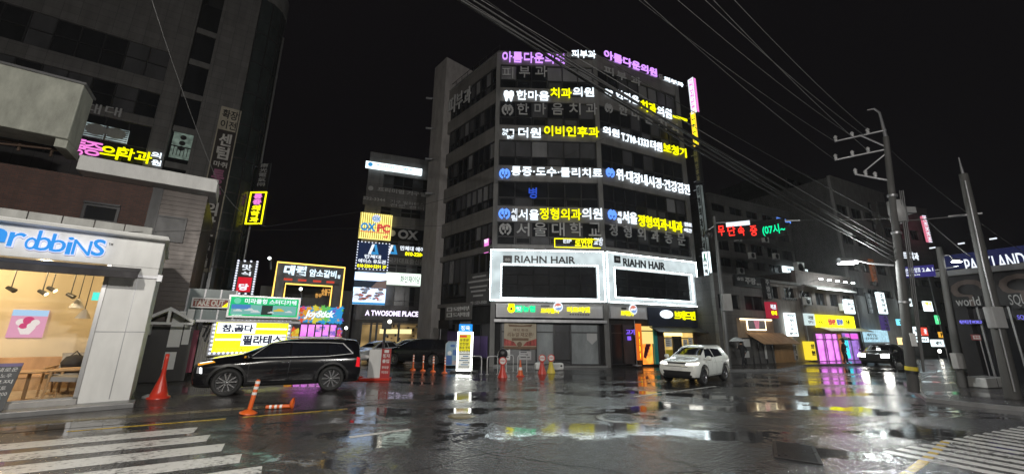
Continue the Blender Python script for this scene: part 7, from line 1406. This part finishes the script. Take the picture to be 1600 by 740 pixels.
for s in 'LR':
    mb = MB()
    for xw in (C['wb'] / 2, -C['wb'] / 2):
        P, FF = C['surf'](lambda s_, u_: (xw + (C['wr'] + .06 + .06 * u_) * math.cos(math.pi * (-.08 + 1.16 * s_)), C['wr'] + .02 + (C['wr'] + .06 + .06 * u_) * math.sin(math.pi * (-.08 + 1.16 * s_))), 20, 1, s, .012); mb.add(P, FF, 0, True)
    mb.build('wheel_arch', K['black'], C['t'])
# ---- parked cars
f2, r2 = G(624, 570), G(678, 572); m2 = (f2 + r2) / 2
DP = car_paint('dark_grey_car_paint', (.012, .012, .014), .25)
C = make_car('parked_suv', 'dark parked suv facing left, beside the stair tower', m2 + Vector((-.2, .95, 0)), 276, DP, 4.7, 1.9, 1.7, 2.72, .37, prof=suv_prof(1.08, .35, 1.12, -2.0, 1.12), group='cars in the small car park')
finish(C, [[(.95, 1.16), (-.12, 1.17), (-.12, 1.60), (.4, 1.57)], [(-.2, 1.17), (-1.2, 1.19), (-1.15, 1.57), (-.2, 1.60)]], [(-.74, 1.27), (.74, 1.27), (.6, 1.62), (-.6, 1.62)], [(-.62, 1.28), (.62, 1.28), (.52, 1.53), (-.52, 1.53)], 'dark', DP); wheels(C); a = C['a']; k = C['H'] / 1.75
for s in 'LR': C['patch']([(a - .5, .90 * k), (a - .14, .84 * k), (a - .13, .92 * k), (a - .45, .97 * k)], s, 6, 2, .012).build('headlight', LENS, C['t'])
SP = car_paint('silver_white_car_paint', (.5, .51, .52), .25)
def sedan(a, hw, H):
    k = H / 1.45
    return [(a, .35 * k, .6 * k, .68 * k, hw * .6, hw * .78, hw * .64), (a - .06, .22 * k, .68 * k, .76 * k, hw * .85, hw * .92, hw * .74), (a - .5, .19 * k, .78 * k, .86 * k, hw * .92, hw * .98, hw * .78), (1.2, .19 * k, .86 * k, .95 * k, hw * .94, hw, hw * .78), (1.08, .19 * k, .87 * k, 1.0 * k, hw * .94, hw, hw * .76), (.45, .19 * k, .88 * k, 1.3 * k, hw * .94, hw, hw * .68), (.1, .19 * k, .89 * k, 1.42 * k, hw * .94, hw, hw * .64), (-.5, .19 * k, .9 * k, 1.46 * k, hw * .94, hw, hw * .64), (-1.0, .19 * k, .91 * k, 1.42 * k, hw * .94, hw, hw * .62), (-1.7, .2 * k, .93 * k, 1.14 * k, hw * .93, hw * .98, hw * .72), (-1.85, .21 * k, .93 * k, 1.04 * k, hw * .92, hw * .97, hw * .76), (-a + .08, .25 * k, .92 * k, 1.0 * k, hw * .88, hw * .93, hw * .74), (-a, .4 * k, .75 * k, .9 * k, hw * .76, hw * .84, hw * .62)]
for i, (px, py, dy) in enumerate(((588, 564, 1.2), (634, 556, 0.0))):
    p = G(px, py); C = make_car('parked_sedan', ['silver white sedan parked behind the barrier, mostly hidden', 'pale sedan parked farthest back by the coffee shop window'][i], p, 205 if i == 0 else 245, SP, 4.6, 1.85, 1.47 if i == 0 else 1.5, 2.7, .33, prof=sedan, group='cars in the small car park', suv=False)
    t = C['t']; k = C['H'] / 1.45
    for s in 'LR': C['patch']([(.95, .97 * k), (-.2, .98 * k), (-.2, 1.32 * k), (.3, 1.28 * k)], s, 8, 5, .008).build('side_window', CG, t); C['patch']([(-.27, .98 * k), (-1.2, 1.0 * k), (-.9, 1.3 * k), (-.27, 1.32 * k)], s, 8, 5, .008).build('side_window', CG, t)
    C['patch']([(-.7, 1.02 * k), (.7, 1.02 * k), (.54, 1.36 * k), (-.54, 1.36 * k)], 'F', 10, 6, .008).build('windshield', CG, t); C['patch']([(-.6, 1.1 * k), (.6, 1.1 * k), (.5, 1.34 * k), (-.5, 1.34 * k)], 'B', 10, 6, .008).build('rear_window', CG, t); wheels(C)
    for s_ in (1, -1): C['patch']([(s_ * .8, .66 * k), (s_ * .5, .62 * k), (s_ * .5, .7 * k), (s_ * .78, .74 * k)][::s_], 'F', 6, 2, .012).build('headlight', LENS, t)
    C['patch']([(-.45, .42 * k), (.45, .42 * k), (.45, .6 * k), (-.45, .6 * k)], 'F', 6, 2, .012).build('grille', K['black'], t)
# ---- car with glaring headlights in the side street
GP = car_paint('grey_car_paint', (.08, .08, .085), .25)
p = G(1383, 572) ; az_ = math.degrees(math.atan2(p.x, p.y)); C = make_car('oncoming_car', 'grey oncoming car with glaring headlights in the side street', p + Vector((math.sin(R_(az_)), math.cos(R_(az_)), 0)) * 1.8, az_ + 180 + 14, GP, 4.7, 2.0, 1.66, 2.75, .37, prof=suv_prof(1.05, .35, 1.1, -2.0, 1.1)); t = C['t']; k = C['H'] / 1.75
finish(C, [[(.95, 1.16), (-.12, 1.17), (-.12, 1.60), (.4, 1.57)]], [(-.76, 1.24), (.76, 1.24), (.6, 1.62), (-.6, 1.62)], [(-.62, 1.28), (.62, 1.28), (.52, 1.53), (-.52, 1.53)], 'grey', GP); wheels(C)
for s_ in (1, -1): C['patch']([(s_ * .9, .72 * k), (s_ * .46, .7 * k), (s_ * .46, .94 * k), (s_ * .88, .96 * k)][::s_], 'F', 6, 3, .014).build('headlight', emis('glaring_headlight', (1, .98, .92), 40), t)
C['patch']([(-.45, .5 * k), (.45, .5 * k), (.45, .85 * k), (-.45, .85 * k)], 'F', 6, 2, .012).build('grille', K['black'], t)

# ================================================================ STREET FURNITURE
def bollard(x, y, h, label, lean=0, group='orange flexible bollards in a row', z=0):
    p = G(x, y, z); fr = frame(p); t = thing('bollard', label, 'bollard', fr, (0, 0, z), group)
    mb = MB(); mb.lathe([(.16, z), (.16, z + .03), (.1, z + .07), (.055, z + .1)], 16); mb.build('base', K['orange'], t)
    mb = MB(); mb.lathe([(.042, z + .08), (.04, z + h - .03), (.025, z + h), (0, z + h)], 14); mb.build('post', K['orange'], t)
    for f_ in (.55, .72, .88):
        mb = MB(); mb.lathe([(.044, z + h * f_), (.044, z + h * (f_ + .08))], 14); mb.build('reflective_band', K['refl'], t)
    return t
for i, (x, y) in enumerate(((645, 577.5), (660.5, 579), (676.5, 580.5), (694.5, 582.5))):
    bollard(x, y, .85, ['slim orange bollard farthest left in the row before the stair tower', 'second orange bollard from the left before the stair tower', 'third orange bollard from the left before the stair tower', 'orange bollard next to the lit pillar sign'][i])
p = G(388, 646); t = bollard(388, 645.5, .86, 'orange striped bollard leaning on the yellow edge line before the black suv', group=None); t.rotation_euler = (R_(-3), R_(7), 0); t.scale = (1.35, 1.35, 1.0)
# fallen bollard
p0, p1 = G(415, 639), G(460, 637); fr = frame(p0, math.degrees(math.atan2((p1 - p0).y, (p1 - p0).x))); l = (p1 - p0).length; t = thing('fallen_bollard', 'orange striped bollard lying flat on the road edge', 'bollard', fr, (0, 0, 0))
mb = MB(); mb.tube([(0, 0, .06), (l * .85, 0, .06)], .055, 12); mb.build('post', K['orange'], t); mb = MB(); mb.lathe([(.17, l * .95), (.16, l * .9), (.06, l * .82)], 14, (0, 0, .12), 0, 'x'); mb.build('base', K['orange'], t)
for f_ in (.12, .3, .48): mb = MB(); mb.tube([(l * f_, 0, .06), (l * (f_ + .08), 0, .06)], .058, 12); mb.build('reflective_band', K['refl'], t)
# tall red cone by the ice cream shop
p = G(247, 621.5); fr = frame(p); t = thing('warning_post', 'tall red plastic warning post with flared foot by the gabled door', 'traffic cone', fr); mb = MB(); mb.lathe([(.30, 0), (.3, .05), (.24, .07), (.19, .25), (.12, .5), (.07, .68), (.065, .78)], 20); mb.build('base', K['red'], t); mb = MB(); mb.lathe([(.062, .75), (.058, 1.2), (.055, 1.36), (0, 1.37)], 14); mb.build('post', K['red'], t); t.rotation_euler = (R_(2), R_(2), 0)
p = G(232, 622); mb = MB(); mb.lathe([(0, 0), (.16, .01), (.15, .08), (.05, .13), (0, .14)], 9); mb.V = [Vector((v.x * 1.3, v.y, v.z * (1 + .4 * v.x))) for v in mb.V]; o = mb.build('rubble_stone', K['kerb']); o.location = p; props(o, 'grey stone lump lying beside the tall red post', 'stone')
# red barrier with notice and camera column
p = G(594, 593); fr = frame(p, 8); t = thing('parking_barrier', 'red and white parking barrier machine with a long arm and red notice', 'barrier', fr)
mb = MB(); mb.box(-.85, .45, -.3, .35, 0, .1); mb.build('base', K['red'], t, bevel=.02); mb = MB(); mb.box(-.55, .0, -.2, .25, .1, 1.35); mb.build('cabinet', K['offwhite'], t, bevel=.02)
mb = MB(); mb.box(.0, .42, -.22, -.15, .1, 1.38); mb.build('notice_panel', mat('red_notice', (.4, .03, .03), .5), t); mb = MB(); mb.text('정지', (.06, .36, .98, 1.15), -.221, .006, 0, .03); mb.text('출입', (.06, .36, .76, .92), -.221, .006, 0, .03); mb.text('주차장', (.06, .36, .5, .62), -.221, .006, 0, .02); mb.text('무인정산', (.06, .36, .3, .42), -.221, .006); mb.box(.12, .32, -.227, -.222, 1.2, 1.33); mb.build('lettering', K['white'], t)
mb = MB(); mb.tube([(.0, .0, .1), (.02, 0, 2.35)], .06, 8); mb.build('camera_column', K['dmetal'], t); mb = MB(); mb.box(-.12, .3, -.12, .12, 2.25, 2.65); mb.build('camera_head', K['black'], t, bevel=.02); mb = MB(); mb.lathe([(0, -.15), (.07, -.145), (.09, -.12)], 12, (.22, 0, 2.6), 0, 'y'); mb.build('lamp', emis('column_lamp', (1, .95, .8), 5), t)
mb = MB(); mb.box(-2.2, -.55, -.05, .02, .95, 1.08); mb.build('barrier_arm', K['refl'], t); mb = MB(); mb.box(-2.1, -1.1, -.06, .03, .74, .94); ab = mb.build('arm_sign', mat('red_arm_sign', (.5, .05, .05), .5), t); mb = MB(); mb.text('서행운전', (-2.02, -1.18, .77, .91), -.06, .008, 0, .02); mb.build('lettering', K['white'], ab)
mb = MB(); mb.tube([(-2.4, .1, .06), (-.8, .1, .06)], .1, 8); mb.build('kerb_tube', K['red'], t)
# lit pillar sign
p = G(725, 581.5); fr = frame(p, 2); t = thing('pillar_sign', 'lit white pillar sign with blue top and yellow poster on the pavement', 'sign', fr); q = (-.38, .38, .12, 2.45)
zt2 = vplane(p).uv(726, 518)[1]; zb2 = vplane(p).uv(726, 506)[1]
mb = MB(); mb.box(-.42, .42, -.2, .2, .1, zt2); mb.build('light_box', emis('bright_pillar_box', (.95, .97, .9), 7), t)
mb = MB(); mb.box(-.75, .75, -.35, .35, .0, .1); mb.build('base', K['black'], t, bevel=.02)
mb = MB(); mb.box(-.34, .34, -.225, -.202, .2, zt2 - .1); mb.build('poster', emis('white_poster', (.8, .8, .72), .85), t); mb = MB(); zc = zt2 - .1; mb.box(-.34, .34, -.235, -.226, zc - (zc - .2) * .5, zc - .05); mb.build('yellow_field', emis('yellow_poster_field', (.85, .75, .03), .9), t)
mb = MB(); mb.box(-.3, .1, -.24, -.236, zc - .2, zc - .08, 0)
for k_, (s, w_) in enumerate((('유휴분', .5), ('반찬분', .5), ('동네 정육', .58), ('국거리 한우', .6))): mb.text(s, (-.28, -.28 + w_, zc - .42 - k_ * .2, zc - .26 - k_ * .2), -.236, .006, 1, .02)
for k_ in range(7): mb.box(-.28 + .1 * (k_ % 3), .3 - .08 * (k_ % 2), -.232, -.226, .3 + k_ * .11, .35 + k_ * .11, 2 + k_ % 2)
mb.build('lettering', [emis('red_field', (.8, .1, .05), .9, False), mat('olive_letters', (.12, .1, .02), .5), mat('grey_print', (.3, .32, .3), .5), mat('blue_print', (.1, .3, .6), .5)], t)
mb = MB(); mb.box(-.36, .36, -.17, .17, zt2, zb2); mb.build('blue_cap', emis('blue_cap_light', (.02, .3, 1), 1.3), t); mb = MB(); mb.text('정육', (-.26, .26, zt2 + .08, zb2 - .08), -.17, .02, 0, .03); mb.build('lettering', K['eWs'], t)
# blue A-board left of it
p = G(706, 573); fr = frame(p, 5); t = thing('poster_stand', 'blue and white poster stand with rounded top left of the lit pillar', 'poster stand', fr); mb = MB(); h = 1.55; mb.wallpoly([(-.42, .1), (.42, .1), (.42, h - .15), (.3, h), (-.3, h), (-.42, h - .15)], -.04, .0); mb.build('board', mat('pale_blue_poster', (.25, .38, .5), .5), t)
mb = MB(); mb.box(-.38, -.02, -.05, -.041, .15, .7, 0); mb.box(.02, .38, -.05, -.041, .72, 1.05, 0); mb.box(.02, .38, -.05, -.041, .15, .4, 2); mb.disc((-.18, .85), .13, -.052, -.042, 1, 16); mb.disc((0, 1.3), .16, -.052, -.042, 0, 16, .08); mb.build('print', [mat('blue_print_field', (.03, .12, .4), .5), K['white'], mat('pale_pink_print', (.5, .4, .4), .5)], t); mb = MB(); mb.tube([(-.44, -.02, 0), (-.44, -.02, h - .15), (-.3, -.02, h + .03), (.3, -.02, h + .03), (.44, -.02, h - .15), (.44, -.02, 0)], .022, 6); mb.build('frame', K['alu'], t)
q = ML.box(689, 500, 705, 513, -1.2); t = thing('hanging_box_sign', 'black box sign on a thin post at the corner of the car park', 'sign', ML, ((q[0] + q[1]) / 2, -1.2, 0)); mb = MB(); mb.box(q[0], q[1], -1.4, -1.1, q[2], q[3]); mb.build('sign_box', K['dletter'], t); mb = MB(); mb.tube([(q[0] + .1, -1.25, 0), (q[0] + .1, -1.25, q[2])], .035, 6); mb.build('post', K['steel'], t)
# bicycle racks: four hoops
for i, (x0, x1, y) in enumerate(((736, 752, 584.5), (761, 777.5, 584.5), (791, 802, 581), (809, 823, 581))):
    a_, b_ = G(x0, y), G(x1, y + (-.6)); d_ = b_ - a_; fr = frame(a_, math.degrees(math.atan2(d_.y, d_.x))); l = d_.length; h = .92; t = thing('bike_rack', ['bare steel hoop rack right beside the lit pillar', 'steel hoop rack with a leaning bar, second from the lit pillar', 'steel hoop rack behind the black and red post', 'steel hoop rack behind the small striped cone'][i], 'bike rack', fr, (0, 0, 0), 'steel hoop racks before the meat market'); mb = MB(); r = .12
    mb.tube([(0, 0, 0), (0, 0, h - r), (r * .3, 0, h - r * .3), (r, 0, h), (l - r, 0, h), (l - r * .3, 0, h - r * .3), (l, 0, h - r), (l, 0, 0)], .028, 8); mb.build('hoop', mat('bare_tube_steel', (.6, .6, .6), .3, .3), t)
    for x in (0, l): mb = MB(); mb.lathe([(.09, 0), (.09, .015), (.03, .02)], 12, (x, 0, 0)); mb.build('foot_plate', K['steel'], t)
# red stand posts and cones before the market
def stand(x, y, ytop, label, disc_=None, foot=K['red'], bag=False):
    p = G(x, y); V_ = vplane(p); h = V_.uv(x, ytop)[1]; fr = frame(p, 2); t = thing('barricade_post', label, 'traffic post', fr, (0, 0, 0), 'red posts before the meat market'); mb = MB(); mb.lathe([(.25, 0), (.24, .05), (.15, .3), (.1, .55), (.09, .65)], 16); mb.build('base', foot, t); mb = MB(); mb.lathe([(.085, .55), (.12, .7), (.12, h * .78), (.09, h * .82)], 14); mb.build('post', K['red'], t)
    mb = MB(); mb.disc((0, h * .76), .2, -.14, -.1, 0, 20); dd = mb.build('round_sign', K['refl'], t); mb = MB(); n_ = 24
    for k_ in range(n_): q1, q2 = 2 * math.pi * k_ / n_, 2 * math.pi * (k_ + 1) / n_; mb.quad([(.2 * math.cos(q1), -.143, h * .76 + .2 * math.sin(q1)), (.2 * math.cos(q2), -.143, h * .76 + .2 * math.sin(q2)), (.15 * math.cos(q2), -.143, h * .76 + .15 * math.sin(q2)), (.15 * math.cos(q1), -.143, h * .76 + .15 * math.sin(q1))])
    mb.text('주차금지', (-.13, .13, h * .76 - .04, h * .76 + .04), -.141, .006, 0, .03); mb.build('red_ring', K['red'], dd)
    if disc_: mb = MB(); mb.lathe([(0, -.06), (.22, -.05), (.25, 0), (.22, .04), (0, .05)], 20, (0, 0, h + .08), 0, 'y'); mb.build('black_disc', K['black'], t)
    return t
stand(785, 589, 555, 'red post with a black disc on top before the reopening banner', True)
stand(847, 583.5, 551, 'red post with a wide foot before the shop door, left of its twin')
stand(861, 582, 551, 'red post on a yellow foot before the shop door', foot=K['yellowp'])
p = G(813, 587); fr = frame(p); t = thing('traffic_cone', 'small orange cone with a white band between the red posts', 'traffic cone', fr); mb = MB(); mb.box(-.2, .2, -.2, .2, 0, .04); mb.build('base', K['red'], t); mb = MB(); mb.lathe([(.15, .04), (.1, .3)], 16); mb.lathe([(.075, .44), (.045, .62), (.03, .8), (0, .8)], 16); mb.build('cone', K['orange'], t); mb = MB(); mb.lathe([(.1, .3), (.075, .44)], 16); mb.build('reflective_band', K['refl'], t)
for i, (x, y) in enumerate(((843, 577), (866, 578), (873, 577.5))):
    p = G(x, y); fr = frame(p, 10); mb = MB(); mb.box(-.28, .28, -.2, .2, .0, .42); o = mb.build('sandbag_box', K['white'], fac=fr, bevel=.1); props(o, ['white plastic sack behind the left red post', 'white plastic block touching the yellow footed post', 'rightmost white plastic block with a dark cap'][i], 'block', 'white blocks at the shop door')
    if i == 2: mb = MB(); mb.disc((.1, .25), .06, -.22, -.2, 0, 10); mb.build('cap', K['black'], o)
# covers and grates in the road
p = G(968, 652); fr = frame(p, 20); t = thing('manhole_cover', 'round iron manhole cover with a pale concrete collar in mid road', 'manhole cover', fr); mb = MB(); mb.lathe([(.0, .012), (.4, .012), (.42, .008), (.42, .0)], 32)
for i in range(-3, 4):
    for j in range(-3, 4):
        if math.hypot(i, j) < 3.4: mb.box(i * .1 - .03, i * .1 + .03, j * .1 - .03, j * .1 + .03, .012, .02)
mb.build('cover', mat('wet_iron', (.06, .058, .055), .25, .6, bump=.2), t); mb = MB(); mb.lathe([(.44, .006), (.6, .006), (.62, .0)], 32); mb.build('collar', mat('patch_concrete', (.14, .14, .13), .25, bump=.3), t)
p = G(721, 649); fr = frame(p, 20); t = thing('manhole_cover', 'smaller flush manhole cover in the lane before the lit pillar', 'manhole cover', fr); mb = MB(); mb.lathe([(.0, .01), (.34, .01), (.36, .0)], 28)
for i in range(-2, 3): mb.box(-.25, .25, i * .1 - .02, i * .1 + .02, .01, .016)
mb.build('cover', K['tactile'], t)
p = G(1243, 706); fr = frame(p, 58); t = thing('drain_grate', 'rectangular iron drain grate in the wet road, lower right', 'drain grate', fr); mb = MB(); mb.rings((0, 0, 0, 0), 0, 0, 0) if 0 else None
L_, W_ = .62, .3
for k_ in range(17): x = -L_ + .05 + k_ * (2 * L_ - .1) / 16; mb.box(x - .018, x + .018, -W_, W_, .002, .02)
mb.box(-L_, L_, -W_ - .06, -W_, .002, .022); mb.box(-L_, L_, W_, W_ + .06, .002, .022); mb.box(-L_ - .06, -L_, -W_ - .06, W_ + .06, .002, .022); mb.box(L_, L_ + .06, -W_ - .06, W_ + .06, .002, .022); mb.build('bars', mat('wet_grate_iron', (.05, .05, .052), .3, .6), t)
mb = MB(); mb.box(-L_, L_, -W_, W_, .0005, .0045); mb.build('pit', mat('dark_pit', (.004, .004, .004), .9), t)

# ================================================================ PEOPLE WITH UMBRELLAS
def person(x, y, hpx, label, heading, cloth, umb_col, umb_label, z=.13, step=.3, legs=None):
    p = G(x, y, z); V_ = vplane(p); h = hpx; s = h / 1.72; fr = Fac((p.x, p.y), heading); t = thing('person', label, 'person', fr, (0, 0, z))
    J = dict(pel=(0, 0, .92), ch=(.04, 0, 1.28), nk=(.06, 0, 1.48), hd=(.08, 0, 1.57), hd2=(.09, 0, 1.7))
    E = [('pel', 'ch'), ('ch', 'nk'), ('nk', 'hd'), ('hd', 'hd2')]; Rr = dict(pel=.15, ch=.17, nk=.06, hd=.095, hd2=.075)
    for sd, sg in (('l', 1), ('r', -1)):
        f_ = step * sg; J.update({sd + 'hip': (0, .09 * sg, .86), sd + 'kn': (.5 * f_ + .06, .09 * sg, .48), sd + 'an': (f_, .09 * sg, .09), sd + 'to': (f_ + .16, .1 * sg, .04), sd + 'sh': (.04, .19 * sg, 1.4)})
        Rr.update({sd + 'hip': .105, sd + 'kn': .07, sd + 'an': .05, sd + 'to': .045, sd + 'sh': .075}); E += [('pel', sd + 'hip'), (sd + 'hip', sd + 'kn'), (sd + 'kn', sd + 'an'), (sd + 'an', sd + 'to'), ('ch', sd + 'sh')]
    J.update(lel=(-.1, .27, 1.15), lwr=(.05, .26, .93), lha=(.09, .25, .84), rel=(.14, -.25, 1.16), rwr=(.32, -.14, 1.28), rha=(.36, -.11, 1.34)); Rr.update(lel=.05, lwr=.038, lha=.04, rel=.05, rwr=.038, rha=.042); E += [('lsh', 'lel'), ('lel', 'lwr'), ('lwr', 'lha'), ('rsh', 'rel'), ('rel', 'rwr'), ('rwr', 'rha')]
    ks = list(J); me = bpy.data.meshes.new('body'); me.from_pydata([Vector(J[k_]) * s + Vector((0, 0, 0)) for k_ in ks], [(ks.index(a_), ks.index(b_)) for a_, b_ in E], []); o = bpy.data.objects.new('body', me); COL.objects.link(o)
    o.modifiers.new('skin', 'SKIN'); o.modifiers.new('sub', 'SUBSURF').levels = 2
    for i, k_ in enumerate(ks): sv = me.skin_vertices[0].data[i]; sv.radius = (Rr[k_] * s, Rr[k_] * s * (1.15 if k_ in ('ch', 'pel') else 1)); sv.use_root = (k_ == 'pel')
    dg = bpy.context.evaluated_depsgraph_get(); nm = bpy.data.meshes.new_from_object(o.evaluated_get(dg)); o.modifiers.clear(); o.data = nm; bpy.data.meshes.remove(me); nm.materials.clear(); nm.materials.append(cloth); nm.materials.append(K['skin']); nm.materials.append(legs or K['navyc'])
    for pl in nm.polygons:
        c = pl.center; pl.use_smooth = True; r_ = (c - Vector(J['rha']) * s).length; l_ = (c - Vector(J['lha']) * s).length
        pl.material_index = 1 if (c.z > 1.5 * s or r_ < .07 * s or l_ < .07 * s) else (2 if c.z < .85 * s else 0)
    o.parent = t; OFF[o] = Vector()
    mb = MB(); mb.lathe([(.105 * s, 1.60 * s + z), (.115 * s, 1.68 * s + z), (.09 * s, 1.76 * s + z), (.04 * s, 1.795 * s + z), (0, 1.8 * s + z)], 14, (.075 * s, 0, 0)); mb.build('hair', K['dletter'], t)
    # umbrella held over the shoulder
    ux, uy = .36 * s, -.11 * s; zt = 2.02 * s + z; u = thing('umbrella', umb_label, 'umbrella', fr, (ux, uy, 1.3 * s + z)); mb = MB(); mb.tube([(ux, uy, 1.24 * s + z), (ux - .06, uy, zt + .04)], .013, 6); mb.build('shaft', K['steel'], u); mb = MB(); n_ = 8; Rm = .52
    V = []; F = []
    for i in range(6):
        r_ = Rm * i / 5
        for k_ in range(n_ * 3):
            q = 2 * math.pi * k_ / (n_ * 3); sc_ = (1 if k_ % 3 == 0 else .965) if i else 1; V.append((ux - .06 + r_ * sc_ * math.cos(q), uy + r_ * sc_ * math.sin(q), zt - .26 * (i / 5) ** 1.9))
    m_ = n_ * 3
    for i in range(5):
        for k_ in range(m_): F.append((i * m_ + k_, i * m_ + (k_ + 1) % m_, (i + 1) * m_ + (k_ + 1) % m_, (i + 1) * m_ + k_))
    mb.add(V, F, 0, True); mb.build('canopy', umb_col, u)
    for k_ in range(n_): q = 2 * math.pi * k_ / n_; mb = MB(); mb.tube([(ux - .06, uy, zt - .02), (ux - .06 + Rm * math.cos(q), uy + Rm * math.sin(q), zt - .27)], .006, 4); mb.build('rib', K['steel'], u)
    mb = MB(); mb.tube([(ux, uy, 1.26 * s + z), (ux, uy, 1.14 * s + z), (ux + .05, uy, 1.11 * s + z)], .018, 6); mb.build('handle', K['black'], u)
person(1163, 571.5, 1.62, 'person in dark clothes walking under a pale umbrella past the bar', 244, K['navyc'], mat('pale_umbrella_cloth', (.5, .52, .53), .4), 'pale umbrella carried past the bar front')
person(1141, 567, 1.62, 'person in dark clothes half hidden behind the white suv', 64, K['navyc'], mat('black_green_umbrella', (.06, .07, .03), .4), 'black and olive umbrella above the rear of the white suv')
person(1322, 567.5, 1.72, 'person in black standing before the cyan and violet shop window', 154, K['navyc'], mat('black_umbrella_cloth', (.015, .015, .017), .4), 'black umbrella held before the violet shop window', step=.08)

# ================================================================ RAINY AIR
mb = MB(); mb.box(-205, 205, -205, 205, -1, 42); hz = mb.build('haze', [bpy.data.materials.new('rainy_air')]); props(hz, kind='stuff')
mt = hz.data.materials[0]; mt.use_nodes = True; t = mt.node_tree; t.nodes.clear(); o = N(t, 'ShaderNodeOutputMaterial'); v = t.nodes.new('ShaderNodeVolumePrincipled')
v.inputs['Color'].default_value = (.9, .92, .95, 1); v.inputs['Density'].default_value = .0006; v.inputs['Anisotropy'].default_value = .65; t.links.new(v.outputs[0], o.inputs['Volume'])
mt.cycles.homogeneous_volume = True if hasattr(mt.cycles, 'homogeneous_volume') else True
cy.volume_bounces = 0
